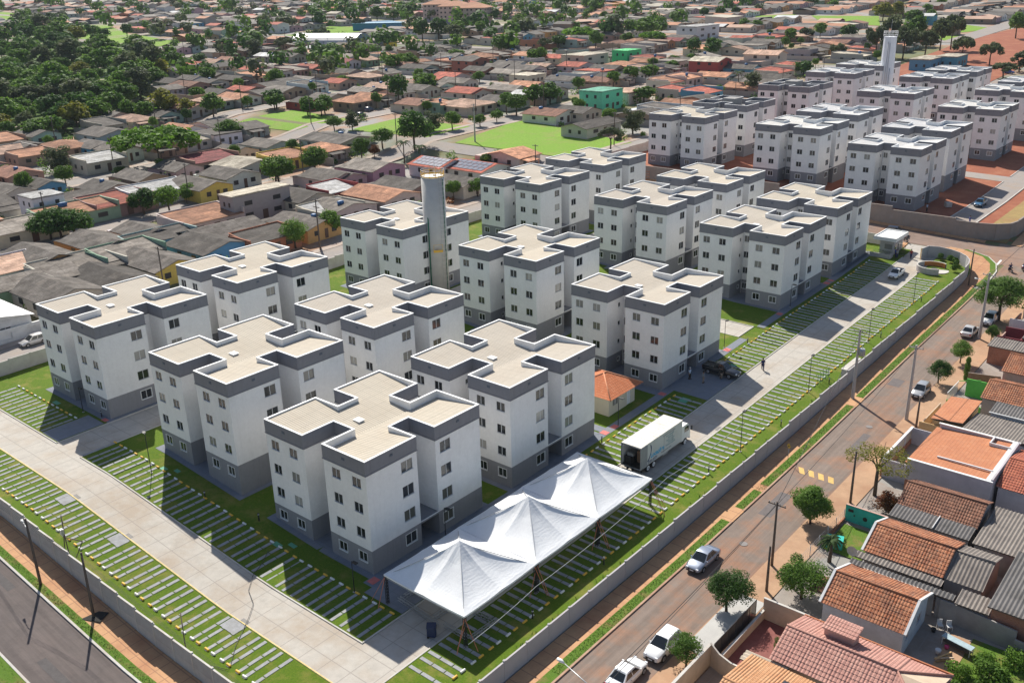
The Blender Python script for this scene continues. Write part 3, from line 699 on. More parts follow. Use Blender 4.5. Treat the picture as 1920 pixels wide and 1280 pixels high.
for j in range(N+1):
    for i in range(N+1):
        x, y = -R5+2*R5*i/N, -R5+2*R5*j/N
        rr = max(abs(x), abs(y))/R5; q = sqrt(x*x+y*y)/R5
        z = HE + HP*((1-rr)**1.28*.93 + .07*max(0,1-q*3))
        a = math.atan2(y, x); z -= .13*abs(sin(4*a))*rr*(1.05-rr)*3.2
        edge = (1-abs(x)/R5 if rr*R5 == abs(y) else 1-abs(y)/R5)
        if rr > .99: z -= .10*sin(pi*min(1, edge*1.0))*.8
        cb.v.append((x, y, z))
for j in range(N):
    for i in range(N):
        o = j*(N+1)+i
        q = (o, o+1, o+N+2, o+N+1)
        cx, cy = i-N/2+.5, j-N/2+.5
        if cx*cy < 0: tr = [(q[0],q[1],q[3]),(q[1],q[2],q[3])]
        else: tr = [(q[0],q[1],q[2]),(q[0],q[2],q[3])]
        for f in tr: cb.f.append(f); cb.m.append(mi); cb.uv.append(None); cb.sm.append(False)
canopy = cb.mesh('canopy')
vl = MB()
for k in range(4):
    c_, s_ = [(0,-1),(1,0),(0,1),(-1,0)][k]
    for i in range(N):
        a0, a1 = -R5+2*R5*i/N, -R5+2*R5*(i+1)/N
        P = lambda a: (a*abs(s_)+c_*R5*1.002, a*abs(c_)+s_*R5*1.002)
        p, q = P(a0), P(a1); z = lambda a: HE - .08*sin(pi*(a+R5)/(2*R5))
        vl.face([(p[0],p[1],z(a0)-.16),(q[0],q[1],z(a1)-.16),(q[0],q[1],z(a1)+.02),(p[0],p[1],z(a0)+.02)], tent_m)
valance = vl.mesh('valance')
fb = MB()
for (a, c) in (((-4.9,-4.9),(4.9,-4.9)),((4.9,-4.9),(4.9,4.9)),((4.9,4.9),(-4.9,4.9)),((-4.9,4.9),(-4.9,-4.9))):
    fb.bar((*a,3.1),(*c,3.1),.06,metal_grey); fb.bar((*a,2.85),(*c,2.85),.05,metal_grey)
    for k in range(12):
        u, v = k/12, (k+1)/12
        fb.bar((a[0]+(c[0]-a[0])*u, a[1]+(c[1]-a[1])*u, 3.1 if k%2 else 2.85),(a[0]+(c[0]-a[0])*v, a[1]+(c[1]-a[1])*v, 2.85 if k%2 else 3.1),.03,metal_grey)
for a in ((-4.9,-4.9),(4.9,-4.9),(4.9,4.9),(-4.9,4.9)): fb.bar((*a,3.1),(0,0,6.0),.06,metal_grey)
frame_me = fb.mesh('frame')
pm = MB()
pm.box((-.15,-.15,0),(.15,.15,.02), metal_grey)
for x in (-.1,.1):
    for y in (-.1,.1): pm.bar((x,y,0),(x,y,3.15),.05,black_metal)
for k in range(9):
    z = .1+k*.34
    for (p, q) in (((-.1,-.1),(.1,-.1)),((.1,-.1),(.1,.1)),((.1,.1),(-.1,.1)),((-.1,.1),(-.1,-.1))): pm.bar((*p,z),(*q,z+.3),.03,black_metal)
tpost = pm.mesh('post')
for k, lb in enumerate(('white pyramid tent nearest the camera, over the corner of the driveways', 'white pyramid tent in the middle of the three', 'white pyramid tent nearest the box truck')):
    tc = 2.65 + k*9.95; z0 = Z(24.3, tc) + .1
    rt = empty('event_tent', W(24.35, tc, 0, z0), YAW, lb, 'tent', 'white event tents')
    link('canopy', canopy, rt); link('valance', valance, rt); link('frame', frame_me, rt)
    for a in ((-4.9,-4.86),(4.9,-4.86),(4.9,4.86),(-4.9,4.86)): link('post', tpost, rt, (*a, 0))
    st_ = MB()
    L = [((4.95,-4.9,3.05),(5.0,-6.1,.02)),((4.95,-4.9,3.05),(6.2,-4.7,.02)),((4.95,4.7,3.05),(6.0,5.2,.02))]
    if k == 0: L += [((-4.95,-4.9,3.05),(-6.4,-5.6,.02)),((-4.95,-4.9,3.05),(-5.0,-6.0,.02)),((4.95,-4.9,2.2),(5.0,-6.0,.5))]
    if k == 2: L += [((4.95,4.9,3.05),(7.3,4.0,.02)),((4.95,4.9,3.05),(6.5,5.4,.02))]
    for p, q in L: st_.bar(p, q, .045, strap_m)
    st_.build('guy_strap', rt)
# lattice truss pieces on the ground
def truss(p, q, label, w_=.3):
    b = MB(); P, Q = Vector((0,0,0)), W(*q) - W(*p); L = hypot(Q.x, Q.y); al = metal_grey
    for y in (-w_/2, w_/2):
        for z in (.05, .05+w_): b.bar((0,y,z),(L,y,z),.05,al)
    n = max(2, int(L/.4))
    for k in range(n):
        x0, x1 = L*k/n, L*(k+1)/n; s_ = 1 if k % 2 else -1
        b.bar((x0,-s_*w_/2,.05),(x1,s_*w_/2,.05),.025,al); b.bar((x0,-s_*w_/2,.05+w_),(x1,s_*w_/2,.05+w_),.025,al)
        b.bar((x0,-w_/2,.05 if s_>0 else .05+w_),(x1,-w_/2,.05+w_ if s_>0 else .05),.025,al); b.bar((x0,w_/2,.05 if s_>0 else .05+w_),(x1,w_/2,.05+w_ if s_>0 else .05),.025,al)
    o = b.build('lattice_truss', None, W(*p, .1)); o.rotation_euler = (0, 0, math.atan2(Q.y, Q.x)); tag(o, label, 'truss', 'aluminium trusses on the ground by the tents')
truss((19.9,-1.2),(25.4,-1.7),'longest aluminium lattice truss lying in front of the nearest tent')
truss((25.8,-1.3),(28.7,-1.4),'aluminium lattice truss lying against the nearest tent corner post')
truss((24.4,-1.2),(24.6,1.2),'aluminium truss lying crosswise under the nearest tent edge')
truss((20.1,-.7),(20.2,1.2),'short aluminium truss lying at the left corner of the nearest tent')
truss((26.6,1.6),(28.6,1.8),'aluminium truss on the lawn slabs under the nearest tent')
truss((29.1,2.2),(28.95,-1.2),'aluminium truss lying beside the right side of the nearest tent')
b = MB(); navy = M('navy_plastic', (.02,.035,.09), .5, .1, 4, 'Object')
b.ngon([(-.4,-.3),(.3,-.4),(.42,-.25),(.42,.25),(.3,.4),(-.4,.3)], .08, 1.05, navy, bottom=True); b.box((-.42,-.42,1.05),(.42,.42,1.13), navy)
b.tube([(-.3,-.42,.1),(-.3,-.34,.1)],.1,rubber,8); b.tube([(-.3,.34,.1),(-.3,.42,.1)],.1,rubber,8); b.bar((.45,-.3,.95),(.45,.3,.95),.04,black_metal)
tag(b.build('wheeled_bin', None, W(25.8,-2.9,.06)), 'dark blue wheeled bin on the driveway in front of the nearest tent', 'bin')
# ================================================================= vehicles
def wheel(r_, w_, rimm=None):
    t_, r2 = MB(), MB()
    t_.tube([(0,-w_/2,0),(0,-w_/2+.03,0),(0,w_/2-.03,0),(0,w_/2,0)], [r_*.92,r_,r_,r_*.92], rubber, 20)
    for s_ in (-1, 1):
        r2.tube([(0,s_*(w_/2-.01),0),(0,s_*(w_/2+.012),0)], r_*.62, rimm or rim_m, 16)
        for k in range(5):
            a = 2*pi*k/5; r2.bar((0,s_*(w_/2+.015),0),(cos(a)*r_*.6,s_*(w_/2+.015),sin(a)*r_*.6),.05,rimm or rim_m,.03)
        r2.tube([(0,s_*(w_/2+.01),0),(0,s_*(w_/2+.04),0)], r_*.15, black_metal, 8)
    return t_.mesh('tyre'), r2.mesh('rim')
WH = wheel(.31, .2); WHT = wheel(.48, .28, whitep); WHM = wheel(.3, .1)
redl = M('red_lamp', (.45,.02,.02), .25, .05, 5, 'Object'); clearl = M('clear_lamp', (.7,.72,.75), .1, .03, 5, 'Object', spec=.8)
def paint(name, col, metal=0, rough=.28):
    m = M('paint_'+name, col, rough, .02, 2, 'Object', metal=metal, spec=.6); m.node_tree.nodes['Principled BSDF'].inputs['Coat Weight'].default_value = .6; return m
def loft(b, secs, mat, closed=True, smooth=True, caps=True):
    n = len(secs[0]); k0 = len(b.v); mi = b.mi(mat)
    for s_ in secs: b.v += [tuple(p) for p in s_]
    for a in range(len(secs)-1):
        for j in range(n if closed else n-1):
            b.f.append((k0+a*n+j, k0+(a+1)*n+j, k0+(a+1)*n+(j+1)%n, k0+a*n+(j+1)%n)); b.m.append(mi); b.uv.append(None); b.sm.append(smooth)
    if caps:
        b.f += [tuple(k0+j for j in range(n)), tuple(k0+(len(secs)-1)*n+j for j in reversed(range(n)))]; b.m += [mi]*2; b.uv += [None]*2; b.sm += [False]*2
def car(kind, mat, loc, rz_, label, group=None, cat='car', extra=None):
    """x forward. kinds: sedan, hatch, suv, pickup"""
    K = dict(sedan=(4.4,1.74,1.42,.86), hatch=(3.9,1.68,1.5,.9), suv=(4.2,1.76,1.6,.98), pickup=(4.6,1.72,1.55,.95), bigpickup=(5.3,1.86,1.8,1.08))[kind]
    L, Wd, H, BH = K; w2 = Wd/2; rw = .36 if kind in ('bigpickup','suv') else .31
    rt = empty('parked_car' if cat == 'car' else 'pickup_truck', loc, rz_, label, cat, group)
    g0 = .22 if 'pickup' not in kind else .32
    b = MB(); pk = 'pickup' in kind
    st_ = [(-L/2,.80,g0+.2,BH-.12),(-L/2+.06,.9,g0+.05,BH-.03),(-L/2+.5,.98,g0,BH),(-L*.15,1,g0,BH),(L*.12,1,g0,BH),(L*.30,.98,g0,BH-.03),(L/2-.55,.95,g0,BH-.12),(L/2-.12,.86,g0+.05,BH-.26),(L/2,.76,g0+.14,BH-.36)]
    secs = []
    for x, k, zl, zh in st_:
        w_ = w2*k; zm = zl+(zh-zl)*.55
        half = [(w_*.86,zl),(w_*.98,zl+.08),(w_,zm),(w_*.965,zh-.09),(w_*.86,zh-.01),(w_*.5,zh+.02)]
        ring = [(x,y,z) for y, z in half] + [(x,-y,z) for y, z in reversed(half)]
        secs.append(ring)
    loft(b, secs, mat); body = b.build('body', rt)
    tr = MB()
    tr.box((L/2-.03,-w2*.5,g0+.16),(L/2+.015,w2*.5,g0+.34), black_metal); tr.box((L/2-.02,-w2*.72,g0+.02),(L/2+.02,w2*.72,g0+.12), black_metal)
    for sx in (-1, 1):
        for x in (-L*.305, L*.305):
            n = 12; pts = [(x+(rw+.06)*cos(pi*k/n), sx*(w2+.003), rw+(rw+.06)*sin(pi*k/n)) for k in range(n+1)]
            tr.face(pts if sx < 0 else pts[::-1], rubber)
    tr.build('trim', rt)
    # greenhouse
    if kind == 'sedan': X = (-L*.36,-L*.20,L*.06,L*.24)
    elif kind in ('hatch','suv'): X = (-L*.46,-L*.38,L*.05,L*.24)
    elif kind == 'pickup': X = (-L*.06,-L*.035,L*.10,L*.25)
    else: X = (-L*.17,-L*.13,L*.09,L*.22)
    x0, x1, x2, x3 = X; zb, zt = BH-.02, H; wb, wt = w2*.9, w2*.70
    gl = MB(); gf = [(x0,wb,zb),(x1,wt,zt-.06),(x2,wt,zt-.05),(x3,wb,zb)]
    def P(p, s_=1, o=0): return (p[0], s_*(p[1]+o), p[2])
    cb_ = MB()
    # painted shell
    rc = [(x1,wt,zt-.06),(x1+.15,wt*.96,zt),(x2-.2,wt*.96,zt),(x2,wt,zt-.05)]
    loft(cb_, [[(p[0],-p[1],p[2]),(p[0],-p[1]*.5,p[2]+.03),(p[0],p[1]*.5,p[2]+.03),(p[0],p[1],p[2])] for p in rc], mat, closed=False, caps=False)
    for s_ in (-1, 1):
        q = [P(gf[0],s_),P(gf[3],s_),P(gf[2],s_),P(gf[1],s_)]; cb_.face(q if s_ < 0 else q[::-1], mat)
    cb_.face([P(gf[0],1),P(gf[0],-1),P(gf[1],-1),P(gf[1],1)][::-1], mat); cb_.face([P(gf[3],-1),P(gf[3],1),P(gf[2],1),P(gf[2],-1)][::-1], mat)
    cb_.face([P(gf[1],-1),P(gf[1],1),P(gf[2],1),P(gf[2],-1)], mat)
    cb_.build('roof', rt)
    def lerp(a, c, t): return tuple(a[i]+(c[i]-a[i])*t for i in range(3))
    def quad_in(A, B_, C_, D_, m1=.07, m2=.1, off=(0,0,0)):
        r_ = [lerp(lerp(A,B_,m1),lerp(D_,C_,m1),m2), lerp(lerp(A,B_,1-m1),lerp(D_,C_,1-m1),m2), lerp(lerp(A,B_,1-m1),lerp(D_,C_,1-m1),1-m2*.7), lerp(lerp(A,B_,m1),lerp(D_,C_,m1),1-m2*.7)]
        return [tuple(p[i]+off[i] for i in range(3)) for p in r_]
    w = MB(); w.face(quad_in(P(gf[3],1),P(gf[3],-1),P(gf[2],-1),P(gf[2],1),.05,.04,(.012,0,.012)), carglass); w.build('windscreen', rt)
    w = MB(); w.face(quad_in(P(gf[0],-1),P(gf[0],1),P(gf[1],1),P(gf[1],-1),.08,.12,(-.012,0,.012)), carglass); w.build('rear_window', rt)
    for s_ in (-1, 1):
        A, B_, C_, D_ = P(gf[0],s_),P(gf[3],s_),P(gf[2],s_),P(gf[1],s_)
        cuts = [(.06,.92)] if kind == 'pickup' else [(.1,.5),(.54,.92)]
        for c0, c1 in cuts:
            q = [lerp(lerp(A,B_,c0),lerp(D_,C_,c0),.1), lerp(lerp(A,B_,c1),lerp(D_,C_,c1),.1), lerp(lerp(A,B_,c1),lerp(D_,C_,c1),.86), lerp(lerp(A,B_,c0),lerp(D_,C_,c0),.86)]
            q = [(p[0], p[1]+s_*.012, p[2]+.003) for p in q]
            w = MB(); w.face(q if s_ < 0 else q[::-1], carglass); w.build('side_window', rt)
        mr = MB(); mr.box((x3-.32,s_*(wb+.02)-.02,BH),(x3-.2,s_*(wb+.16)+.02,BH+.12), mat); mr.build('mirror', rt)
        h = MB(); h.box((L/2-.16,s_*w2*.62-.13,BH-.36),(L/2-.005,s_*w2*.62+.13,BH-.22), clearl); h.build('headlight', rt)
        h = MB(); h.box((-L/2-.005,s_*w2*.74-.09,BH-.32),(-L/2+.1,s_*w2*.74+.09,BH-.08), redl); h.build('tail_light', rt)
        h = MB(); h.bar((x0+.9,s_*(w2+.012),BH-.16),(x0+1.05,s_*(w2+.012),BH-.16),.025,black_metal); h.build('door_handle', rt)
    pl = MB(); pl.box((L/2+.012,-.2,g0+.12),(L/2+.03,.2,g0+.24), whitep); pl.box((-L/2-.03,-.2,g0+.3),(-L/2-.005,.2,g0+.42), whitep); pl.build('number_plate', rt)
    if pk:
        bd = MB(); xb, xf = -L/2+.08, x0-.05
        bd.box((xb+.1,-w2*.82,BH+.0),(xf,w2*.82,BH+.035), black_metal)
        for s_ in (-1,1): bd.box((xb,s_*w2*.86-.05,BH-.04),(xf,s_*w2*.86+.05,BH+.14), mat)
        bd.box((xb-.02,-w2*.9,BH-.04),(xb+.06,w2*.9,BH+.14), mat); bd.box((xf,-w2*.9,BH-.04),(xf+.06,w2*.9,BH+.14), mat); bd.build('cargo_bed', rt)
    for sx in (-1, 1):
        for x in (-L*.305, L*.305):
            t_ = link('wheel', WH[0], rt, (x, sx*(w2-.1), rw)); t_.scale = (rw/.31,1,rw/.31); link('rim', WH[1], t_)
    if extra: extra(rt, L, w2, H)
    return rt
def at(s, t, h=0): return W(s, t, h + .03)
FWD_T, BACK_T, FWD_S = YAW + pi/2, YAW - pi/2, YAW
P_sil = paint('silver_blue', (.30,.34,.42), .5, .3); P_wh = paint('white', (.80,.80,.80)); P_sv = paint('silver', (.50,.50,.50), .5); P_bk = paint('black', (.012,.012,.014)); P_bl = paint('blue', (.03,.13,.25)); P_pale = paint('pale_silver', (.62,.60,.58), .3); P_navy = paint('dark_blue', (.03,.05,.10)); P_red = paint('dark_red', (.25,.03,.03))
car('sedan', P_sil, at(39.0,21.6), BACK_T, 'blue grey sedan driving near the grass kerb of the right street')
car('suv', P_wh, at(42.7,8.2), BACK_T, 'white hatchback with black roof glass half behind a young tree')
car('sedan', P_wh, at(42.2,3.3), FWD_T, 'white sedan cut by the bottom edge, parked ahead of the young tree')
car('hatch', P_sv, at(43.2,71.6), BACK_T, 'silver hatchback parked on the right street beside the tall concrete pole')
car('sedan', P_pale, at(42.2,96.0), FWD_T, 'silver sedan parked up the right street, seen from behind')
car('suv', P_wh, at(43.2,102.6), BACK_T, 'white suv parked farthest up the right street under the big tree')
car('hatch', P_pale, at(-67.4,6), BACK_T, 'silver hatchback parked in front of the white building at the left edge')
car('pickup', P_wh, at(24.3,115.4,.04), BACK_T, 'small white pickup coming down the driveway from the gate', cat='pickup')
def open_doors(rt, L, w2, H):
    for s_ in (-1, 1):
        d = MB(); d.box((0,-.03,0),(1.0,.03,.62), P_bk); d.box((.1,-.025,.62),(.15,.025,1.1), P_bk); d.box((.85,-.025,.62),(.9,.025,1.0), P_bk); d.box((.1,-.025,1.05),(.88,.025,1.1), P_bk)
        o = d.build('open_door', rt, (L*.17, s_*(w2), .45)); o.rotation_euler = (0,0,pi - s_*1.1)
car('bigpickup', P_bk, at(19.2,61.8,.1), YAW, 'black double cab pickup with open doors parked across the grey bay', cat='pickup', extra=open_doors)
car('pickup', P_bl, at(23.9,165.5,.05), BACK_T, 'blue pickup on the drive of the far complex', cat='pickup')
car('suv', P_navy, at(16.6,136.6), YAW+.1, 'dark blue car half hidden behind the gatehouse')
car('sedan', P_navy, at(41.8,131.5), FWD_T, 'dark car at the right edge of the junction')
car('suv', paint('bright_blue', (.04,.10,.35)), at(-20,356), YAW, 'bright blue van by the trees beyond the far complex')
# ---- box truck
def box_truck():
    rt = empty('box_truck', at(24.05, 31.5, .02), FWD_T, 'long white box truck with open rear doors parked beyond the tents', 'truck')
    bx = M('truck_box_paint', (.70,.69,.66), .6, .08, 1.2, 'Object', big=.4, bigscale=.6, bigcol=(.45,.42,.37))
    rf = M('truck_roof_sheet', (.74,.71,.64), .6, .12, .8, 'Object', big=.6, bigscale=.5, bigcol=(.50,.47,.40))
    L, w2, z0, z1 = 9.1, 1.3, 1.05, 3.78
    b = MB()
    b.box((0,-w2,z0),(L,-w2+.06,z1), bx); b.box((0,w2-.06,z0),(L,w2,z1), bx); b.box((L-.06,-w2+.06,z0),(L,w2-.06,z1), bx); b.box((0,-w2+.06,z0),(L-.06,w2-.06,z0+.1), black_metal)
    b.build('box', rt)
    b = MB(); b.box((-.02,-w2-.02,z1),(L+.02,w2+.02,z1+.05), rf)
    for k in range(14): b.box((.3+k*.63,-w2,z1+.05),(.34+k*.63,w2,z1+.065), rf)
    b.build('roof_panel', rt)
    b = MB()
    for s_ in (-1, 1): b.box((-.04,s_*w2-.06,z0-.05),(.02,s_*w2+.02,z1+.02), metal_grey)
    b.box((-.04,-w2,z1-.14),(.02,w2,z1+.02), metal_grey); b.box((-.04,-w2,z0-.08),(.02,w2,z0+.04), metal_grey); b.build('rear_frame', rt)
    dm = M('truck_door_inside', (.33,.33,.33), .6, .1, 2, 'Object')
    for s_, ang in ((1, 0), (-1, 0)):
        b = MB(); b.box((0,-.03,0),(1.25,.03,z1-z0-.1), dm)
        for k in range(3): b.bar((.3+.3*k,.04*-s_,.05),(.3+.3*k,.04*-s_,z1-z0-.2),.03,metal_grey)
        o = b.build('rear_door', rt, (0, s_*(w2+.05), z0)); o.rotation_euler = (0,0,.03*s_)
    crates = MB()
    crates.box((.3,.25,z0+.1),(1.1,1.1,z0+1.0), black_metal); crates.box((1.3,-.9,z0+.1),(2.3,.0,z0+1.5), M('cargo_brown',(.25,.15,.09),.8,.2,3,'Object')); crates.box((.6,.1,z0+1.0),(1.0,.9,z0+1.35), metal_grey)
    tag(crates.build('cargo_cases', None, rt.location), 'equipment cases standing inside the open box truck', 'cases'); bpy.data.objects['cargo_cases'].rotation_euler = (0,0,FWD_T)
    b = MB(); b.box((-.3,-.4,.75),(10.9,-.28,1.02), black_metal); b.box((-.3,.28,.75),(10.9,.4,1.02), black_metal)
    b.box((-.9,-1.1,.62),(-.1,1.1,.7), M('tail_lift_plate',(.55,.5,.4),.6,.1,3,'Object')); b.box((.5,-1.2,.5),(.6,1.2,.62), black_metal)
    b.tube([(5,-.9,.75),(6.2,-.9,.75)],.28,metal_grey,12); b.box((3.9,.6,.5),(5.4,1.1,.95), black_metal); b.build('chassis', rt)
    b = MB(); ct = whitep
    prof = [(9.3,.75),(11.35,.75),(11.42,1.35),(11.3,1.75),(11.0,2.55),(10.7,2.75),(9.3,2.75)]
    loft(b, [[(x,y*k,z) for x, z in prof] for y, k in ((-1.12,1),(-1.0,1),(1.0,1),(1.12,1))], ct, smooth=False)
    b.build('cab', rt)
    g_ = MB(); g_.face([(11.315,-.95,1.78),(11.315,.95,1.78),(11.03,.9,2.5),(11.03,-.9,2.5)], carglass); g_.build('windscreen', rt)
    for s_ in (-1, 1):
        g_ = MB(); q = [(10.0,s_*1.13,1.75),(11.15,s_*1.13,1.75),(10.92,s_*1.13,2.45),(10.0,s_*1.13,2.45)]; g_.face(q if s_ < 0 else q[::-1], carglass); g_.build('side_window', rt)
        g_ = MB(); g_.bar((11.2,s_*1.12,2.2),(11.3,s_*1.4,2.2),.03,black_metal); g_.box((11.22,s_*1.4-.07,1.8),(11.3,s_*1.4+.07,2.35),black_metal); g_.build('mirror', rt)
        g_ = MB(); g_.box((11.36,s_*.85-.15,.95),(11.43,s_*.85+.15,1.15), clearl); g_.build('headlight', rt)
        for x in (1.9, 3.1, 10.2):
            t_ = link('wheel', WHT[0], rt, (x, s_*1.02, .48)); link('rim', WHT[1], t_)
    b = MB(); b.box((11.3,-1.1,.5),(11.5,1.1,.85), whitep); b.box((11.43,-.6,1.0),(11.46,.6,1.4), black_metal); b.build('bumper', rt)
    # lettering on the right side (faces -y in truck space)
    def text(body, x, z, size, col, nm='lettering', bold=0):
        c = bpy.data.curves.new(nm, 'FONT'); c.body = body; c.size = size; c.extrude = .004; c.offset = bold
        c.materials.append(col); o = bpy.data.objects.new(nm, c); COL.objects.link(o); o.parent = rt
        bpy.context.view_layer.update(); dg = bpy.context.evaluated_depsgraph_get(); me = bpy.data.meshes.new_from_object(o.evaluated_get(dg))
        bpy.data.objects.remove(o); o = link(nm, me, rt); o.location = (x, -w2-.008, z); o.rotation_euler = (pi/2,0,0); return o
    navyp = M('navy_lettering', (.02,.03,.13), .5, .02); cy = M('cyan_lettering', (.02,.42,.72), .5, .02); tq = M('teal_lettering', (.10,.30,.36), .5, .02); gy = M('grey_lettering', (.2,.22,.26), .5, .02)
    # swoosh emblem like a curled P
    b = MB(); pts = []
    for k in range(15):
        a = k/14; pts.append((1.55+.62*sin(a*2.5)*(1-.12*a)+.15*a, 1.15+.35+2.0*a))
    wd = [.26,.24,.2,.16,.13,.12,.12,.13,.14,.16,.18,.19,.18,.14,.03]
    for k in range(14):
        (x, z), (u, v) = pts[k], pts[k+1]
        b.face([(x-wd[k]*.6,-w2-.006,z),(x+wd[k]*.6,-w2-.006,z),(u+wd[k+1]*.6,-w2-.006,v),(u-wd[k+1]*.6,-w2-.006,v)], navyp)
    b.build('emblem', rt)
    text('Locações', 2.1, 1.72, .8, cy, bold=.022); text('3301-0771', 1.55, 1.18, .48, navyp, bold=.006)
    for k, (tx, x, z, sz) in enumerate((('Locação de tendas, palcos', 4.7, 3.35, .26), ('Som e iluminação', 5.4, 3.05, .26), ('Banheiros', 5.9, 2.75, .26), ('Stands e camarins', 5.5, 2.45, .26), ('Fechamentos', 5.9, 2.15, .26), ('Eventos em geral', 5.4, 1.85, .30))):
        text(tx, x, z, sz, tq if k not in (0,) else gy)
    text('Atendemos toda a região', 4.4, 1.4, .22, gy)
    b = MB(); b.box((5.0,-w2-.01,z0+.1),(5.03,-w2-.001,z1-.5), gy); b.box((6.9,-w2-.01,z0+.9),(6.93,-w2-.001,z1-.2), gy); b.build('side_door_seam', rt)
box_truck()
# ---- motorcycle
def motorcycle(loc, rz_, label, col):
    rt = empty('motorcycle', loc, rz_, label, 'motorcycle')
    for x in (-.62, .62):
        t_ = link('wheel', WHM[0], rt, (x, 0, .3)); link('rim', WHM[1], t_)
    b = MB(); b.tube([(-.62,0,.32),(-.3,0,.42),(.1,0,.38),(.35,0,.6),(.5,0,.85)],[.05,.1,.14,.07,.04],black_metal,8); b.bar((.62,0,.3),(.42,0,.95),.05,metal_grey); b.build('frame', rt)
    b = MB(); b.tube([(.38,0,.82),(.2,0,.88),(0,0,.84),(-.12,0,.78)],[.06,.15,.15,.06],col,10); b.build('fuel_tank', rt)
    b = MB(); b.tube([(0,0,.8),(-.3,0,.82),(-.7,0,.88)],[.09,.13,.09],black_metal,8); b.build('seat', rt)
    b = MB(); b.bar((.4,-.35,1.0),(.4,.35,1.0),.035,black_metal); b.tube([(.5,0,.9),(.6,0,.9)],.09,clearl,10); b.build('handlebar', rt)
    b = MB(); b.tube([(.0,-.14,.25),(-.5,-.16,.3),(-.85,-.16,.38)],[.04,.05,.06],metal_grey,8); b.build('exhaust', rt)
    return rt
motorcycle(at(19.3,134.2,.05), YAW+2.4, 'motorcycle parked on the street behind the gatehouse', P_red)
motorcycle(at(39.6,128.1), YAW+2.2, 'motorcycle ridden through the junction at the right', P_navy)
# ================================================================= people
skin_m = M('skin', (.28,.15,.10), .6, .05, 6, 'Object'); hair_m = M('dark_hair', (.015,.012,.01), .8, .2, 8, 'Object')
def person(loc, rz_, label, shirt, trouser, pose='stand', hat=None, seat=False):
    rt = empty('person', loc, rz_, label, 'person')
    k = dict(stand=(.06,-.04,.05,-.05), walk=(.32,-.34,.22,-.25), ride=(.3,.3,.4,.4))[pose]
    V = []; E_ = []; Rr = []
    def add(p, r_, parent=None):
        V.append(p); Rr.append(r_)
        if parent is not None: E_.append((parent, len(V)-1))
        return len(V)-1
    hz = .93 if not seat else .78
    pel = add((0,0,hz), .13); ch = add((.02,0,hz+.22), .12, pel); sh = add((.03,0,hz+.44), .13, ch); nk = add((.03,0,hz+.56), .05, sh); hd = add((.05,0,hz+.64), .075, nk); ht = add((.05,0,hz+.75), .085, hd); add((.05,0,hz+.81), .05, ht); add((.13,0,hz+.67), .022, hd)
    for s_, lk, ak in ((1,k[0],k[3]),(-1,k[1],k[2])):
        hp = add((0,s_*.09,hz-.04), .095, pel)
        if seat: kn = add((.36,s_*.2,hz-.16), .065, hp); an = add((.16,s_*.2,hz-.52), .042, kn)
        else: kn = add((lk*.55+.04,s_*.10,hz-.46), .06, hp); an = add((lk,s_*.10,.09), .042, kn)
        ft = add((V[an][0]+.15,V[an][1],V[an][2]-.05), .035, an)
        so = add((.02,s_*.19,hz+.47), .06, sh)
        if seat: el = add((.22,s_*.26,hz+.28), .042, so); wr = add((.44,s_*.27,hz+.22), .03, el)
        else: el = add((ak*.5-.02,s_*.25,hz+.18), .042, so); wr = add((ak+.03,s_*.27,hz-.07), .028, el)
        pm_ = add((V[wr][0]+.02,V[wr][1],V[wr][2]-.07), .026, wr)
        for f in range(4): q = add((V[pm_][0]+.025-f*.018,V[pm_][1]-.004*s_,V[pm_][2]-.045), .009, pm_); add((V[q][0]+.012,V[q][1]-.01*s_,V[q][2]-(.035,.045,.04,.03)[f]), .008, q)
        add((V[pm_][0]+.045,V[pm_][1]-.015*s_,V[pm_][2]-.03), .009, pm_)
    me = bpy.data.meshes.new('body'); me.from_pydata(V, E_, []); me.materials.append(skin_m)
    o = link('body', me, rt); md = o.modifiers.new('skin','SKIN'); md.use_smooth_shade = True
    for i, r_ in enumerate(Rr): me.skin_vertices[0].data[i].radius = (r_, r_)
    me.skin_vertices[0].data[0].use_root = True
    o.modifiers.new('sub','SUBSURF').levels = 1
    b = MB(); b.tube([(0,0,hz-.02),(.01,0,hz+.2),(.03,0,hz+.42),(.03,0,hz+.53)],[.17,.165,.185,.09],shirt,12)
    for s_ in (1,-1):
        ia = [i for i, v in enumerate(V) if abs(v[1]-s_*.19) < .001 and v[2] > hz+.4][0]
        b.tube([V[ia], tuple(Vector(V[ia]).lerp(Vector(V[ia+1]), .85))], [.085,.07], shirt, 8)
    b.build('shirt', rt)
    b = MB()
    for s_ in (1,-1):
        ih = [i for i, v in enumerate(V) if abs(v[1]-s_*.09) < .001 and abs(v[2]-(hz-.04)) < .001][0]
        b.tube([V[ih], V[ih+1], tuple(Vector(V[ih+1]).lerp(Vector(V[ih+2]), .92))], [.125,.09,.065], trouser, 8)
    b.build('trousers', rt)
    b = MB(); b.tube([(.03,0,hz+.66),(.035,0,hz+.76),(.04,0,hz+.84),(.04,0,hz+.865)],[.085,.105,.085,.03],hat or hair_m,10); b.build('hat' if hat else 'hair', rt)
    b = MB()
    for s_ in (1,-1):
        b.tube([(.128,s_*.032,hz+.71),(.136,s_*.032,hz+.71)],.012,black_metal,6)
    b.bar((.13,-.025,hz+.625),(.13,.025,hz+.625),.008,M('lips',(.25,.08,.07))); b.build('face', rt)
    b = MB()
    for s_ in (1,-1):
        an = [i for i, v in enumerate(V) if abs(Rr[i]-.042) < .0001 and v[2] < hz-.3 and v[1]*s_ > 0][0]
        x, y, z = V[an]; b.box((x-.08,y-.05,z-.09),(x+.2,y+.05,z-.01), black_metal)
    b.build('shoes', rt)
    return rt
cl = lambda n, c: M('cloth_'+n, c, .85, .08, 6, 'Object')
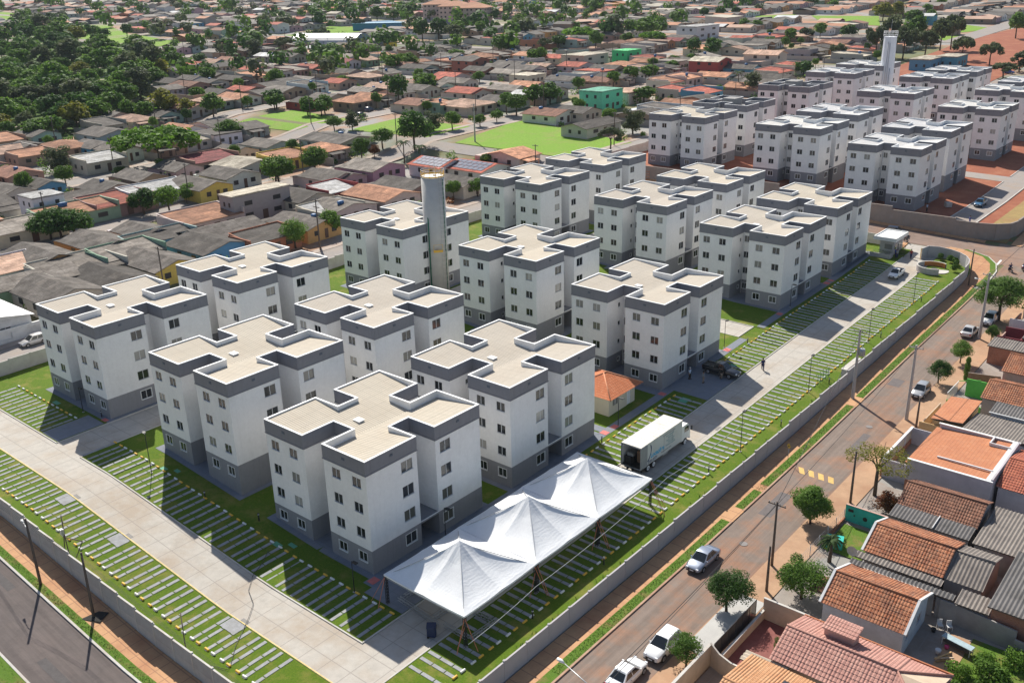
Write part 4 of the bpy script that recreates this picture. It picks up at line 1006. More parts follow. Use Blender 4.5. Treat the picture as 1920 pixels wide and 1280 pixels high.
cn = cl('navy', (.02,.03,.10)); cbk = cl('black', (.015,.015,.018)); cw = cl('pale_blue', (.50,.60,.72)); cg = cl('grey_check', (.25,.27,.28)); ck = cl('khaki', (.30,.23,.17)); cr = cl('dark_red', (.22,.03,.03)); cbl = cl('blue', (.05,.09,.35))
person(at(23.1,66.6,.03), FWD_T+.5, 'person in dark blue clothes walking up the sunlit driveway', cn, cn, 'walk')
person(at(16.4,57.9,.12), YAW, 'person in a pale shirt and white cap standing by the block wall', cw, cbk, 'stand', cl('white_cap',(.75,.73,.68)))
person(at(18.5,57.9,.12), YAW+.8, 'person in grey shirt and khaki trousers standing behind the black pickup', cg, ck)
person(at(19.9,60.4,.12), YAW+2, 'person in dark clothes beside the open door of the black pickup', cbk, ck)
person(at(20.6,125.3,.03), YAW+1, 'person in a blue shirt standing by the gatehouse planter', cbl, cn, 'stand', cl('white_cap',(.75,.73,.68)))
person(at(23.1,126.2,.03), YAW-1.4, 'person in dark red clothes walking through the gate', cr, cn, 'walk')
person(at(19.6,130.3,.03), YAW, 'person in dark red standing behind the gatehouse corner', cr, cbk)
person(at(21.0,125.0,.03), YAW+2.6, 'person in pale grey cap and dark trousers next to the one in blue', cg, cn, 'stand')
p_ = person(at(39.6,128.1,.0), YAW+2.2, 'person riding the motorcycle through the junction', cn, cn, 'stand', P_navy, True)
person(at(26.6,148.6,.1), YAW, 'worker in blue on the far drive end', cbl, cbl)
person(at(17,152.6,.1), YAW, 'worker in pale green among rubble beside the far block', cw, cbk)
# ================================================================= poles, lamps, wires
def utility_pole(s, t, h, label, conc=False, arm=None, xarms=1, trafo=False, lamp_dir=None, lean=(0,0), group=None, z=None):
    rt = empty('utility_pole', W(s, t), YAW, label, 'pole', group); m = conc_pole if conc else wood_dark
    b = MB(); r0, r1 = (.24,.13) if conc else (.15,.10)
    if conc: b.tube([(0,0,-.2),(lean[0],lean[1],h)],[r0,r1],m,4 if False else 8,smooth=False)
    else: b.tube([(0,0,-.2),(lean[0]*.5,lean[1]*.5,h/2),(lean[0],lean[1],h)],[r0,(r0+r1)/2,r1],m,8)
    b.build('shaft', rt)
    for k in range(xarms):
        b = MB(); z_ = h-.35-k*.7; b.bar((lean[0]-.9,lean[1],z_),(lean[0]+.9,lean[1],z_),.1,m)
        for x in (-.8,-.3,.3,.8): b.tube([(lean[0]+x,lean[1],z_+.05),(lean[0]+x,lean[1],z_+.25)],[.05,.03],metal_grey,6)
        b.build('crossarm', rt)
    if trafo:
        b = MB(); b.tube([(.5,.1,h-3.6),(.5,.1,h-2.6)],.33,metal_grey,12)
        for a in range(8): b.box((.5+.33*cos(a*pi/4)-.02,.1+.33*sin(a*pi/4)-.08,h-3.5),(.5+.33*cos(a*pi/4)+.06,.1+.33*sin(a*pi/4)+.08,h-2.8), metal_grey)
        b.tube([(.5,.1,h-2.6),(.5,.1,h-2.3)],.05,metal_grey,6); b.bar((0,0,h-3.2),(.3,.1,h-3.2),.08,metal_grey); b.build('transformer', rt)
    if lamp_dir:
        b = MB(); dx, dy = lamp_dir; b.tube([(0,0,h-1.6),(dx*.5,dy*.5,h-1.2),(dx,dy,h-1.15)],.035,metal_grey,6); q = Vector((dx,dy,0)).normalized()*.5
        b.tube([(dx,dy,h-1.17),(dx+q.x,dy+q.y,h-1.15)],[.08,.13],whitep,8); b.build('lamp_arm', rt)
    return W(s, t, 0) , h
POLES = []
utility_pole(-7.6,-21.7,7.3,'dark wooden street pole with a lamp arm on the left pavement', lamp_dir=(-1.6,.3), xarms=0)
utility_pole(.3,-20.7,6.6,'leaning wooden street pole in a black planting pit on the left pavement', lean=(-.5,.3), xarms=0)
utility_pole(36.6,65.2,9.8,'tall concrete pole with a transformer beside the smooth wall', True, xarms=1, trafo=True)
utility_pole(44.2,63.4,10.1,'tall grey concrete pole by the silver hatchback', True, xarms=1)
utility_pole(43.9,94.9,10.3,'tall grey concrete pole between the parked silver sedan and white suv', True, xarms=1, lamp_dir=(-1.4,0))
utility_pole(44.5,25.3,7.2,'dark wooden pole on the earth pavement near the round tree', xarms=1)
utility_pole(46.1,40.8,6.3,'slim dark post beside the teal wall', xarms=0)
utility_pole(35.8,117.5,6.5,'brown wooden pole on the corner pavement by the curved wall', xarms=0)
utility_pole(45.9,21.3,5.0,'dark post at the corner of the beige fence', xarms=0)
utility_pole(45.9,61.9,4.2,'thin service post behind the tall concrete pole', xarms=0)
rt = empty('street_lamp', W(44.6,-4.4), YAW, 'street lamp whose pale head reaches over the road at the bottom edge', 'street lamp')
b = MB(); b.tube([(0,0,0),(0,0,5.0),(-.3,0,5.4),(-3.4,.4,6.0)],[.09,.07,.05,.035],metal_grey,8); b.build('post', rt)
b = MB(); b.tube([(-3.3,.38,6.0),(-3.6,.42,6.03),(-4.0,.47,6.0)],[.06,.15,.12],whitep,8); b.build('lamp_head', rt)
# lamp posts on the lawn
lm = MB(); lm.tube([(0,0,0),(0,0,4.9)],[.05,.035],black_metal,8); lm.box((-.12,-.12,0),(.12,.12,.06),kerbc); lpost = lm.mesh('post')
lm = MB(); lm.bar((-.02,0,4.9),(.55,0,4.95),.04,black_metal); lm.box((.15,-.16,4.88),(.75,.16,4.98),black_metal); lhead = lm.mesh('lamp_head')
def lamp(s, t, label, a=0, k=1.0):
    rt = empty('lamp_post', W(s, t, LW), YAW + a, label, 'lamp post', 'thin dark lamp posts on the lawns'); link('post', lpost, rt).scale = (1,1,k); o = link('lamp_head', lhead, rt); o.location = (0,0,4.9*(k-1))
lamp(-17.4,-4.1,'lamp post on the sunlit lawn left of the nearest blocks', pi*.9)
lamp(31.5,43.8,'lamp post on the right lawn, opposite the front of the box truck', pi/2, 1.05)
lamp(31.2,63.6,'lamp post on the right lawn near the white service frame', pi/2, 1.05)
lamp(31.4,84.1,'third lamp post up the right lawn, opposite the middle wedges of sun', pi/2, 1.05)
lamp(31.2,103.9,'last lamp post on the right lawn before the gate garden', pi/2, 1.05)
lamp(15.1,70.2,'lamp post on the small lawn beside the sunlit court', pi/2, .85)
lamp(16.2,40.6,'lamp post at the front walkway in front of the small tiled house', 0, .8)
lamp(15.9,90.9,'lamp post by the red tactile squares of the far front blocks', 0, .8)
lamp(16.0,9.2,'lamp post under the eave of the nearest white tent by the block', 0, .7)
lamp(15.7,-3.0,'lamp post at the corner of the nearest block and the blue grey bay', 0, .7)
lamp(-38.7,-1.1,'lamp post in the shade in front of the leftmost block', 0, .7)
# short dark bollard lights
bm_ = MB(); bm_.tube([(0,0,0),(0,0,.75)],.07,black_metal,8); bm_.tube([(0,0,.75),(0,0,.85)],.1,clearl,8); bm_.tube([(0,0,.85),(0,0,.9)],.11,black_metal,8); boll = bm_.mesh('bollard_light')
for s, t, lb in ((32.5,52.6,'second bollard light up the right lawn from the truck'),(31.0,37.1,'bollard light on the right lawn beside the box truck'),(32.4,67.5,'bollard light on the right lawn behind the transformer pole'),(32.2,86.9,'bollard light on the right lawn opposite the third wedge of sun'),(17.1,35.7,'bollard light at the walkway beside the tiled house'),(17.3,64.0,'bollard light behind the black pickup'),(17.2,73.5,'bollard light by the walkway near the sunlit court'),(31.6,15.3,'bollard light right of the middle tent'),(31.3,4.5,'bollard light on the lawn right of the nearest tent'),(-35.3,-.4,'bollard light by the corner of the leftmost block'),(-8.6,-3.0,'bollard light in the shade before the second block from left'),(-.9,-1.6,'bollard light at the left corner of the nearest block'),(31.9,105.6,'bollard light on the right lawn near the gate garden')):
    tag(link('bollard_light', boll, None, W(s, t, LW)), lb, 'bollard light', 'short dark bollard lights on the lawns')
def wire(P, label, cat='cable', rad=.02, sag=.35, mat=None, name='power_cable', group=None):
    b = MB(); pts = []
    for a, c in zip(P, P[1:]):
        a, c = Vector(a), Vector(c); L = (c-a).length; n = 10
        for k in range(n + (1 if (c - Vector(P[-1])).length < 1e-6 else 0)):
            u = k/n; p = a.lerp(c, u); p.z -= sag*4*u*(1-u)*L/30; pts.append(p)
    o = pts[0].copy(); b.tube([p-o for p in pts], rad, mat or black_metal, 5); tag(b.build(name, None, o), label, cat, group)
pale = M('pale_cable', (.45,.48,.48), .6, .05)
wire([W(36.6,65.2,9.6),W(44.5,25.3,7.0),W(45.5,-20,7)],'bundle of power lines over the right street toward the nearer wooden pole', rad=.03)
wire([W(44.2,63.4,9.8),W(44.5,25.3,6.9),W(46,-25,7)],'power line from the tall concrete pole down the right street', rad=.022)
wire([W(44.2,63.4,9.8),W(43.9,94.9,10.0),W(44,140,10)],'power lines up the right street between the concrete poles', rad=.03)
wire([W(44.2,63.4,9.9),W(36.6,65.2,9.7)],'power line crossing from the transformer pole to the grey pole', rad=.02)
wire([W(31.3,-4,2.6),W(31.3,5,3.2),W(30.6,28.6,3.4),W(31,44,3.2)],'pale rope running low beside the white tents', rad=.02, mat=pale, sag=.5, name='rope')
for k in range(3): wire([W(-60,-19+.1,3.6+.2*k),W(-7.6,-21.7,6.5+.2*k),W(.1,-20.6,6+.2*k),W(50,-20.5,6+.2*k)],'thin cable strung along the left street poles', rad=.012, sag=.6, group='cables along the left street')
# rough stakes and loose cable on the left lawn
def stake(name, P, label):
    b = MB(); o = W(*P[0][:2]); b.tube([W(a,c,h)-o for a,c,h in P],[.05]*len(P),wood_dark,6); tag(b.build(name,None,o),label,'stake'); 
stake('wooden_stake',[(11.1,-18,0),(10.8,-17.9,1.2),(9.6,-17.2,3.4)],'thin crooked wooden stake on the left lawn near the bottom')
rt = empty('braced_post', W(-9.6,-17.8), 0, 'rough wooden post with braces inside the slatted wall', 'post'); O_ = W(-9.6,-17.8)
for nm, P in (('post',[(-9.6,-17.8,0),(-10.0,-17.7,2.2),(-10.6,-17.4,4.2)]),('brace',[(-10.0,-17.7,2.1),(-7.4,-17.2,2.6)]),('brace',[(-7.4,-17.2,2.6),(-8.6,-17.6,.4)]),('brace',[(-10.6,-17.8,.1),(-10.1,-17.7,2.5)])):
    b = MB(); b.tube([W(a,c,h)-O_ for a,c,h in P],.055,wood_dark,6); b.build(nm, rt)
b = MB(); b.box((-.18,-.14,2.6),(.18,.14,3.2),metal_grey); b.build('meter_box', rt, (-.3,.1,0)).rotation_euler = (0,0,YAW)
cab = [(4.1,-4.2),(5.2,-6.0),(6.2,-7.6),(7.8,-9.2),(9.6,-10.1),(10.9,-11.6),(12.4,-13.2),(13.4,-14.6),(15.0,-16.4),(15.4,-16.9),(13.8,-17.6),(11.6,-17.9)]
b = MB(); o = W(*cab[0]); b.tube([W(a+.15*sin(i*1.7),c,.2)-o for i,(a,c) in enumerate(cab)],.025,black_metal,5); tag(b.build('loose_cable',None,o),'black cable lying across the left driveway and lawn','cable')
b = MB(); b.ngon([(-1,-.7),(1,-.7),(1,.7),(-1,.7)],0,.03,M('dark_soil',(.03,.028,.025),.95,.3,3)); o = b.build('planting_pit',None,W(.3,-20.6,.115)); o.rotation_euler=(0,0,YAW+.5); tag(o,kind='structure')
# service frame by the wall (metering cabinet with mesh gate)
rt = empty('meter_cabinet', W(33.0,69,LW), YAW, 'long concrete meter cabinet with green mesh fence by the smooth wall', 'cabinet')
b = MB(); b.box((.3,.2,0),(.9,5.2,1.75),wall_pc); b.box((.22,.1,1.75),(1.0,5.3,1.87),kerbc); b.build('cabinet_body', rt)
b = MB()
for k in range(5): b.bar((-1.6,-3+k*.9,0),(-1.6,-3+k*.9,1.5),.05,M('green_mesh_paint',(.05,.16,.07),.6,.1,3,'Object'))
for k in range(9): b.bar((-1.6,-3,.15+k*.16),(-1.6,.6,.15+k*.16),.02,MATS['green_mesh_paint'])
b.build('mesh_fence', rt)
# street sign
rt = empty('street_sign', W(37.0,44.9), YAW, 'small yellow diamond sign on a post by the kerb', 'sign')
b = MB(); b.tube([(0,0,0),(0,0,2.3)],.03,metal_grey,6); b.build('post', rt)
b = MB(); b.box((-.25,-.01,-.25),(.25,.01,.25),yellow); b.box((-.06,-.014,-.12),(.06,-.011,.12),black_metal); o = b.build('sign_plate', rt, (0,-.045,2.2)); o.rotation_euler = (0,pi/4,-.5)
# ================================================================= gatehouse, garden, tiled house, towers
rt = empty('gatehouse', W(17.3,125.2), YAW, 'small gatehouse with a flat white roof by the entrance', 'gatehouse')
b = MB(); b.box((0,.8,-.2),(2.6,5.6,2.9),wall_pc); b.build('wall', rt)
b = MB(); b.box((-1.0,-.2,2.9),(3.2,6.4,3.35),whitep); b.box((-.8,0,3.35),(3.0,6.2,3.37),white_trim)
for q in ((-1,-.2,-.85,6.4),(3.05,-.2,3.2,6.4),(-1,-.2,3.2,-.05),(-1,6.25,3.2,6.4)): b.box((q[0],q[1],3.35),(q[2],q[3],3.55),whitep)
b.build('roof', rt)
for (x0,y0,x1,y1) in ((.9,.77,2.3,.8),(2.6,1.2,2.63,2.6),(2.6,3.4,2.63,4.2)):
    b = MB(); b.box((x0,y0,1.1),(x1,y1,2.1),glass); b.box((x0-.04,y0-.02 if y1-y0<.1 else y0-.04,1.04),(x1+.04,y1,1.1),alu); b.build('window', rt)
b = MB(); b.box((2.6,4.6,0),(2.64,5.4,2.1),metal_grey); b.build('door', rt)
rt = empty('planter', W(17.0,123.6), YAW, 'low grey planter wall with plants in front of the gatehouse', 'planter')
b = MB(); b.box((-.6,0,-.2),(3.2,.18,.9),wall_pc); b.box((3.0,.18,-.2),(3.2,1.6,.9),wall_pc); b.build('planter_wall', rt)
leaf_m = M('leaf_green', (.05,.10,.02), .7, .35, 3, 'Object', spec=.3)
b = MB(); r = random.Random(5)
for k in range(260):
    p = Vector((r.uniform(-.4,2.8), r.uniform(.3,1.3), r.uniform(.3,1.3))); a = r.uniform(0,6.3); q = Vector((cos(a),sin(a),r.uniform(-.4,.8)))*.18; w_ = Vector((-sin(a),cos(a),0))*.06
    b.face([p-w_, p+q*.5-w_*1.4, p+q, p+q*.5+w_*1.4], leaf_m)
b.build('plants', rt)
rt = empty('entrance_gate', W(20.3,127.3), YAW, 'black metal barred entrance gate between gatehouse and curved wall', 'gate')
b = MB()
for k in range(12): b.bar((.0+k*.12,0,.1),(.0+k*.12,0,1.9),.03,black_metal)
b.bar((0,0,1.9),(1.35,0,1.9),.05,black_metal); b.bar((0,0,.15),(1.35,0,.15),.05,black_metal); b.build('leaf', rt)
b = MB(); b.box((4.35,-.9,0),(4.45,-.8,2.1),yellow); b.box((-.08,-.06,0),(.02,.06,2.0),black_metal); b.build('gate_post', rt)
b = MB(); b.bar((0,0,.06),(4.4,-.6,.06),.06,MATS['dark_red'] if 'dark_red' in MATS else metal_grey); b.build('gate_rail', rt)
# round seat wall in the garden
rt = empty('round_seat', W(28.4,121.8,LW), YAW, 'round concrete seat wall with an orange inside in the gate garden', 'seat wall')
b = MB(); ro, ri = 2.7, 2.45; n = 40; org = M('orange_render', (.55,.20,.05), .8, .1, 2, 'Object')
for k in range(n):
    a0, a1 = pi*.28+2*pi*.72*k/n, pi*.28+2*pi*.72*(k+1)/n
    c0, s0, c1, s1 = cos(a0), sin(a0), cos(a1), sin(a1)
    b.face([(ro*c0,ro*s0,-.1),(ro*c1,ro*s1,-.1),(ro*c1,ro*s1,.95),(ro*c0,ro*s0,.95)],wall_pc)
    b.face([(ri*c1,ri*s1,0),(ri*c0,ri*s0,0),(ri*c0,ri*s0,.95),(ri*c1,ri*s1,.95)],org if k < 14 else wall_pc)
    b.face([(ro*c0,ro*s0,.95),(ro*c1,ro*s1,.95),(ri*c1,ri*s1,.95),(ri*c0,ri*s0,.95)],kerbc)
b.build('seat_wall', rt)
b = MB(); b.ngon([(1.9*cos(k*pi/12)+.8,1.9*sin(k*pi/12)+.2) for k in range(24)],0,.04,kerbc); b.ngon([(.5*cos(k*pi/8)+.2,.5*sin(k*pi/8)+.3) for k in range(16)],.04,.3,black_metal); b.build('paved_disc', rt)
# small house with orange roof
def tile_quad(b, A, B_, C_, D_, mat):
    """A,B eave left/right, C,D ridge right/left; uv in metres: u along eave, v up the slope"""
    A, B_, C_, D_ = map(Vector, (A, B_, C_, D_)); e = (B_-A).normalized()
    def uv(p): q = p-A; u = q.dot(e); return (u, (q-e*u).length)
    b.face([A,B_,C_,D_] if C_ != D_ else [A,B_,C_], mat, [uv(A),uv(B_),uv(C_),uv(D_)] if C_ != D_ else [uv(A),uv(B_),uv(C_)])
def tilemat(name, c1, c2, dark, tw=.24, th=.38, lich=.3, bs=.6):
    m, nt, b = newmat(name, .85, 0, .25)
    uvn = nt.nodes.new("ShaderNodeTexCoord"); sep = nt.nodes.new("ShaderNodeSeparateXYZ"); nt.links.new(uvn.outputs['UV'], sep.inputs[0])
    uu = mathn(nt,'DIVIDE',sep.outputs[0],tw); vv = mathn(nt,'DIVIDE',sep.outputs[1],th)
    cb_ = nt.nodes.new("ShaderNodeCombineXYZ"); nt.links.new(mathn(nt,'FLOOR',uu),cb_.inputs[0]); nt.links.new(mathn(nt,'FLOOR',vv),cb_.inputs[1])
    wn = nt.nodes.new("ShaderNodeTexWhiteNoise"); wn.noise_dimensions = '3D'; nt.links.new(cb_.outputs[0], wn.inputs['Vector'])
    p = coord(nt,'W'); n1 = noise(nt,p,.9,5,.7); n2 = noise(nt,p,5,4,.7)
    c = mix(nt, wn.outputs['Value'], c1, c2); c = mix(nt, ramp(nt,n1,[(.42,(0,0,0)),(.65,(.8,.8,.8))]), c, dark)
    c = mix(nt, ramp(nt,n2,[(.55,(0,0,0)),(.7,(lich,)*3)]), c, (.40,.36,.30))
    fu = mathn(nt,'FRACT',uu); fv = mathn(nt,'FRACT',vv)
    gap = mathn(nt,'MAXIMUM', mathn(nt,'LESS_THAN',fu,.16), mathn(nt,'LESS_THAN',fv,.13))
    c = mix(nt, mathn(nt,'MULTIPLY',gap,.4), c, dirt(dark,.35))
    nt.links.new(c, b.inputs['Base Color'])
    hgt = mathn(nt,'ADD', mathn(nt,'SINE',mathn(nt,'MULTIPLY',fu,pi)), mathn(nt,'MULTIPLY',mathn(nt,'SUBTRACT',1,fv),.7))
    bump(nt, b, hgt, bs, .07); return m
tile_or = tilemat('orange_roof_tile', (.55,.17,.07), (.62,.24,.12), (.50,.16,.07), lich=.15)
def gable_house(): pass
rt = empty('small_tiled_house', W(8.2,42.0,.1), YAW, 'small cream house with a bright orange tiled hip roof behind the box truck', 'house')
cream = M('cream_render', (.66,.60,.48), .85, .06, 2, 'Object', big=.3, bigscale=.5, bigcol=(.5,.45,.36))
b = MB(); wall_face(b,(0,0),(5.6,0),-.3,2.7,[(1.6,1.2,1.5,1.9)],cream); wall_face(b,(5.6,0),(5.6,6),-.3,2.7,[(1.5,1.55,1.3,.9),(4.6,1.05,.9,2.1)],cream); wall_face(b,(5.6,6),(0,6),-.3,2.7,[],cream); wall_face(b,(0,6),(0,0),-.3,2.7,[],cream); b.build('wall', rt)
b = MB(); e = .8; A=(-e,-e,2.65);B2=(5.6+e,-e,2.65);C2=(5.6+e,6+e,2.65);D_=(-e,6+e,2.65);Rr1=(2.8,2.8,4.4);Rr2=(2.8,3.4,4.4)
tile_quad(b,A,B2,Rr1,Rr1,tile_or); tile_quad(b,B2,C2,Rr2,Rr1,tile_or); tile_quad(b,C2,D_,Rr2,Rr2,tile_or); tile_quad(b,D_,A,Rr1,Rr2,tile_or)
b.face([A,D_,C2,B2], whitep); rf = b.build('roof', rt)
b = MB()
for p, q in ((A,Rr1),(B2,Rr1),(C2,Rr2),(D_,Rr2),(Rr1,Rr2)): b.tube([p,q],.09,M('ridge_tile',(.60,.27,.15),.85,.15,4),6)
b.build('ridge_tiles', rf)
for (x, y, z, wd_, hh, a) in ((1.6,.08,1.2,1.5,1.9,0),(5.52,1.5,1.55,1.3,.9,pi/2),(5.52,4.6,1.05,.9,2.1,pi/2)):
    b = MB(); b.box((-wd_/2,0,-hh/2),(wd_/2,.03,hh/2),glass if hh != 2.1 else whitep)
    for k in (-1,0,1): b.box((k*wd_/2-.03,-.03,-hh/2),(k*wd_/2+.03,0,hh/2),alu)
    b.build('window' if hh != 2.1 else 'door', rt, (x,y,z)).rotation_euler = (0,0,a)
# round water tower
tw_m = M('tower_concrete', (.58,.555,.52), .8, .06, 1.2, 'Object', big=.5, bigscale=.35, bigcol=(.48,.47,.46), bmp=.08)
rt = empty('water_tower', W(-34.5,60.7), YAW, 'round grey water tower with yellow rails between the near blocks', 'water tower')
b = MB(); R_, Ht = 1.93, 19.8; n = 40
b.tube([(0,0,-.5),(0,0,Ht)], R_, tw_m, n)
for k in range(1,11): b.tube([(0,0,k*1.85),(0,0,k*1.85+.02)], R_+.008, MATS['tower_concrete'], n, cap=False)
b.build('tank', rt)
b = MB(); b.tube([(0,0,Ht),(0,0,Ht+.12)],[R_+.05,R_-.1],whitep,n); b.tube([(.3,.2,Ht+.12),(.3,.2,Ht+.4)],.3,whitep,12); b.build('lid', rt)
b = MB()
for zz in (.45,.8,1.15):
    P = [(R_*cos(a*2*pi/32),R_*sin(a*2*pi/32),Ht+zz) for a in range(33)]; b.tube(P,.03 if zz<1 else .025,yellow if zz < 1 else metal_grey,5,cap=False)
P = [(R_*cos(a*2*pi/32),R_*sin(a*2*pi/32)) for a in range(33)]
for p, q in zip(P, P[1:]): b.face([(*p,Ht+.1),(*q,Ht+.1),(*q,Ht+.28),(*p,Ht+.28)],yellow)
for k in range(12): a = k*pi/6; b.bar((R_*cos(a),R_*sin(a),Ht),(R_*cos(a),R_*sin(a),Ht+1.15),.04,yellow)
b.build('railing', rt)
b = MB(); b.tube([(.2,.3,Ht),(.2,.3,Ht+3.2)],[.03,.015],metal_grey,6); b.build('lightning_rod', rt)
gpipe = M('green_pipe', (.03,.16,.10), .5, .08, 3, 'Object')
def onw(a, r_=R_+.08): return (r_*cos(a), r_*sin(a))
dirc = math.atan2(76.9-0, 1) # placeholder
cdir = math.atan2(-51-60.7, 76.9+34.5)   # towards the camera in site axes
for da, top in ((-.62,13.2),(-.56,13.0),(.93,19.4)):
    b = MB(); x, y = onw(cdir+da); b.tube([(x,y,0),(x,y,top),(x*.97,y*.97,top+.1)],.06,gpipe,8)
    for k in range(int(top/3)): b.tube([(x,y,1.5+3*k),(x,y,1.65+3*k)],.1,gpipe,8)
    b.build('pipe', rt)
b = MB()
for s_ in (-.14,.14):
    x, y = onw(cdir+.62+s_, R_+.15); b.bar((x,y,.5),(x,y,Ht+1),.035,metal_grey)
for k in range(62): p, q = onw(cdir+.48,R_+.15), onw(cdir+.76,R_+.15); b.bar((*p,.6+.32*k),(*q,.6+.32*k),.02,metal_grey)
for k in range(22):
    c_ = [onw(cdir+.62+d, R_+e) for d, e in ((-.18,.15),(-.22,.5),(0,.85),(.22,.5),(.18,.15))]
    b.tube([(*p,2.5+.8*k) for p in c_],.015,whitep,4,cap=False)
b.build('ladder', rt)
b = MB(); x, y = onw(cdir+.12,R_+.45); 
rot = Matrix.Rotation(cdir+.12,3,'Z'); 
b.box((R_,-.75,7.6),(R_+.9,.75,7.75),yellow,rot); b.box((R_+.85,-.75,7.75),(R_+.9,.75,8.0),yellow,rot)
for yy in (-.75,.75): b.bar(rot@Vector((R_+.87,yy,7.7)),rot@Vector((R_+.87,yy,8.9)),.04,yellow)
b.bar(rot@Vector((R_+.87,-.75,8.9)),rot@Vector((R_+.87,.75,8.9)),.04,yellow); b.build('platform', rt)
# slender white tower of the far complex
rt = empty('slender_water_tower', W(-34,265.5), YAW, 'tall slender white tower standing among the far complex blocks', 'water tower')
b = MB(); b.tube([(0,0,-1),(0,0,21.4)],[2.35,1.95],M('tower_white',(.76,.78,.82),.6,.05,1,'Object'),12,smooth=False); b.build('tank', rt)
b = MB()
for zz in (.5,1.2,1.6): b.tube([(2.1*cos(a*pi/8),2.1*sin(a*pi/8),21.4+zz) for a in range(17)],.05,whitep,5,cap=False)
for k in range(12): a = k*pi/6; b.bar((2.1*cos(a),2.1*sin(a),21.4),(2.1*cos(a),2.1*sin(a),23.0),.07,whitep)
b.build('railing', rt)
b = MB(); b.tube([(0,0,21),(0,0,26.5)],[.06,.03],metal_grey,6); b.build('lightning_rod', rt)
cd2 = math.atan2(-51-265.5, 76.9+34)
for da, top in ((-.2,20),(.05,19.5),(.35,12)):
    b = MB(); b.tube([(2.45*cos(cd2+da),2.45*sin(cd2+da),0),((2.45-.4*top/20)*cos(cd2+da),(2.45-.4*top/20)*sin(cd2+da),top)],.09,metal_grey,6); b.build('pipe', rt)
# construction bits of the far complex
b = MB()
for k in range(14): b.bar((k*1.1,0,0),(k*1.1,0,2.0),.1,M('rough_board',(.26,.13,.08),.9,.25,3,'Object'))
for zz in (.5,1.1,1.7): b.bar((0,0,zz),(14.3,0,zz),.12,MATS['rough_board'])
o = b.build('board_fence',None,W(-56,139,.9)); o.rotation_euler=(0,0,YAW); tag(o,'rough brown board fence at the left corner of the far complex','fence')
b = MB(); b.tube([(0,0,0),(0,0,.5)],.9,kerbc,20); b.tube([(0,0,.5),(0,0,.52)],.7,black_metal,20); tag(b.build('concrete_ring',None,W(31.3,143.6,.1)),'round concrete well ring on the dry bank','well ring')
b = MB(); b.box((-.7,-.6,0),(.7,.6,.75),kerbc); b.box((-.55,-.45,.75),(.55,.45,.77),black_metal); tag(b.build('manhole_box',None,W(17.5,147,.1)),'square concrete manhole box on red earth at the near end','manhole box')
b = MB(); b.box((-.6,-.6,0),(.6,.6,.9),kerbc); tag(b.build('manhole_box',None,W(19,160,.1)),'square concrete manhole box on red earth beside the blocks','manhole box')
# ================================================================= houses across the right street
def corr_geo(b, A, B_, C_, D_, mat, period=.24, amp=.035, row=.38, step=.03, tiled=True):
    """real corrugation / tile courses on quad: A,B eave, C,D ridge (C above B, D above A)"""
    A, B_, C_, D_ = map(Vector, (A, B_, C_, D_)); L = (B_-A).length; S = (D_-A).length
    nu = max(1, int(L/period))*4; nv = max(1, int(S/row)) if tiled else 1
    nrm = (B_-A).cross(D_-A).normalized()
    mi = b.mi(mat)
    for j in range(nv):
        v0, v1 = j/nv, (j+1)/nv; k = len(b.v); rr = random.Random(int(A.x*10)+j)
        for (v, lift) in ((v0, step if tiled else 0), (v1, 0)):
            for i in range(nu+1):
                u = i/nu; p = (A.lerp(B_, u)).lerp(D_.lerp(C_, u), v)
                b.v.append(tuple(p + nrm*(amp*abs(sin(pi*i/4)) if tiled else amp*sin(pi*i/2)) + nrm*lift))
        for i in range(nu):
            b.f.append((k+i, k+i+1, k+nu+2+i, k+nu+1+i)); b.m.append(mi); b.sm.append(False)
            b.uv.append([(L*i/nu, S*v0+.01),(L*(i+1)/nu, S*v0+.01),(L*(i+1)/nu, S*v1-.01),(L*i/nu, S*v1-.01)])
t_weath = tilemat('weathered_roof_tile', (.38,.13,.06), (.52,.24,.13), (.17,.075,.05), lich=.45, bs=.3)
t_brown = tilemat('brown_roof_tile', (.25,.11,.07), (.34,.17,.11), (.13,.07,.05), lich=.3, bs=.3)
t_pink = tilemat('pink_roof_tile', (.50,.26,.21), (.56,.32,.26), (.44,.22,.18), lich=.1, bs=.3)
t_orange = tilemat('clean_orange_tile', (.54,.21,.10), (.58,.26,.14), (.48,.19,.10), lich=.1, bs=.4)
t_ochre = tilemat('ochre_roof_tile', (.56,.30,.15), (.62,.36,.2), (.5,.24,.12), lich=.1, bs=.4)
t_red = tilemat('dull_red_tile', (.42,.12,.07), (.5,.17,.1), (.3,.09,.06), lich=.2, bs=.4)
fibro = M('grey_fibre_cement', (.16,.15,.145), .95, .15, 1.2, 'Object', big=.7, bigscale=.4, bigcol=(.09,.085,.08))
fibro2 = M('brown_fibre_cement', (.24,.21,.185), .95, .15, 1.2, 'Object', big=.7, bigscale=.5, bigcol=(.14,.12,.11))
def rend(n, c): return M('render_'+n, c, .9, .08, 1.2, 'Object', big=.45, bigscale=.5, bigcol=dirt(c,.6))
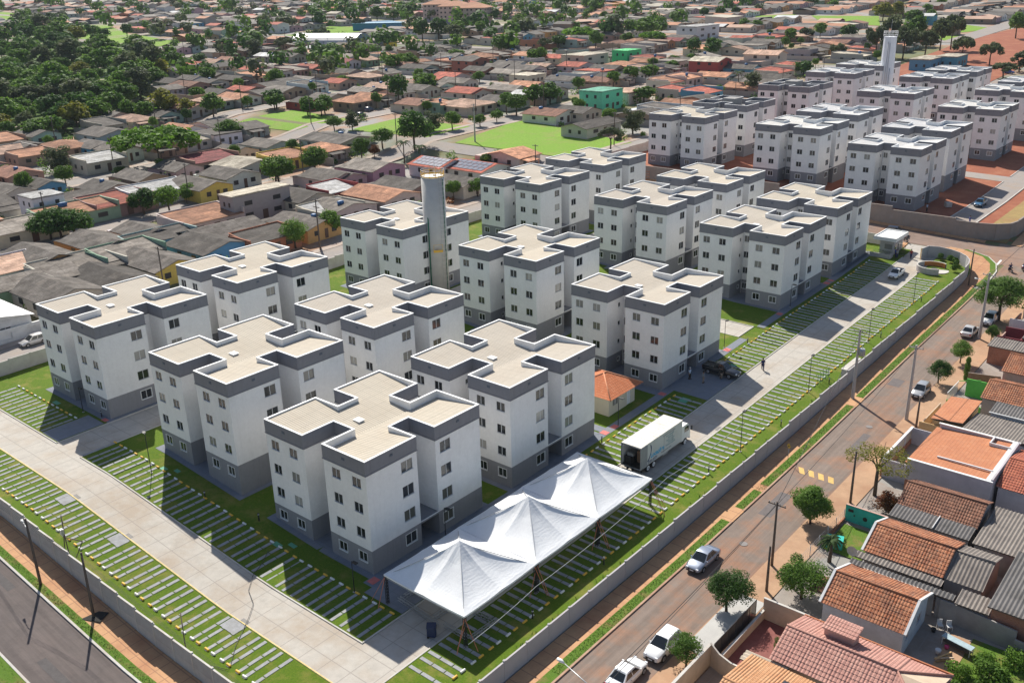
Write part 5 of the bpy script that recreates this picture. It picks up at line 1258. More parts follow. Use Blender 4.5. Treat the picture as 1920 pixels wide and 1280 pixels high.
def brickmat():
    m, nt, b = newmat('bare_brick', .95, 0, .2)
    tx = nt.nodes.new("ShaderNodeTexBrick"); tx.inputs['Scale'].default_value = 4; tx.inputs['Color1'].default_value = (.36,.13,.07,1); tx.inputs['Color2'].default_value = (.45,.19,.11,1); tx.inputs['Mortar'].default_value = (.33,.27,.23,1)
    p = coord(nt,'Object'); mp = nt.nodes.new("ShaderNodeMapping"); mp.inputs['Rotation'].default_value = (pi/2,0,0); nt.links.new(p, mp.inputs[0]); nt.links.new(mp.outputs[0], tx.inputs['Vector'])
    n = noise(nt,p,.8,5); c = mix(nt, ramp(nt,n,[(.45,(0,0,0)),(.65,(.6,.6,.6))]), tx.outputs[0], (.20,.11,.08)); nt.links.new(c,b.inputs['Base Color']); return m
brick_m = brickmat()
r_pink, r_beige, r_lav, r_white, r_teal, r_green, r_red, r_ochre = rend('pink',(.55,.36,.30)), rend('beige',(.58,.45,.33)), rend('lavender',(.50,.47,.50)), rend('white',(.66,.66,.66)), rend('teal',(.05,.50,.42)), rend('green',(.12,.48,.08)), rend('dark_red',(.22,.05,.06)), rend('ochre',(.58,.38,.18))
r_bluew = rend('pale_blue',(.52,.58,.64)); r_grey = rend('grey',(.32,.30,.29))
def hroot(name, s, t, label, cat='house', group='houses across the right street'):
    return empty(name, W(s, t, .05), YAW, label, cat, group)
def gable(rt, x0, x1, y0, yr, y1, z0, zr, z1, roofm, wallm, over=.35, tiled=True, hipR=0, hipL=0, verge=None, wins=()):
    """ridge along x; local frame of rt"""
    w = MB()
    wall_face(w,(x0,y0),(x1,y0),-.5,z0-.05,[h[1:] for h in wins if h[0]=='f'],wallm); wall_face(w,(x1,y0),(x1,y1),-.5,min(z0,z1)-.05,[h[1:] for h in wins if h[0]=='r'],wallm)
    wall_face(w,(x1,y1),(x0,y1),-.5,z1-.05,[],wallm); wall_face(w,(x0,y1),(x0,y0),-.5,min(z0,z1)-.05,[],wallm)
    zm = min(z0,z1)-.05
    if not hipR: w.face([(x1,y0,zm),(x1,y1,zm),(x1,y1,z1-.05),(x1,yr,zr-.1),(x1,y0,z0-.05)], wallm)
    if not hipL: w.face([(x0,y1,zm),(x0,y0,zm),(x0,y0,z0-.05),(x0,yr,zr-.1),(x0,y1,z1-.05)], wallm)
    w.build('wall', rt)
    rf = MB(); xa, xb = x0-over*.6, x1+over*.6; s0 = (zr-z0)/(yr-y0); s1 = (zr-z1)/(y1-yr)
    za, zb = z0-s0*over, z1-s1*over
    if hipR or hipL:
        k = dict(period=.30,amp=.05,row=.42,step=.035); xq = xb-hipR
        corr_geo(rf,(xa,y0-over,za),(xq,y0-over,za),(xq,yr,zr),(xa,yr,zr),roofm,**k); corr_geo(rf,(xq,y1+over,zb),(xa,y1+over,zb),(xa,yr,zr),(xq,yr,zr),roofm,**k)
        tile_quad(rf,(xq,y0-over,za),(xb,y0-over,za),(xq,yr,zr),(xq,yr,zr),roofm); tile_quad(rf,(xb,y1+over,zb),(xq,y1+over,zb),(xq,yr,zr),(xq,yr,zr),roofm)
        if hipR: tile_quad(rf,(xb,y0-over,za),(xb,y1+over,zb),(xb-hipR,yr,zr),(xb-hipR,yr,zr),roofm)
        if hipL: tile_quad(rf,(xa,y1+over,zb),(xa,y0-over,za),(xa+hipL,yr,zr),(xa+hipL,yr,zr),roofm)
    else:
        k = dict(period=.26,amp=.045,row=.4,step=.035) if tiled else dict(period=.34,amp=.04,tiled=False)
        corr_geo(rf,(xa,y0-over,za),(xb,y0-over,za),(xb,yr,zr),(xa,yr,zr),roofm,**k)
        corr_geo(rf,(xb,y1+over,zb),(xa,y1+over,zb),(xa,yr,zr),(xb,yr,zr),roofm,**k)
    rf.face([(xa+.1,y0-over+.1,za-.08),(xa+.1,yr,zr-.1),(xb-.1,yr,zr-.1),(xb-.1,y0-over+.1,za-.08)], wallm)
    rf.face([(xa+.1,yr,zr-.1),(xa+.1,y1+over-.1,zb-.08),(xb-.1,y1+over-.1,zb-.08),(xb-.1,yr,zr-.1)], wallm)
    ro = rf.build('roof', rt)
    rd = MB(); rd.tube([(xa+hipL,yr,zr+.03),(xb-hipR,yr,zr+.03)],.11,roofm,6)
    if hipR: rd.tube([(xb,y0-over,za+.03),(xb-hipR,yr,zr+.03)],.09,roofm,6); rd.tube([(xb,y1+over,zb+.03),(xb-hipR,yr,zr+.03)],.09,roofm,6)
    if hipL: rd.tube([(xa,y0-over,za+.03),(xa+hipL,yr,zr+.03)],.09,roofm,6); rd.tube([(xa,y1+over,zb+.03),(xa+hipL,yr,zr+.03)],.09,roofm,6)
    rd.build('ridge_tiles', ro)
    if verge:
        for x in verge:
            xx = xa if x == 'l' else xb
            v = MB(); v.bar((xx,y0-over,za+.03),(xx,yr,zr+.06),.22,r_white,.14); v.bar((xx,y1+over,zb+.03),(xx,yr,zr+.06),.22,r_white,.14); v.build('verge_board', ro)
    for h in wins:
        (px_, py_, a) = ((x0+h[1], y0+.09, 0) if h[0]=='f' else (x1-.09, y0+h[1], pi/2))
        g_ = MB(); ww, hh = h[3], h[4]; g_.box((-ww/2,0,-hh/2),(ww/2,.03,hh/2),carglass); 
        for q in (-ww/2+.02, 0, ww/2-.02): g_.box((q-.03,-.03,-hh/2),(q+.03,0,hh/2),alu)
        g_.build('window', rt, (px_, py_, h[2])).rotation_euler = (0,0,a)
    return ro
def mono(rt, nm, x0, x1, y0, y1, zA, zB, axis, mat, tiled=False, geo=True):
    """single pitch sheet; height zA at low coordinate, zB at high coordinate of axis"""
    b = MB()
    if axis == 'x': A,B_,C_,D_ = (x0,y1,zA),(x0,y0,zA),(x1,y0,zB),(x1,y1,zB)
    else: A,B_,C_,D_ = (x0,y0,zA),(x1,y0,zA),(x1,y1,zB),(x0,y1,zB)
    if geo: corr_geo(b,A,B_,C_,D_,mat,**(dict(period=.26,amp=.045,row=.4,step=.035) if tiled else dict(period=.34,amp=.045,tiled=False)))
    else: tile_quad(b,A,B_,C_,D_,mat)
    for P in (A,B_,C_,D_): pass
    q = [Vector(p)-Vector((0,0,.12)) for p in (A,B_,C_,D_)]; b.face([q[3],q[2],q[1],q[0]], wood_dark)
    for i in range(4): b.face([q[i],q[(i+1)%4],Vector((A,B_,C_,D_)[(i+1)%4]),Vector((A,B_,C_,D_)[i])], wood_dark)
    return b.build(nm, rt)
def yard_wall(s0,t0,s1,t1,h,mat,label,cap=None,name='yard_wall',th=.16):
    b = MB(); o = W(s0,t0); L = hypot(s1-s0,t1-t0); n = max(1,int(L/2.5))
    p0 = Vector((0,0,0)); d = W(s1,t1)-o; ang = math.atan2(d.y,d.x)
    b.box((0,-th/2,-.5),(L,th/2,h),mat)
    if cap: b.box((-.03,-th/2-.03,h),(L+.03,th/2+.03,h+.06),cap)
    x = b.build(name,None,o); x.rotation_euler=(0,0,ang); return tag(x,label,'wall')
S_ = lambda s, t: (s, t)
# paving and yards
drape('yard_paving',[(46.9,9.3,63.6,17.4)],M('red_patio_tile',(.22,.07,.06),.8,.15,2,big=.3,bigscale=.5,bigcol=(.3,.14,.11)),.1,3)
drape('yard_ground',[(46.9,17.6,59,28),(46.9,36,60,46.5),(46.9,58,60,125),(59,9,100,60),(46.9,-40,60,9)],yard_m,.08,3)
drape('yard_lawn',[(47.2,31,51,36.5),(62.9,17.8,73,26)],verge_m,.12,3)
drape('dry_garden',[(61.2,18,62.9,25.5)],tan_m,.15,3)
# H2 pink roofed house
rt = hroot('house',51.7,9.9,'pink tiled house with a boxed chimney at the bottom right')
gable(rt,0,11.8,.3,3.1,6.4,2.8,4.0,2.9,t_pink,r_beige,hipR=3.2)
b = MB(); b.box((2.5,4.2,2.9),(4.9,5.6,4.35),r_pink); b.box((2.35,4.05,4.35),(5.05,5.75,4.42),r_pink); corr_geo(b,(2.3,4.0,4.45),(5.1,4.0,4.45),(5.1,5.8,4.62),(2.3,5.8,4.62),t_pink); b.build('chimney', rt)
b = MB(); b.bar((-.2,6.75,2.85),(12,6.75,2.85),.14,M('gutter_rust',(.40,.14,.06),.7,.1)); b.build('gutter', rt)
mono(rt,'porch_roof',-2.2,1.5,-1.2,.1,2.4,2.5,'x',M('pale_porch_sheet',(.50,.42,.33),.9,.1,1,'Object'))
# beige walls of the pink house yard
yard_wall(47.4,17.5,51.6,17.5,2.2,r_beige,'beige garden wall with two small vents beside the pink tiled house',kerbc)
yard_wall(47.5,9.7,47.5,17.4,1.05,r_beige,'low beige front wall of the pink tiled house',kerbc)
rt = empty('glazed_fence',W(46.8,9.6,.1),YAW,'tall glass and metal front fence of the pink tiled house','fence')
b = MB(); fg = M('fence_glass',(.10,.09,.08),.1,.1,2,'Object',spec=.6)
for k in range(7): b.box((-.03,.0+k*1.27-.03,0),(.03,.0+k*1.27+.03,1.85),black_metal)
b.bar((0,0,1.82),(0,7.65,1.82),.05,black_metal); b.bar((0,0,.1),(0,7.65,.1),.05,black_metal); b.build('fence_frame', rt)
b = MB(); 
for k in range(6): b.box((-.01,.06+k*1.27,.12),(.01,1.21+k*1.27,1.78),fg)
b.build('fence_pane', rt)
# H12
wall12 = MB(); o = W(46.7,9.0)
P = [(0,0),(1.2,-.9),(2.4,-1.1),(3.6,-.9)]
for k,(a,c) in enumerate([((0,0,2.3),(1.0,-.35,1.9)),((1.0,-.35,1.9),(2.2,-.6,1.75)),((2.2,-.6,1.75),(3.6,-.75,1.9)),((3.6,-.75,1.9),(4.6,-.3,2.3))]):
    for sg in (0,): 
        q0,q1 = Vector((a[0],a[1],-.4)),Vector((c[0],c[1],-.4)); t0_,t1_ = Vector((a[0],a[1],a[2])),Vector((c[0],c[1],c[2])); n_ = Vector((0,.16,0))
        wall12.face([q0,q1,t1_,t0_],r_beige); wall12.face([q1+n_,q0+n_,t0_+n_,t1_+n_],r_beige); wall12.face([t0_,t1_,t1_+n_,t0_+n_],kerbc)
wall12.box((-.1,-9,-.4),(.08,0,2.15),r_beige); wall12.box((-.13,-9,2.15),(.11,.05,2.22),kerbc)
x = wall12.build('yard_wall',None,o); x.rotation_euler=(0,0,YAW); tag(x,'beige wall with a curved dipping top at the bottom edge','wall')
rt = hroot('house',50.4,2.0,'small house with pale orange tiles cut by the bottom edge')
gable(rt,0,5.4,-2,2.6,7.0,2.7,3.6,2.8,t_ochre,r_beige)
b = MB(); b.box((3.5,4.2,3.32),(4.9,5.4,3.42),M('solar_heater',(.05,.05,.055),.3,.1,3,'Object')); b.build('solar_collector', rt)
# H1
rt = hroot('house',51.7,19.5,'house with mottled orange tiles, white gable edges and pale blue walls')
gable(rt,.15,7.1,.3,3.0,6.4,2.75,4.2,3.0,t_weath,r_bluew,verge='lr',wins=[('r',1.2,1.6,.7,1.0),('r',4.2,1.5,1.1,1.0)])
mono(rt,'side_roof',1.0,6.9,6.7,7.3,2.75,2.6,'y',M('white_sheet',(.6,.58,.54),.8,.1,2,'Object'))
mono(rt,'porch_roof',-1.7,.2,1.6,4.3,2.2,2.55,'x',t_brown,True)
b = MB(); b.tube([(-.2,7.5,3.1),(-.2,7.5,3.6)],.04,metal_grey,6); n=14
dish = [[( -.2+math.cos(a*2*pi/n)*r_*.6, 7.3-r_*.1+.06*r_, 3.9+math.sin(a*2*pi/n)*r_*.6) for a in range(n)] for r_ in (.05,.45,.85)]
loft(b,dish,metal_grey,caps=False); b.build('satellite_dish', rt)
# lean-to strips between H1 and H3
rt = hroot('lean_to',51,26.9,'long low grey corrugated lean-to between two tiled houses','shed')
mono(rt,'roof',0,8.2,1.2,2.1,2.5,2.65,'y',fibro2); mono(rt,'lower_roof',.2,9.6,.1,.9,2.25,2.4,'y',fibro)
b = MB(); b.box((.2,.1,-.4),(8,.25,2.2),r_grey); b.box((8.6,0,-.4),(12.5,.2,2.0),r_grey); b.build('wall', rt)
mono(rt,'end_roof',9.8,12.6,-.2,1.9,2.3,2.6,'y',fibro2)
# H3
rt = hroot('house',51.7,29.3,'house with weathered orange tiles and a white left gable, behind a grey lean-to')
gable(rt,.1,7.1,.3,3.1,6.2,2.75,4.05,3.0,t_weath,r_grey,verge='l')
gable(rt,7.35,10.5,.4,3.4,6.3,2.6,3.75,2.8,fibro2,r_grey,tiled=False,over=.25)
# corrugated strip between H3 and H4
rt = hroot('lean_to',51.3,36.8,'black and grey striped corrugated lean-to in front of the brown tiled house','shed')
mono(rt,'roof',0,7.7,.1,2.4,2.5,2.75,'y',fibro)
b = MB(); b.box((0,.3,-.4),(7.6,.45,2.3),r_grey); b.bar((4.3,.1,2.65),(4.3,2.4,2.85),.08,r_white); b.build('wall', rt)
# H4
rt = hroot('house',51.4,39.2,'house with dark brown tiles between the teal wall and the big orange roof')
gable(rt,.1,7.5,.3,2.9,5.2,2.75,4.0,3.1,t_brown,r_grey)
rt = hroot('shed',59.4,36.5,'low patchwork of flat grey sheets beside the brown tiled house','shed')
mono(rt,'roof',0,5.2,0,8,2.7,2.95,'y',fibro2); b = MB(); b.box((.2,.2,-.4),(5,7.8,2.6),r_grey); b.build('wall', rt)
# grey roofs at the right edge
rt = hroot('shed',63.4,26.6,'large dark grey roof over bare brick at the right edge','shed')
mono(rt,'roof',0,11,0,9.8,3.3,3.7,'y',fibro); b = MB(); b.box((.3,.4,-.4),(10.6,9.5,3.2),brick_m); b.build('wall', rt)
rt = hroot('shed',66.5,12,'dark corrugated roof in the bottom right corner','shed')
mono(rt,'roof',0,8,-6,5.2,3.1,3.3,'y',fibro); b = MB(); b.box((.3,-5.6,-.4),(7.6,4.9,3.0),r_grey); b.build('wall', rt)
yard_wall(59.2,27.2,66,26.4,2.1,r_grey,'stained grey wall at the back of the patio with the old table')
yard_wall(66,26.0,78,24.8,1.6,r_grey,'low dark yard wall at the right edge')
# H5 big orange roof
rt = hroot('house',49.2,47.0,'large smooth orange tiled roof behind lavender parapet walls')
b = MB(); b.box((.4,.0,-.5),(9,.2,3.75),r_lav); b.box((.4,10.9,-.5),(8.7,11.1,3.75),r_lav); b.box((8.8,.2,-.5),(9.0,10.9,4.0),r_lav); b.box((.4,.2,-.5),(.6,10.9,3.1),r_lav); b.box((.4,-.02,-.5),(6,0,1.3),brick_m); b.build('wall', rt)
ro = mono(rt,'roof',.1,8.3,.2,10.9,3.25,3.65,'x',t_orange,geo=False)
b = MB(); b.bar((2.6,3.0,3.5),(8.4,2.4,3.85),.16,r_white); b.box((8.3,.2,3.6),(8.8,10.9,3.85),r_white); b.box((.3,-.05,3.75),(9.05,.25,3.83),whitep); b.box((.3,10.85,3.75),(9.05,11.15,3.83),whitep)
b.box((6.3,8.9,3.6),(8.5,9.05,3.95),r_white); b.box((6.3,9.05,3.6),(6.45,10.9,3.95),r_white); b.build('gutter', ro)
rt = hroot('house',58.6,48.2,'dark red tiled roof beside the large orange one at the right edge')
gable(rt,0,7,0,4.5,9.5,3.2,4.4,3.2,t_red,r_lav)
rt = empty('front_wall',W(46.6,48.2,.05),YAW,'tall front wall with framed openings before the large orange roof','wall','')
b = MB(); b.box((-.1,0,-.4),(.1,9.8,.9),brick_m); b.box((-.1,0,2.1),(.1,9.8,2.3),r_lav)
for k in range(5): b.box((-.1,k*2.4,.9),(.1,k*2.4+.25,2.1),r_lav)
b.box((-.14,-.05,2.3),(.14,9.85,2.38),whitep); b.box((.1,0,-.4),(2.9,.16,2.3),r_lav); b.box((.1,9.65,-.4),(2.9,9.8,2.3),r_lav); b.build('wall', rt); rt['group'] = 'walls across the right street'
b = MB()
for k in range(4): b.box((-.03,k*2.4+.25,.9),(.03,k*2.4+2.4,2.1),M('opening_panel',(.50,.42,.33),.8,.1,2,'Object'))
b.build('panel', rt)
# H6 / H8
rt = hroot('house',46.8,59.6,'small ochre walled house with a bright orange roof by the tall pole')
b = MB(); b.box((1.4,.3,-.4),(4.6,7.6,2.7),r_ochre); b.box((0,0,-.4),(4.7,.15,2.2),r_ochre); b.box((0,.15,-.4),(.12,8,1.7),r_beige); b.build('wall', rt)
mono(rt,'roof',1.2,4.8,.1,7.9,2.95,3.3,'x',t_orange,geo=False)
rt = hroot('shed',51.8,58.8,'striped grey corrugated roof behind the small ochre house','shed')
mono(rt,'roof',0,8.6,0,6.2,3.2,2.8,'y',fibro2); b = MB(); b.box((.2,.2,-.4),(8.4,5.9,2.7),r_lav); b.build('wall', rt)
rt = hroot('shed',53,65.3,'grey sheet roof with a white edge behind the striped one','shed')
mono(rt,'roof',0,7,0,3.4,2.9,3.1,'y',fibro); b = MB(); b.box((.2,.2,-.4),(6.8,3.2,2.8),r_white); b.bar((0,-.05,2.95),(7,-.05,2.95),.12,whitep); b.build('wall', rt)
# H7
rt = hroot('house',51.1,69.4,'terracotta tiled house beside the bright green yard wall')
gable(rt,0,8,.3,3.4,6.6,2.75,3.9,2.9,t_weath,r_grey)
rt = empty('green_yard_wall',W(46.9,69.8,.05),YAW,'bright green yard walls with a sloping white gate frame','wall')
b = MB(); b.box((1.0,4.6,-.4),(4.4,4.75,2.6),r_green); b.box((4.3,.1,-.4),(4.45,4.6,2.4),r_green); b.box((0,0,-.4),(4.3,.12,1.0),r_green); b.build('wall', rt)
b = MB(); 
for k in range(12): b.bar((0,.2+k*.4,0),(0,.2+k*.4,1.9),.04,whitep)
b.bar((0,.1,1.9),(0,4.9,1.9),.06,whitep); b.bar((0,4.9,1.9),(2.6,4.7,2.7),.08,r_green); b.build('gate', rt)
# H9
rt = hroot('house',51.0,79.0,'terracotta tiled house farther up at the right edge')
gable(rt,0,7,.3,3.6,6.8,2.75,4.0,2.9,t_weath,r_pink)
yard_wall(47.2,77.6,51,78.6,2.0,brick_m,'bare brick yard wall beyond the green yard')
rt = hroot('house',47.0,86.4,'low bare brick house with a flat grey roof at the kerb')
b = MB(); b.box((.2,.2,-.4),(8,3.2,2.6),brick_m); b.build('wall', rt); mono(rt,'roof',0,8.2,0,3.6,2.7,2.9,'y',fibro2)
rt = hroot('house',46.8,92.4,'dark red walled yard and house near the big tree')
b = MB(); b.box((.0,.0,-.4),(6,.15,2.1),r_red); b.box((0,.15,-.4),(.15,4.6,1.3),r_pink); b.box((3.0,.15,-.4),(3.15,4.6,2.1),r_red); b.box((0,4.6,-.4),(6,4.75,2.1),r_red); b.build('wall', rt); mono(rt,'roof',3.2,8,.1,4.7,2.4,2.7,'y',fibro)
rt = hroot('house',46.6,99.6,'grey walled house with a dark roof at the right edge under the big tree')
b = MB(); b.box((0,0,-.4),(7.5,.15,2.4),r_white); b.box((0,.15,-.4),(.15,7,1.4),r_pink); b.box((2.2,.2,-.4),(7.5,7,2.6),brick_m); b.build('wall', rt); mono(rt,'roof',2.0,8,.2,7.2,2.75,3.0,'y',fibro)
yard_wall(46.8,107.5,46.8,128,1.8,r_white,'plain pale wall along the earth pavement, far right')
# teal wall and gate
rt = empty('teal_wall',W(46.9,37.3,.05),YAW,'teal painted wall with a round opening beside a tiled house','wall')
b = MB(); b.box((0,-.08,-.4),(4.3,.08,1.9),r_teal); b.box((0,-.11,1.9),(4.3,.11,1.95),r_pink); b.build('wall', rt)
b = MB(); b.box((.3,-.1,1.2),(.85,-.075,1.5),black_metal); b.box((.9,-.1,.8),(1.05,-.075,.98),black_metal); b.tube([(2.1,-.1,.85),(2.1,-.076,.85)],.24,black_metal,16); b.build('opening', rt)
yard_wall(46.9,31.6,46.9,37.2,.55,brick_m,'low brick front wall under a wire fence')
rt = empty('wire_fence',W(46.9,26.5,.1),YAW,'grey wire mesh fence along the earth pavement','fence')
b = MB()
for k in range(6): b.tube([(0,k*2.1,0),(0,k*2.1,1.6)],.035,metal_grey,6)
b.build('post', rt)
b = MB()
for k in range(22): b.bar((0,k*.5,.1),(0,k*.5,1.55),.01,metal_grey)
for k in range(5): b.bar((0,0,.2+k*.33),(0,10.5,.2+k*.33),.012,metal_grey)
b.build('mesh', rt)
b = MB(); b.box((-.75,-.55,0),(.75,.55,.9),r_teal); b.box((-.8,-.6,.9),(.8,.6,.96),r_teal); b.box((-.3,-.3,.96),(.3,.3,.99),black_metal)
x = b.build('kennel',None,W(48.0,32.0,.12)); x.rotation_euler=(0,0,YAW+.3); tag(x,'small teal box shed in the yard by the wire fence','kennel')
# patio clutter by H1
rt = empty('old_table',W(62.2,23.8,.1),YAW-.2,'long old table with a pale blue top on the patio','table')
b = MB(); b.box((-1.3,-.35,.75),(1.3,.35,.8),M('table_blue',(.35,.45,.48),.7,.2,3,'Object')); b.build('table_top', rt)
for x_ in (-1.2,1.2):
    for y_ in (-.3,.3): bb = MB(); bb.bar((x_,y_,0),(x_,y_,.75),.06,r_white); bb.build('leg', rt)
b = MB(); b.box((-1.2,-.3,.3),(1.2,.3,.34),wood_dark); b.build('shelf', rt)
for (s,t,lb,c,h_) in ((60.2,25.6,'worn white plastic chair on the patio by the lean-to',r_white,.0),(60.9,25.9,'second white plastic chair on the patio, nearer the old table',r_white,0)):
    rt = empty('plastic_chair',W(s,t,.1),YAW+.6,lb,'chair','plastic chairs on the patio')
    b = MB(); b.box((-.22,-.22,.42),(.22,.22,.46),c); b.build('seat', rt); b = MB(); b.box((-.22,.18,.46),(.22,.22,.9),c); b.build('backrest', rt)
    for x_ in (-.2,.2):
        for y_ in (-.2,.2): bb = MB(); bb.bar((x_,y_,0),(x_,y_,.42),.035,c); bb.build('leg', rt)
for (s,t,nm,lb,c,sz) in ((61.2,24.4,'bucket','red bucket on the patio',P_red,.2),(61.5,23.3,'bucket','pink bucket near the old table',M('pink_plastic',(.6,.06,.18),.5,.1),.2),(61.1,22.3,'bucket','pale tub among planks on the patio edge',r_white,.25),(59.9,24.9,'bucket','dark tub beside the white chairs',black_metal,.22)):
    b = MB(); b.tube([(0,0,0),(0,0,sz*1.6)],[sz*.75,sz],c,12); tag(b.build(nm,None,W(s,t,.1)),lb,'bucket')
b = MB(); r = random.Random(4)
for k in range(9): 
    a = r.uniform(-.5,.5); b.bar((r.uniform(-.4,.4),r.uniform(-.3,.3),.05+.04*k),(r.uniform(1.0,1.6)*cos(a),r.uniform(1,1.5)*sin(a)+.2,.08+.04*k),.12,r.choice([wood_dark,r_beige,r_ochre]),.04)
tag(b.build('plank_pile',None,W(61.4,21.4,.12)),'pile of old planks at the patio edge','planks')
# ================================================================= the town behind
OV = [(-180.5,55.5,'G','m','p',11,9),(-162.6,45.7,'G','g','c',11,8),(-162.5,53.8,'G','g','b',9,7),(-138.5,42.3,'F2','w','w',7,7),(-142.8,50.4,'T','g','c',9,13),(-129.8,45.0,'M','o','gn',8,17),(-131.2,55.6,'M','r','m',10,15),(-132.7,66.8,'M','w','w',9,16),(-145.4,61.2,'G','g','m',11,9),(-148.1,71.7,'G','g','m',12,8),(-176.9,76.2,'M','w','c',9,12),(-205.5,80.4,'H','o','p',14,13),(-201.8,69.3,'M','o','p',8,11),(-211.1,67.5,'M','o2','c',10,12),(-214.5,74.4,'G','g','g',9,9),(-198.4,86.7,'G','g','b',12,9),(-213.9,98.8,'G','g','t',14,12),(-152.0,93.8,'M','mr','p',9,14),(-140.3,97.4,'G','cr','c',12,13),(-156.2,105.3,'G','g','c',10,9),(-157.4,117.7,'G','lg','t',12,10),(-137.5,108.1,'M','o','y',9,12),(-147.2,131.8,'G','g','t',13,12),(-128.0,75.4,'G','g','y',14,9),(-131.7,86.5,'G','g','w',12,10),(-149.4,83.0,'G','g','k',11,8),(-102.7,59.1,'M','o','c',10,15),(-101.0,72.0,'BX','cr','g',5,15),(-99.1,82.8,'G','g','c',12,10),(-109.5,100.0,'G','g','c',12,9),(-97.7,91.0,'M','w','rd',8,9),(-84.8,79.6,'M','w','c',9,12),(-81.6,69.8,'G','g','oc',13,9),(-90.1,55.7,'T','g','c',10,14),(-78.7,57.7,'M','g','br',7,12),(-83.4,48.3,'G','g','b',13,11),(-96.0,45.0,'M','g','t',6,14),(-103.2,46.1,'G','g','w',11,8),(-101.9,35.9,'G','g','oc',14,9),(-91.0,35.3,'M','lg','gn',8,12),(-82.3,36.3,'G','g','y',14,9),(-102.3,24.5,'G','g','oc',14,9),(-90.5,25.3,'M','lg','c',11,14),(-80.7,26.4,'G','g','c',14,9),(-90.5,16.6,'T','lg','gn',8,14),(-81.1,16.7,'G','g','c',14,10),(-100.8,18.2,'M','o2','w',9,10),(-126.5,32.0,'M','lg','c',9,15),(-143.2,132.7,'G','g','c',15,13),(-108.4,113.5,'G','lg','k',12,11),(-108.9,101.9,'G','g','k',12,9),(-85.7,95.3,'G','o','c',14,11),(-87.1,104.7,'G','g','m',13,10),(-96.6,125.2,'S','r','w',11,10),(-86.1,128.4,'S','r','w',13,11),(-80.0,114.7,'G','g','c',12,9),(-84.8,81.9,'G','lg','c',10,13),(-182.4,172.9,'H','o','m',11,10),(-198.3,165.9,'G','g','rd',10,9),(-200.4,176.0,'G','g','c',11,9),(-159.1,180.8,'G','m','c',11,11),(-144.9,188.5,'H','o2','c',15,15),(-151.1,182.8,'M','o','gn',9,9),(-162.3,209.6,'G','r','c',12,11),(-139.0,201.5,'G','g','c',13,12),(-108.8,215.5,'F2','tq','tq',9,12),(-110.0,232.2,'F','o2','c',9,12),(-108.9,188.5,'G','m','w',13,12),(-103.3,195.1,'G','g','c',11,10),(-85.9,177.9,'T','g','c',9,17),(-212.7,266.2,'G2','g','br',12,11),(-197.1,227.3,'G','r','c',12,10),(-199.4,239.5,'G','r','c',12,10),(-161.7,209.4,'G','r','c',12,9),(-228.6,206.1,'G','r','p',10,9),(-170.7,253.5,'F','cr','c',10,11),(-176.5,300.0,'F2','cr','c',12,18),(-165.4,315.9,'F2','tq2','tq2',8,11),(-283.0,280.2,'M','o','c',10,11),(-197.1,306.9,'G','r','c',11,10),(-214.4,309.7,'G','o','w',12,11),(-150.8,310.7,'G','o','c',11,12),(-109.5,232.9,'F','o2','c',9,13),(-112.4,262.4,'M','r','c',10,12),(-98.2,244.2,'M','r','c',9,10),(-171.7,287.5,'G','r','c',11,12),(-425.3,415.0,'F','b','b',14,20),(-190.6,421.9,'AR','w','w',12,24),(-209.1,484.6,'F2','cr','c',14,20),(-117.8,304.0,'G2','cr','rd',13,11),(-113.4,263.6,'M','o','c',9,12),(-111.4,273.0,'M','o','c',9,12),(-89.5,302.4,'M','r','c',10,14),(-90.4,319.0,'M','r','c',9,12),(-88.4,245.7,'M','r','b',9,13),(-99.4,245.2,'M','r','y',8,10),(-86.6,381.8,'M','r','c',10,10),(-145.2,413.2,'M','r','c',12,14),(-153.8,402.5,'G','r','c',11,12),(-154.8,316.5,'M','r','c',10,14),(-49.0,352.6,'BL','cr','b',8,18),(-43.2,363.2,'BL','cr','b',8,14)]
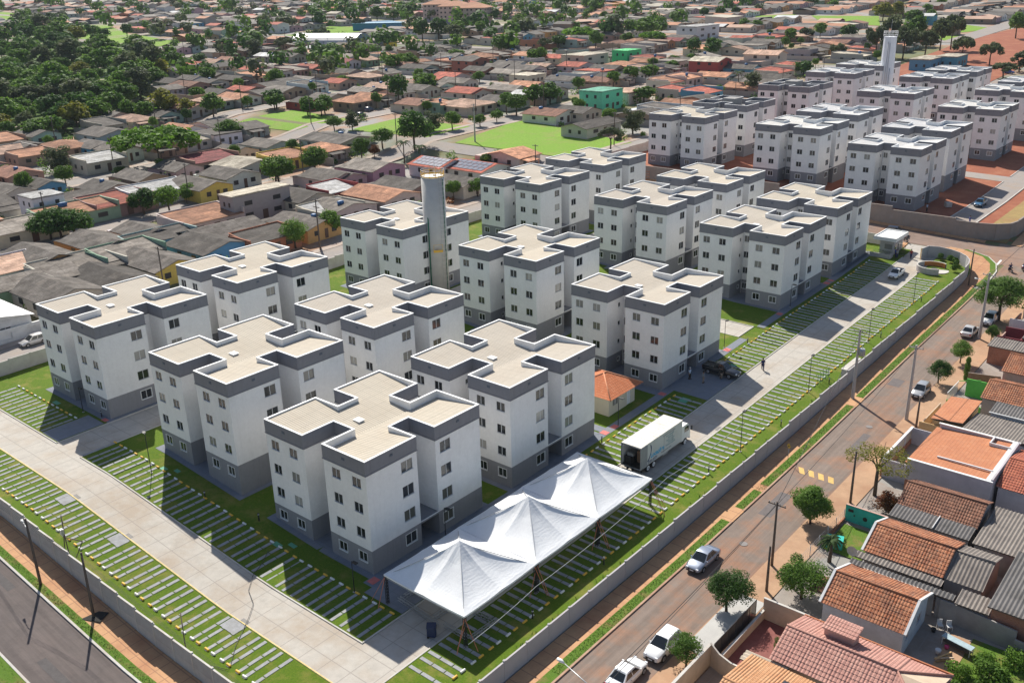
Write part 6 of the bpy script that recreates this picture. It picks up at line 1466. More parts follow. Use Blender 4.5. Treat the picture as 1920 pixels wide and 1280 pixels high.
TR = [(-125,108,9,4.3,0),(-118,138,16,8.6,1),(-129,136,9,4.2,0),(-128,127,6,3.2,2),(-206,157,9,4,0),(-172,184,16,7,1),(-124,190,8,5,0),(-76,109,5,2.3,2),(-75,62,6.5,3.4,0),(-76,72,6,3,0),(-122,94,8,5,2),(-67,160,7,4,3),(-129,191,8,3.5,0),(-158,143,5,3.2,0),(-113,129,6,4.5,4),(-109,131,5,4,4),(-125,129,4,2.2,5),(-121,169,4.2,2.8,2),(-122,178,4,2.6,2),(-128,156,6,4,3),(-125,161,6,3.6,2),(-152,145,6,3,3),(-75,183,10,6,3),(-129,214,8,5,0),(-131,208,8,4.4,0),(-185,155,6,3,0),(-181,157,6,3.4,0),(-177,178,6,2.6,0),(-185,212,8,5,0),(-132,217,7,4,2),(-73,114,5,3,0),(-150,81,13,13,6),(-183,68,10,7,3),(-118,36,7.5,5.5,1),(-121,35,7,4.5,1),(-117,38,7,5,1),(-124,58,6.5,4,1),(-120,62,7,4,2),(-127,72,4.5,3,2),(-122,93,8,5,2),(-162,49,7,2.8,2),(-166,61,6,3,2),(-156,82,5,1.8,2),(-154,83,4.6,1.6,2),(-164,75,3,2.4,2),(-238,88,7,4.5,0),(-125,108,11,6.2,0),(-124,69,4,1.8,2),(-183,122,7,5,0),(-165,53,4,2.5,2),(-257,112,15,8.5,1),(-236,133,15,9,7),(-227,136,10,6,7),(-531,272,10,5,1),(-531,287,13,7,1),(-334,187,18,10,3),(-209,160,10,5.5,1),(-255,195,8,5,2),(-218,140,12,7,0),(-244,151,10,6,0),(-291,125,8,3,2),(-296,108,14,7,4),(-300,106,13,7,4),(-288,110,10,5,4),(-219,155,5,2.5,2),(-288,185,8,5,0),(-349,222,10,5,1),(-697,318,12,8,1),(-891,382,9,6,0),(-356,258,12,8,3),(-325,264,10,6,0),(-322,273,10,6,0),(-313,277,10,6,0),(-369,287,12,8,3),(-184,161,7,4,0),(-187,156,7,3.5,0),(-244,123,8,4,2),(-236,125,8,5,2),(-247,114,7,4,3),(-459,439,16,9,0),(-447,444,13,8,0),(-462,472,14,10,1),(-426,392,12,7,3),(-385,327,14,8,3),(-333,358,18,10,1),(-327,365,18,10,1),(-307,356,16,9,3),(-324,378,15,9,0),(-319,295,10,9,6),(-317,278,11,8,0),(-318,269,9,6,0),(-326,265,9,6,0),(-243,322,14,9.5,0),(-319,392,13,6,0),(-304,385,9,5,1),(-321,430,14,8,2),(-242,385,14,14,6),(-211,357,14,7,0),(-234,357,10,8,0),(-233,344,10,6,3),(-218,414,16,12,0),(-195,382,12,9,6),(-206,378,10,6,2),(-308,454,9,5,3),(-300,493,10,6,2),(-330,517,10,6,0),(-245,261,8,5,0),(-247,253,8,5,2),(-190,215,8,5.5,0),(-188,244,5,3.4,2),(-245,292,9,5,0),(-206,301,10,6,0),(-202,302,8,4,2),(-133,270,10,4.5,0),(-131,280,6,5,2),(-132,257,7,3.5,0),(-138,243,6,3,0),(-139,254,4,4,2),(-135,304,5,4,2),(-231,209,5,3.4,2),(-259,270,6,4,2),(-194,382,12,10,6),(-217,426,12,8,0),(-244,523,11,6,1),(-237,532,11,6,1),(-231,541,10,6,1),(-272,639,12,6,1),(-191,475,9,6,0),(-182,472,6,4,2),(-136,417,11,6,0),(-133,428,10,6,3),(-132,443,8,4,2),(-112,430,12,8,1),(-197,615,7,5,2),(-137,543,16,10,7),(-136,564,14,8,7),(-76,370,22,8,3),(-74,378,22,9,3),(-66,374,22,8,3),(-78,424,20,9,0),(-109,511,14,9,0),(-60,383,18,8,3),(-110,543,10,6,2),(-62,409,22,8,3),(-59,414,24,8,3),(-45,383,15,7,3),(-32,375,14,7,3),(-46,468,18,8,0),(-19,345,9,5,3),(-18,363,10,5,3),(-150,347,13,6,1),(-143,350,13,8,1),(-138,398,5,5,2),(-85,265,8,4,4),(-79,263,10,6,3),(-83,315,6,5,1),(-90,364,11,4,3),(-132,283,6,4,2),(-144,320,5,3.6,2),(-139,326,5,3.6,2),(-102,231,9,5,0),(-226,646,9,8,0),(-267,660,8,6,2),(-136,643,10,6,2),(-129,595,9,6,0)]
WD = [(-255,123,14,8.2,0),(-374,139,15,8.8,0),(-427,204,12,7.2,1),(-484,186,10,6.1,3),(-269,100,9,5.6,3),(-409,234,10,5.9,0),(-371,212,15,8.8,0),(-232,85,11,6.5,0),(-479,219,9,5.6,0),(-256,104,12,7.3,2),(-415,160,11,6.2,2),(-358,143,10,5.7,1),(-279,96,11,6.5,0),(-274,121,13,7.5,1),(-459,185,14,8.3,3),(-390,173,12,7.1,3),(-284,104,14,8.2,1),(-244,81,9,5.4,2),(-372,178,10,5.6,1),(-409,179,10,5.7,0),(-343,146,13,7.9,0),(-437,203,13,7.4,1),(-353,163,9,5.2,0),(-358,197,10,5.8,0),(-379,147,10,5.6,3),(-355,151,15,9.0,0),(-266,120,12,6.9,1),(-455,225,15,8.7,2),(-352,140,12,7.1,0),(-341,193,14,8.1,2),(-267,135,14,8.0,2),(-276,130,14,8.3,1),(-287,143,9,5.0,0),(-425,184,12,7.0,2),(-296,126,14,8.0,3),(-249,102,14,8.5,3),(-311,146,10,5.7,2),(-440,238,14,8.1,0),(-336,172,13,7.5,1),(-371,148,13,7.6,1),(-433,237,13,7.9,3),(-347,168,11,6.4,0),(-421,212,15,8.6,0),(-293,149,15,8.9,0),(-379,185,12,7.3,2),(-324,178,14,8.3,0),(-492,227,13,7.4,3),(-368,185,15,8.6,0),(-400,181,15,8.7,0),(-314,120,15,8.6,3),(-329,154,13,7.8,3),(-410,207,15,8.9,3),(-587,260,15,8.8,1),(-407,195,12,6.9,0),(-573,253,9,5.5,3),(-353,128,10,6.1,3),(-400,220,10,6.1,0),(-387,206,12,7.0,3),(-538,211,10,6.1,2),(-301,111,10,5.8,3),(-317,159,15,8.6,3),(-276,147,13,7.6,3),(-387,185,10,5.6,0),(-296,103,15,8.9,3),(-236,92,10,5.6,0),(-402,158,9,5.3,0),(-485,245,11,6.6,0),(-562,221,13,7.7,3),(-546,255,13,7.8,0),(-432,214,9,5.3,1),(-276,109,12,7.1,0),(-366,170,9,5.5,0),(-326,124,10,6.0,3),(-419,221,9,5.5,3),(-409,172,13,7.5,2),(-341,186,13,7.9,2),(-243,104,12,7.1,1),(-596,246,10,5.8,0),(-304,118,9,5.3,3),(-303,170,12,7.2,0),(-490,216,10,6.1,1),(-254,85,11,6.4,2),(-551,250,9,5.1,3),(-292,120,13,7.9,0),(-257,114,10,5.7,1),(-585,230,14,8.1,3),(-587,250,14,8.3,0),(-410,219,14,8.2,0),(-565,249,11,6.6,0),(-267,92,12,6.8,0),(-293,113,13,7.6,1),(-510,254,11,6.3,0),(-557,235,13,7.9,0),(-380,176,11,6.7,3),(-482,238,9,5.0,1),(-392,215,11,6.6,0),(-541,237,11,6.7,1),(-387,146,9,5.4,3),(-501,224,12,7.0,2),(-284,150,9,5.1,0),(-402,166,10,5.7,0),(-323,168,15,8.8,3),(-426,170,15,8.7,3),(-310,111,10,5.6,3),(-328,187,10,5.9,1),(-362,135,11,6.4,0),(-509,200,9,5.4,1),(-579,272,12,7.0,0),(-278,140,12,7.1,0),(-248,114,11,6.5,0),(-301,153,10,6.1,0),(-358,213,11,6.4,0),(-342,138,15,8.6,1),(-262,108,11,6.7,0),(-352,181,14,8.0,0),(-239,98,10,5.9,1),(-284,135,13,7.6,0),(-319,143,15,8.6,1),(-522,248,15,8.6,2),(-336,128,13,7.4,0),(-537,245,15,8.8,0),(-489,197,10,5.6,0),(-420,235,11,6.3,0),(-506,234,13,7.4,2),(-306,161,15,8.8,1),(-246,88,13,7.6,0),(-396,197,11,6.3,0),(-533,266,11,6.7,1)]
RC = dict(g=(.135,.12,.107), lg=(.26,.23,.20), o=(.50,.25,.15), o2=(.52,.34,.25), r=(.43,.12,.08), mr=(.32,.09,.09), m=(.26,.13,.09), w=(.62,.62,.61), cr=(.50,.45,.36), b=(.10,.22,.36), tq=(.20,.50,.36), tq2=(.12,.55,.22), gn=(.2,.35,.2))
WC = dict(p=(.42,.28,.21), c=(.55,.49,.42), b=(.12,.32,.48), w=(.68,.67,.65), gn=(.25,.36,.24), m=(.28,.2,.16), g=(.36,.34,.32), t=(.35,.44,.42), y=(.68,.48,.12), k=(.50,.33,.36), rd=(.36,.08,.07), br=(.38,.16,.1), oc=(.60,.34,.14), tq=(.16,.58,.42), tq2=(.08,.62,.25))
RN = dict(g='dark grey', lg='light grey', o='orange', o2='pale terracotta', r='red', mr='maroon', m='brown', w='white', cr='cream', b='blue', tq='turquoise', tq2='bright green', gn='green')
WN = dict(p='pinkish brown', c='cream', b='blue', w='white', gn='pale green', m='brown', g='grey plaster', t='grey green', y='yellow', k='pink', rd='dark red', br='brick red', oc='ochre', tq='turquoise', tq2='bright green')
def roofmat_t():
    m, nt, b = newmat('town_roof', .9, 0, .25); p = coord(nt,'Object'); oi = nt.nodes.new("ShaderNodeObjectInfo")
    n = noise(nt,p,.7,6,.75); n2 = noise(nt,p,3,4); sep = nt.nodes.new("ShaderNodeSeparateXYZ"); nt.links.new(p,sep.inputs[0])
    ad = nt.nodes.new("ShaderNodeVectorMath"); ad.operation='MULTIPLY_ADD'; ad.inputs[1].default_value=(1,1,1); nt.links.new(p,ad.inputs[0]); nt.links.new(oi.outputs['Location'],ad.inputs[2])
    n3 = noise(nt,ad.outputs[0],.45,5,.7)
    c = mix(nt,1.0,oi.outputs['Color'],ramp(nt,n2,[(.3,(.75,.75,.75)),(.7,(1.25,1.25,1.25))]),'MULTIPLY')
    c = mix(nt,1.0,c,ramp(nt,n3,[(.35,(.6,.58,.56)),(.65,(1.2,1.2,1.2))]),'MULTIPLY')
    l = mathn(nt,'LESS_THAN',mathn(nt,'PINGPONG',mathn(nt,'ADD',sep.outputs[0],40),.55),.05); l2 = mathn(nt,'LESS_THAN',mathn(nt,'PINGPONG',mathn(nt,'ADD',sep.outputs[1],40),.9),.05)
    c = mix(nt,mathn(nt,'MULTIPLY',mathn(nt,'MAXIMUM',l,l2),.35),c,(.05,.045,.04))
    cb_ = nt.nodes.new("ShaderNodeCombineXYZ"); nt.links.new(mathn(nt,'FLOOR',mathn(nt,'MULTIPLY',sep.outputs[0],.9)),cb_.inputs[0]); nt.links.new(mathn(nt,'FLOOR',mathn(nt,'MULTIPLY',sep.outputs[1],.55)),cb_.inputs[1]); nt.links.new(oi.outputs['Random'],cb_.inputs[2])
    wn = nt.nodes.new("ShaderNodeTexWhiteNoise"); nt.links.new(cb_.outputs[0],wn.inputs['Vector']); c = mix(nt,1.0,c,ramp(nt,wn.outputs['Value'],[(0,(.78,.77,.76)),(.85,(1.08,1.08,1.08)),(1,(1.35,1.32,1.28))]),'MULTIPLY')
    nt.links.new(c,b.inputs['Base Color']); w_ = mathn(nt,'SINE',mathn(nt,'MULTIPLY',sep.outputs[0],2*pi/.5)); bump(nt,b,w_,.3,.06); return m
town_roof = roofmat_t()
town_wall = M('town_wall', (1,1,1), .9, .1, 1.5, 'Object', objcol=True, big=.0)
town_dark = M('town_window', (.03,.03,.035), .3, .1, 3, 'Object'); town_door = M('town_door', (.12,.07,.05), .6, .2, 3, 'Object')
def hproto(ty):
    """unit house 12 (s) by 9 (t); returns dict part -> mesh"""
    L, Wd = 6.0, 4.5; out = {}; w = MB(); r_ = MB(); e = .45; z0 = 2.7
    wm_, rm = town_wall, town_roof
    if ty in ('G','S','G2'):
        if ty == 'G2': z0 = 5.2
        zr = z0+1.25; w.box((-L,-Wd,-1.2),(L,Wd,z0),wm_)
        for x, f in ((L,1),(-L,-1)): w.face([(x,-Wd*f,z0),(x,Wd*f,z0),(x,0,zr-.06)],wm_)
        s_ = (zr-z0)/Wd; za = z0-s_*e
        for y in (-1,1):
            q = [(-L-e,y*(Wd+e),za),(L+e,y*(Wd+e),za),(L+e,0,zr),(-L-e,0,zr)]; r_.face(q if y < 0 else q[::-1],rm)
            q = [(a,b_,c-.1) for a,b_,c in q]; r_.face(q[::-1] if y < 0 else q,town_wall)
            for x in (-L-e,L+e): r_.face([(x,y*(Wd+e),za-.1),(x,y*(Wd+e),za+.01),(x,0,zr+.01),(x,0,zr-.1)],town_wall)
            r_.face([(-L-e,y*(Wd+e),za-.1),(L+e,y*(Wd+e),za-.1),(L+e,y*(Wd+e),za+.0),(-L-e,y*(Wd+e),za+.0)],rm)
    elif ty == 'T':
        zr = z0+1.2; w.box((-L,-Wd,-1.2),(L,Wd,z0),wm_)
        for y, f in ((-Wd,1),(Wd,-1)): w.face([(-L*f,y,z0),(L*f,y,z0),(0,y,zr-.06)],wm_)
        s_ = (zr-z0)/L; za = z0-s_*e
        for x in (-1,1):
            q = [(x*(L+e),-Wd-e,za),(x*(L+e),Wd+e,za),(0,Wd+e,zr),(0,-Wd-e,zr)]; r_.face(q if x > 0 else q[::-1],rm)
            q = [(a,b_,c-.1) for a,b_,c in q]; r_.face(q[::-1] if x > 0 else q,town_wall)
            for y in (-Wd-e,Wd+e): r_.face([(x*(L+e),y,za-.1),(x*(L+e),y,za),(0,y,zr),(0,y,zr-.1)],town_wall)
    elif ty == 'H':
        w.box((-L,-Wd,-1.2),(L,Wd,z0),wm_); zr = z0+1.5; e = .6; A=(-L-e,-Wd-e,z0-.05);B_=(L+e,-Wd-e,z0-.05);C_=(L+e,Wd+e,z0-.05);D_=(-L-e,Wd+e,z0-.05);P=(-1.2,0,zr);Q=(1.2,0,zr)
        r_.face([A,B_,Q,P],rm); r_.face([B_,C_,Q],rm); r_.face([C_,D_,P,Q],rm); r_.face([D_,A,P],rm); r_.face([A,D_,C_,B_],town_wall)
    elif ty == 'M':
        w.box((-L,-Wd,-1.2),(L,-Wd+.2,3.5),wm_); w.box((-L,Wd-.2,-1.2),(L,Wd,3.9),wm_); w.box((-L,-Wd+.2,-1.2),(-L+.2,Wd-.2,4.0),wm_); w.box((L-.2,-Wd+.2,-1.2),(L,Wd-.2,2.75),wm_)
        r_.face([(-L+.2,-Wd+.2,3.75),(L+.4,-Wd+.2,2.8),(L+.4,Wd-.2,2.8),(-L+.2,Wd-.2,3.75)],rm); r_.face([(L+.4,-Wd+.2,2.8),(L+.4,-Wd+.2,2.7),(L+.4,Wd-.2,2.7),(L+.4,Wd-.2,2.8)],rm)
        for y in (-Wd,Wd-.2):
            w.face([(-L,y,4.0),(L,y,3.1),(L,y+.2,3.1),(-L,y+.2,4.0)],town_wall)
    else:
        h = dict(F=3.1, F2=5.6, BX=6.0, AR=5.5, BL=3.5)[ty]
        w.box((-L,-Wd,-1.2),(L,Wd,h),wm_); r_.box((-L-.15,-Wd-.15,h),(L+.15,Wd+.15,h+.3),rm); r_.box((-L+.2,-Wd+.2,h+.3),(L-.2,Wd-.2,h+.32),rm)
    out['wall'] = w.mesh('wall'); out['roof'] = r_.mesh('roof')
    if ty in ('G','T','H','M'):
        a = MB(); a.box((-L-3.4,-Wd*.9,-1.2),(-L-.05,Wd*.25,2.1),wm_); out['annex_wall'] = a.mesh('annex_wall')
        a = MB(); q = [(-L-3.8,-Wd,2.1),(-L+.0,-Wd,2.5),(-L+.0,Wd*.35,2.5),(-L-3.8,Wd*.35,2.1)]; a.face(q,rm); a.face([(x,y,z-.1) for x,y,z in q][::-1],town_wall); a.face([(-L-3.8,-Wd,2.0),(-L,-Wd,2.4),(-L,-Wd,2.5),(-L-3.8,-Wd,2.1)],rm); out['annex_roof'] = a.mesh('annex_roof')
        a = MB(); q = [(L+.05,-Wd*.95,2.45),(L+2.9,-Wd*.95,2.15),(L+2.9,Wd*.1,2.15),(L+.05,Wd*.1,2.45)]; a.face(q,rm); a.face([(x,y,z-.1) for x,y,z in q][::-1],town_wall); a.face([(L+2.9,-Wd*.95,2.05),(L+2.9,Wd*.1,2.05),(L+2.9,Wd*.1,2.15),(L+2.9,-Wd*.95,2.15)],rm)
        for y in (-Wd*.9,Wd*.05): a.box((L+2.6,y-.08,-.8),(L+2.76,y+.08,2.1),town_wall)
        out['porch_roof'] = a.mesh('porch_roof')
    if ty == 'S':
        a = MB()
        for i in range(7):
            for j in range(3):
                y0_ = -Wd+.4+j*1.35; z_ = lambda y: z0+ (Wd+y)/Wd*1.25+.08
                a.face([(-L+.8+i*1.55,y0_,z_(y0_)),(-L+2.2+i*1.55,y0_,z_(y0_)),(-L+2.2+i*1.55,y0_+1.2,z_(y0_+1.2)),(-L+.8+i*1.55,y0_+1.2,z_(y0_+1.2))],solar_m)
        out['solar_panels'] = a.mesh('solar_panels')
    a = MB(); hz_ = 1.5
    a.box((-.6,-.04,-.5),(.6,.04,.5),town_dark); a.box((-.66,-.05,-.56),(.66,.03,-.5),town_wall); out['_win'] = a.mesh('window')
    a = MB(); a.box((-.42,-.04,0),(.42,.04,2.05),town_door); out['_door'] = a.mesh('door')
    return out
solar_m = M('solar_panel', (.02,.035,.09), .15, .1, 3, 'Object', spec=.7)
tkb = MB(); tkb.tube([(0,0,0),(0,0,.9),(0,0,1.05)],[.5,.62,.3],M('blue_tank',(.04,.14,.32),.5,.1,3,'Object'),14); tank_me = tkb.mesh('water_tank')
HP_ = {k: hproto(k) for k in ('G','T','H','M','F','F2','G2','S','BX','AR','BL')}
ORD = ['first','second','third','fourth','fifth','sixth','seventh','eighth','ninth','tenth','eleventh','twelfth','thirteenth','fourteenth','fifteenth','sixteenth','seventeenth','eighteenth','nineteenth']
TENS = ['','','twenty','thirty','forty','fifty','sixty','seventy','eighty','ninety']
def ordw(n):
    if n <= 19: return ORD[n-1]
    if n >= 100: return ('one hundred and ' + ordw(n-100)) if n > 100 else 'hundredth'
    return (TENS[n//10][:-1]+'ieth') if n % 10 == 0 else TENS[n//10]+'-'+ORD[n%10-1]
_R = (_r2, _u2, _f)
def px(p):
    d = Vector((p[0], p[1], p[2]-CAMZ)); z = d.dot(_f)
    if z < 1: return (-9999,-9999)
    return (960+FPX*d.dot(_r2)/z, 640-FPX*d.dot(_u2)/z)
def vis(s, t, m=70):
    x, y = px(W(s, t, 2)); return -m < x < 1920+m and -m < y < 1280+m
def dcam(s, t): p = W(s, t); return hypot(p.x, p.y)
FIELDS = [[(-110,146),(-72,146),(-68,172),(-119,186)],[(-153,144),(-123,148),(-124,168),(-155,168)],[(-202,136),(-172,138),(-166,158),(-200,160)],
 [(-461,290),(-445,300),(-397,360),(-430,395)],[(-425,335),(-405,370),(-430,410),(-465,400)],[(-305,316),(-296,345),(-312,352),(-322,322)],
 [(-980,380),(-780,345),(-740,298),(-900,310)],[(-660,300),(-640,332),(-530,292),(-560,262)],[(-570,270),(-540,300),(-455,284),(-470,252)],
 [(-225,558),(-203,573),(-188,535),(-205,512)],[(-191,566),(-150,572),(-127,512),(-165,522)],[(-94,535),(-66,512),(-76,488),(-102,500)],[(-76,478),(-66,462),(-72,448),(-84,462)]]
for q in FIELDS: drape('green_field', [q], field_m, .12, 6)
drape('red_ground', [[(-64,448),(-58,521),(-10,480),(-20,400)],[(-59,300),(-20,300),(-20,400),(-64,448)]], red_m, .1, 8)
drape('bus_road', [[(-72,440),(-62,440),(-60,560),(-72,560)],[(-205,590),(-198,534),(-190,534),(-196,600)]], street_m, .15, 8)
drape('court_ground', [[(-300,300),(-276,330),(-300,350),(-330,310)]], yard_m, .1, 8)
ST_S = [-65.5] + [-121.8 - 46.7*k for k in range(19)]
for k, s in enumerate(ST_S):
    drape('street', [(s-3.4,-160,s+3.4,330 if k < 9 else 700)], street_m, .1, 6 if k < 4 else 15)
    drape('street_pavement', [(s+3.4,-160,s+5.2,330 if k < 9 else 700),(s-5.2,-160,s-3.4,330 if k < 9 else 700)], M('town_pavement',(.40,.33,.28),.9,.2,.6,big=.7,bigscale=.1,bigcol=(.30,.18,.11)), .16, 6 if k < 4 else 15)
CROSS = [(239,246),(338,345),(440,448)]
drape('cross_street', [(-1000,a,-69,b) for a, b in CROSS] + [(-117,139.5,-69,145)], street_m, .13, 12)
def inpoly(s, t, P):
    c = False
    for k in range(len(P)):
        (a,b_),(d,e) = P[k], P[k-1]
        if (b_ > t) != (e > t) and s < (d-a)*(t-b_)/(e-b_)+a: c = not c
    return c
WOODP = [(-611,241),(-612,263),(-572,276),(-486,253),(-443,242),(-407,235),(-358,215),(-298,171),(-263,140),(-243,114),(-229,92),(-245,60),(-420,120)]
def blocked(s, t, r_=7):
    for q in FIELDS:
        if inpoly(s, t, q) or any(hypot(s-a,t-b_) < 3 for a,b_ in q): return True
        cx = sum(a for a,_ in q)/4; cy = sum(b_ for _,b_ in q)/4
        for ds, dt in ((r_,0),(-r_,0),(0,r_),(0,-r_)):
            if inpoly(s+ds, t+dt, q): return True
    if inpoly(s, t, WOODP): return True
    if any(a-6 < t < b_+6 for a, b_ in CROSS): return True
    if -117 < s < -69 and 138 < t < 186: return True
    if -93 < s < -70 and -25 < t < 12: return True
    if -445 < s < -345 and 395 < t < 490: return True
    return False
drape('woodland_floor', [[(-612,263),(-611,241),(-443,235),(-486,253)],[(-443,242),(-443,215),(-300,150),(-358,215)],[(-420,235),(-420,120),(-245,60),(-263,140)],[(-298,171),(-300,120),(-229,92),(-243,114)],[(-560,240),(-420,110),(-400,200),(-443,242)]], grassmat('undergrowth',(.04,.09,.012),(.08,.14,.02),(.13,.15,.04),.3,.7), .14, 12)
rr = random.Random(11); H = []
for (s, t, ty, rf, wl, l, w_) in OV: H.append([s, t, ty, rf, wl, l/12, w_/9, 0, True])
BIGT = [(a,b_,r_) for a,b_,h,r_,k in TR if r_ > 6.5]
for k in range(len(ST_S)-1):
    hi, lo = ST_S[k]-5.4, ST_S[k+1]+5.4
    for row in (0, 1):
        t = -158 + rr.uniform(0, 6)
        while t < 760:
            t += rr.uniform(9.6, 11.4)
            c = (hi - 10.5) if row == 0 else (lo + 10.5)
            s = c + rr.uniform(-1.2, 1.2)
            if not vis(s, t) or blocked(s, t) : continue
            if any(abs(s-h[0]) < 5+h[5]*6 and abs(t-h[1]) < 4+h[6]*4.5 for h in H[:len(OV)]): continue
            if any(hypot(s-a, t-b_) < r_*.8 for a, b_, r_ in BIGT): continue
            ty = rr.choices(['G','T','H','M','F','G2'], [46,16,8,20,4,2])[0]
            rf = rr.choices(['g','lg','o','o2','r','m','w','cr','mr'], [48,20,11,5,5,5,2,3,1])[0]
            if ty in ('H',) : rf = rr.choice(['o','r','o2','m'])
            wl = rr.choices(['c','w','p','g','b','y','t','k','gn','br','m','oc'], [30,14,12,20,2,2,6,4,2,3,8,2])[0]
            H.append([s, t, ty, rf, wl, rr.uniform(.95,1.22), rr.uniform(.9,1.12), (0 if row == 0 else pi) + rr.uniform(-.03,.03), False])
H.sort(key=lambda h: dcam(h[0], h[1]))
near, farh = H[:292], H[292:]
rowcount = {}
near.sort(key=lambda h: h[1])
def rowof(s):
    for k in range(len(ST_S)-1):
        if s > ST_S[k+1]: return 2*k + (0 if s > (ST_S[k]+ST_S[k+1])/2 else 1)
    return 99
SHAPE = dict(G='gabled', T='long gabled', H='hip roofed', M='lean roofed', F='flat roofed', F2='tall flat roofed', G2='two storey', S='solar panelled', BX='unfinished brick topped', AR='large', BL='shed like')
for (s, t, ty, rf, wl, ks, kt, rot, ex) in near:
    rw = rowof(s); rowcount[rw] = rowcount.get(rw, 0) + 1
    lb = f"{RN[rf]} {SHAPE[ty]} house, {WN[wl]} walls, {ordw(rowcount[rw])} from left, {ordw(rw+1)} row behind wall"
    rt = empty('house', W(s, t, .1), YAW + rot, lb, 'house', 'houses of the town behind the blocks'); rt.scale = (ks, kt, rr.uniform(.95,1.12))
    pr = HP_[ty]; j = 1 + rr.uniform(-.38,.25); rc = tuple(x*j for x in RC[rf]) + (1,); wc = tuple(x*rr.uniform(.9,1.08) for x in WC[wl]) + (1,)
    for nm, me in pr.items():
        if nm[0] == '_': continue
        if nm.startswith('annex') and (rr.random() < .25 or (ex and ty != 'G')): continue
        if nm == 'porch_roof' and (rr.random() < .5 or ex): continue
        o = link(nm, me, rt); o.color = rc if 'roof' in nm else wc
        if nm in ('annex_roof','porch_roof') and rr.random() < .6: o.color = RC['g'] + (1,)
    if rr.random() < .22 and ty in ('G','T','M','F','F2'): link('water_tank', tank_me, rt, (rr.uniform(-4,4), rr.uniform(-1,1), 3.3 if ty != 'F2' else 5.9))
    L, Wd = 6.0, 4.5
    zc = 1.5
    fw = [(L+.02, -2.2, pi/2), (L+.02, 2.3, pi/2), (-1.8, -Wd-.02, 0), (2.6, -Wd-.02, 0)]
    if rot > 1: fw = [(-L-.02, 2.6, -pi/2), (1.8, Wd+.02, pi), (-2.6, Wd+.02, pi)]
    for x, y, a in fw:
        o = link('window', pr['_win'], rt, (x, y, zc), a); o.color = wc
        if ty in ('F2','G2','BX','AR'): o2 = link('window', pr['_win'], rt, (x, y, zc+2.7), a); o2.color = wc
    link('door', pr['_door'], rt, (L+.02, .3, 0) if rot < 1 else (-L-.02, -.3, 0), pi/2)
# yard walls between the nearest lots
yw = MB(); yw.box((-10,-.08,-.8),(10,.08,1.9),town_wall); ywm = yw.mesh('boundary_wall'); cnt = {}
bt = [h for h in near if not h[8]][:]; bt.sort(key=lambda h: dcam(h[0], h[1])); bt = bt[:110]; bt.sort(key=lambda h: h[1])
for (s, t, ty, rf, wl, ks, kt, rot, ex) in bt:
    rw = rowof(s); cnt[rw] = cnt.get(rw, 0) + 1
    o = link('boundary_wall', ywm, None, W(s, t-5.3, 0), YAW); o.color = (*rr.choice([(.34,.31,.28),(.42,.38,.34),(.30,.27,.25),(.45,.32,.26),(.5,.48,.45)]),1)
    tag(o, f"plaster boundary wall between yards, {ordw(cnt[rw])} from left, {ordw(rw+1)} row behind the wall", 'wall', 'boundary walls between town yards')
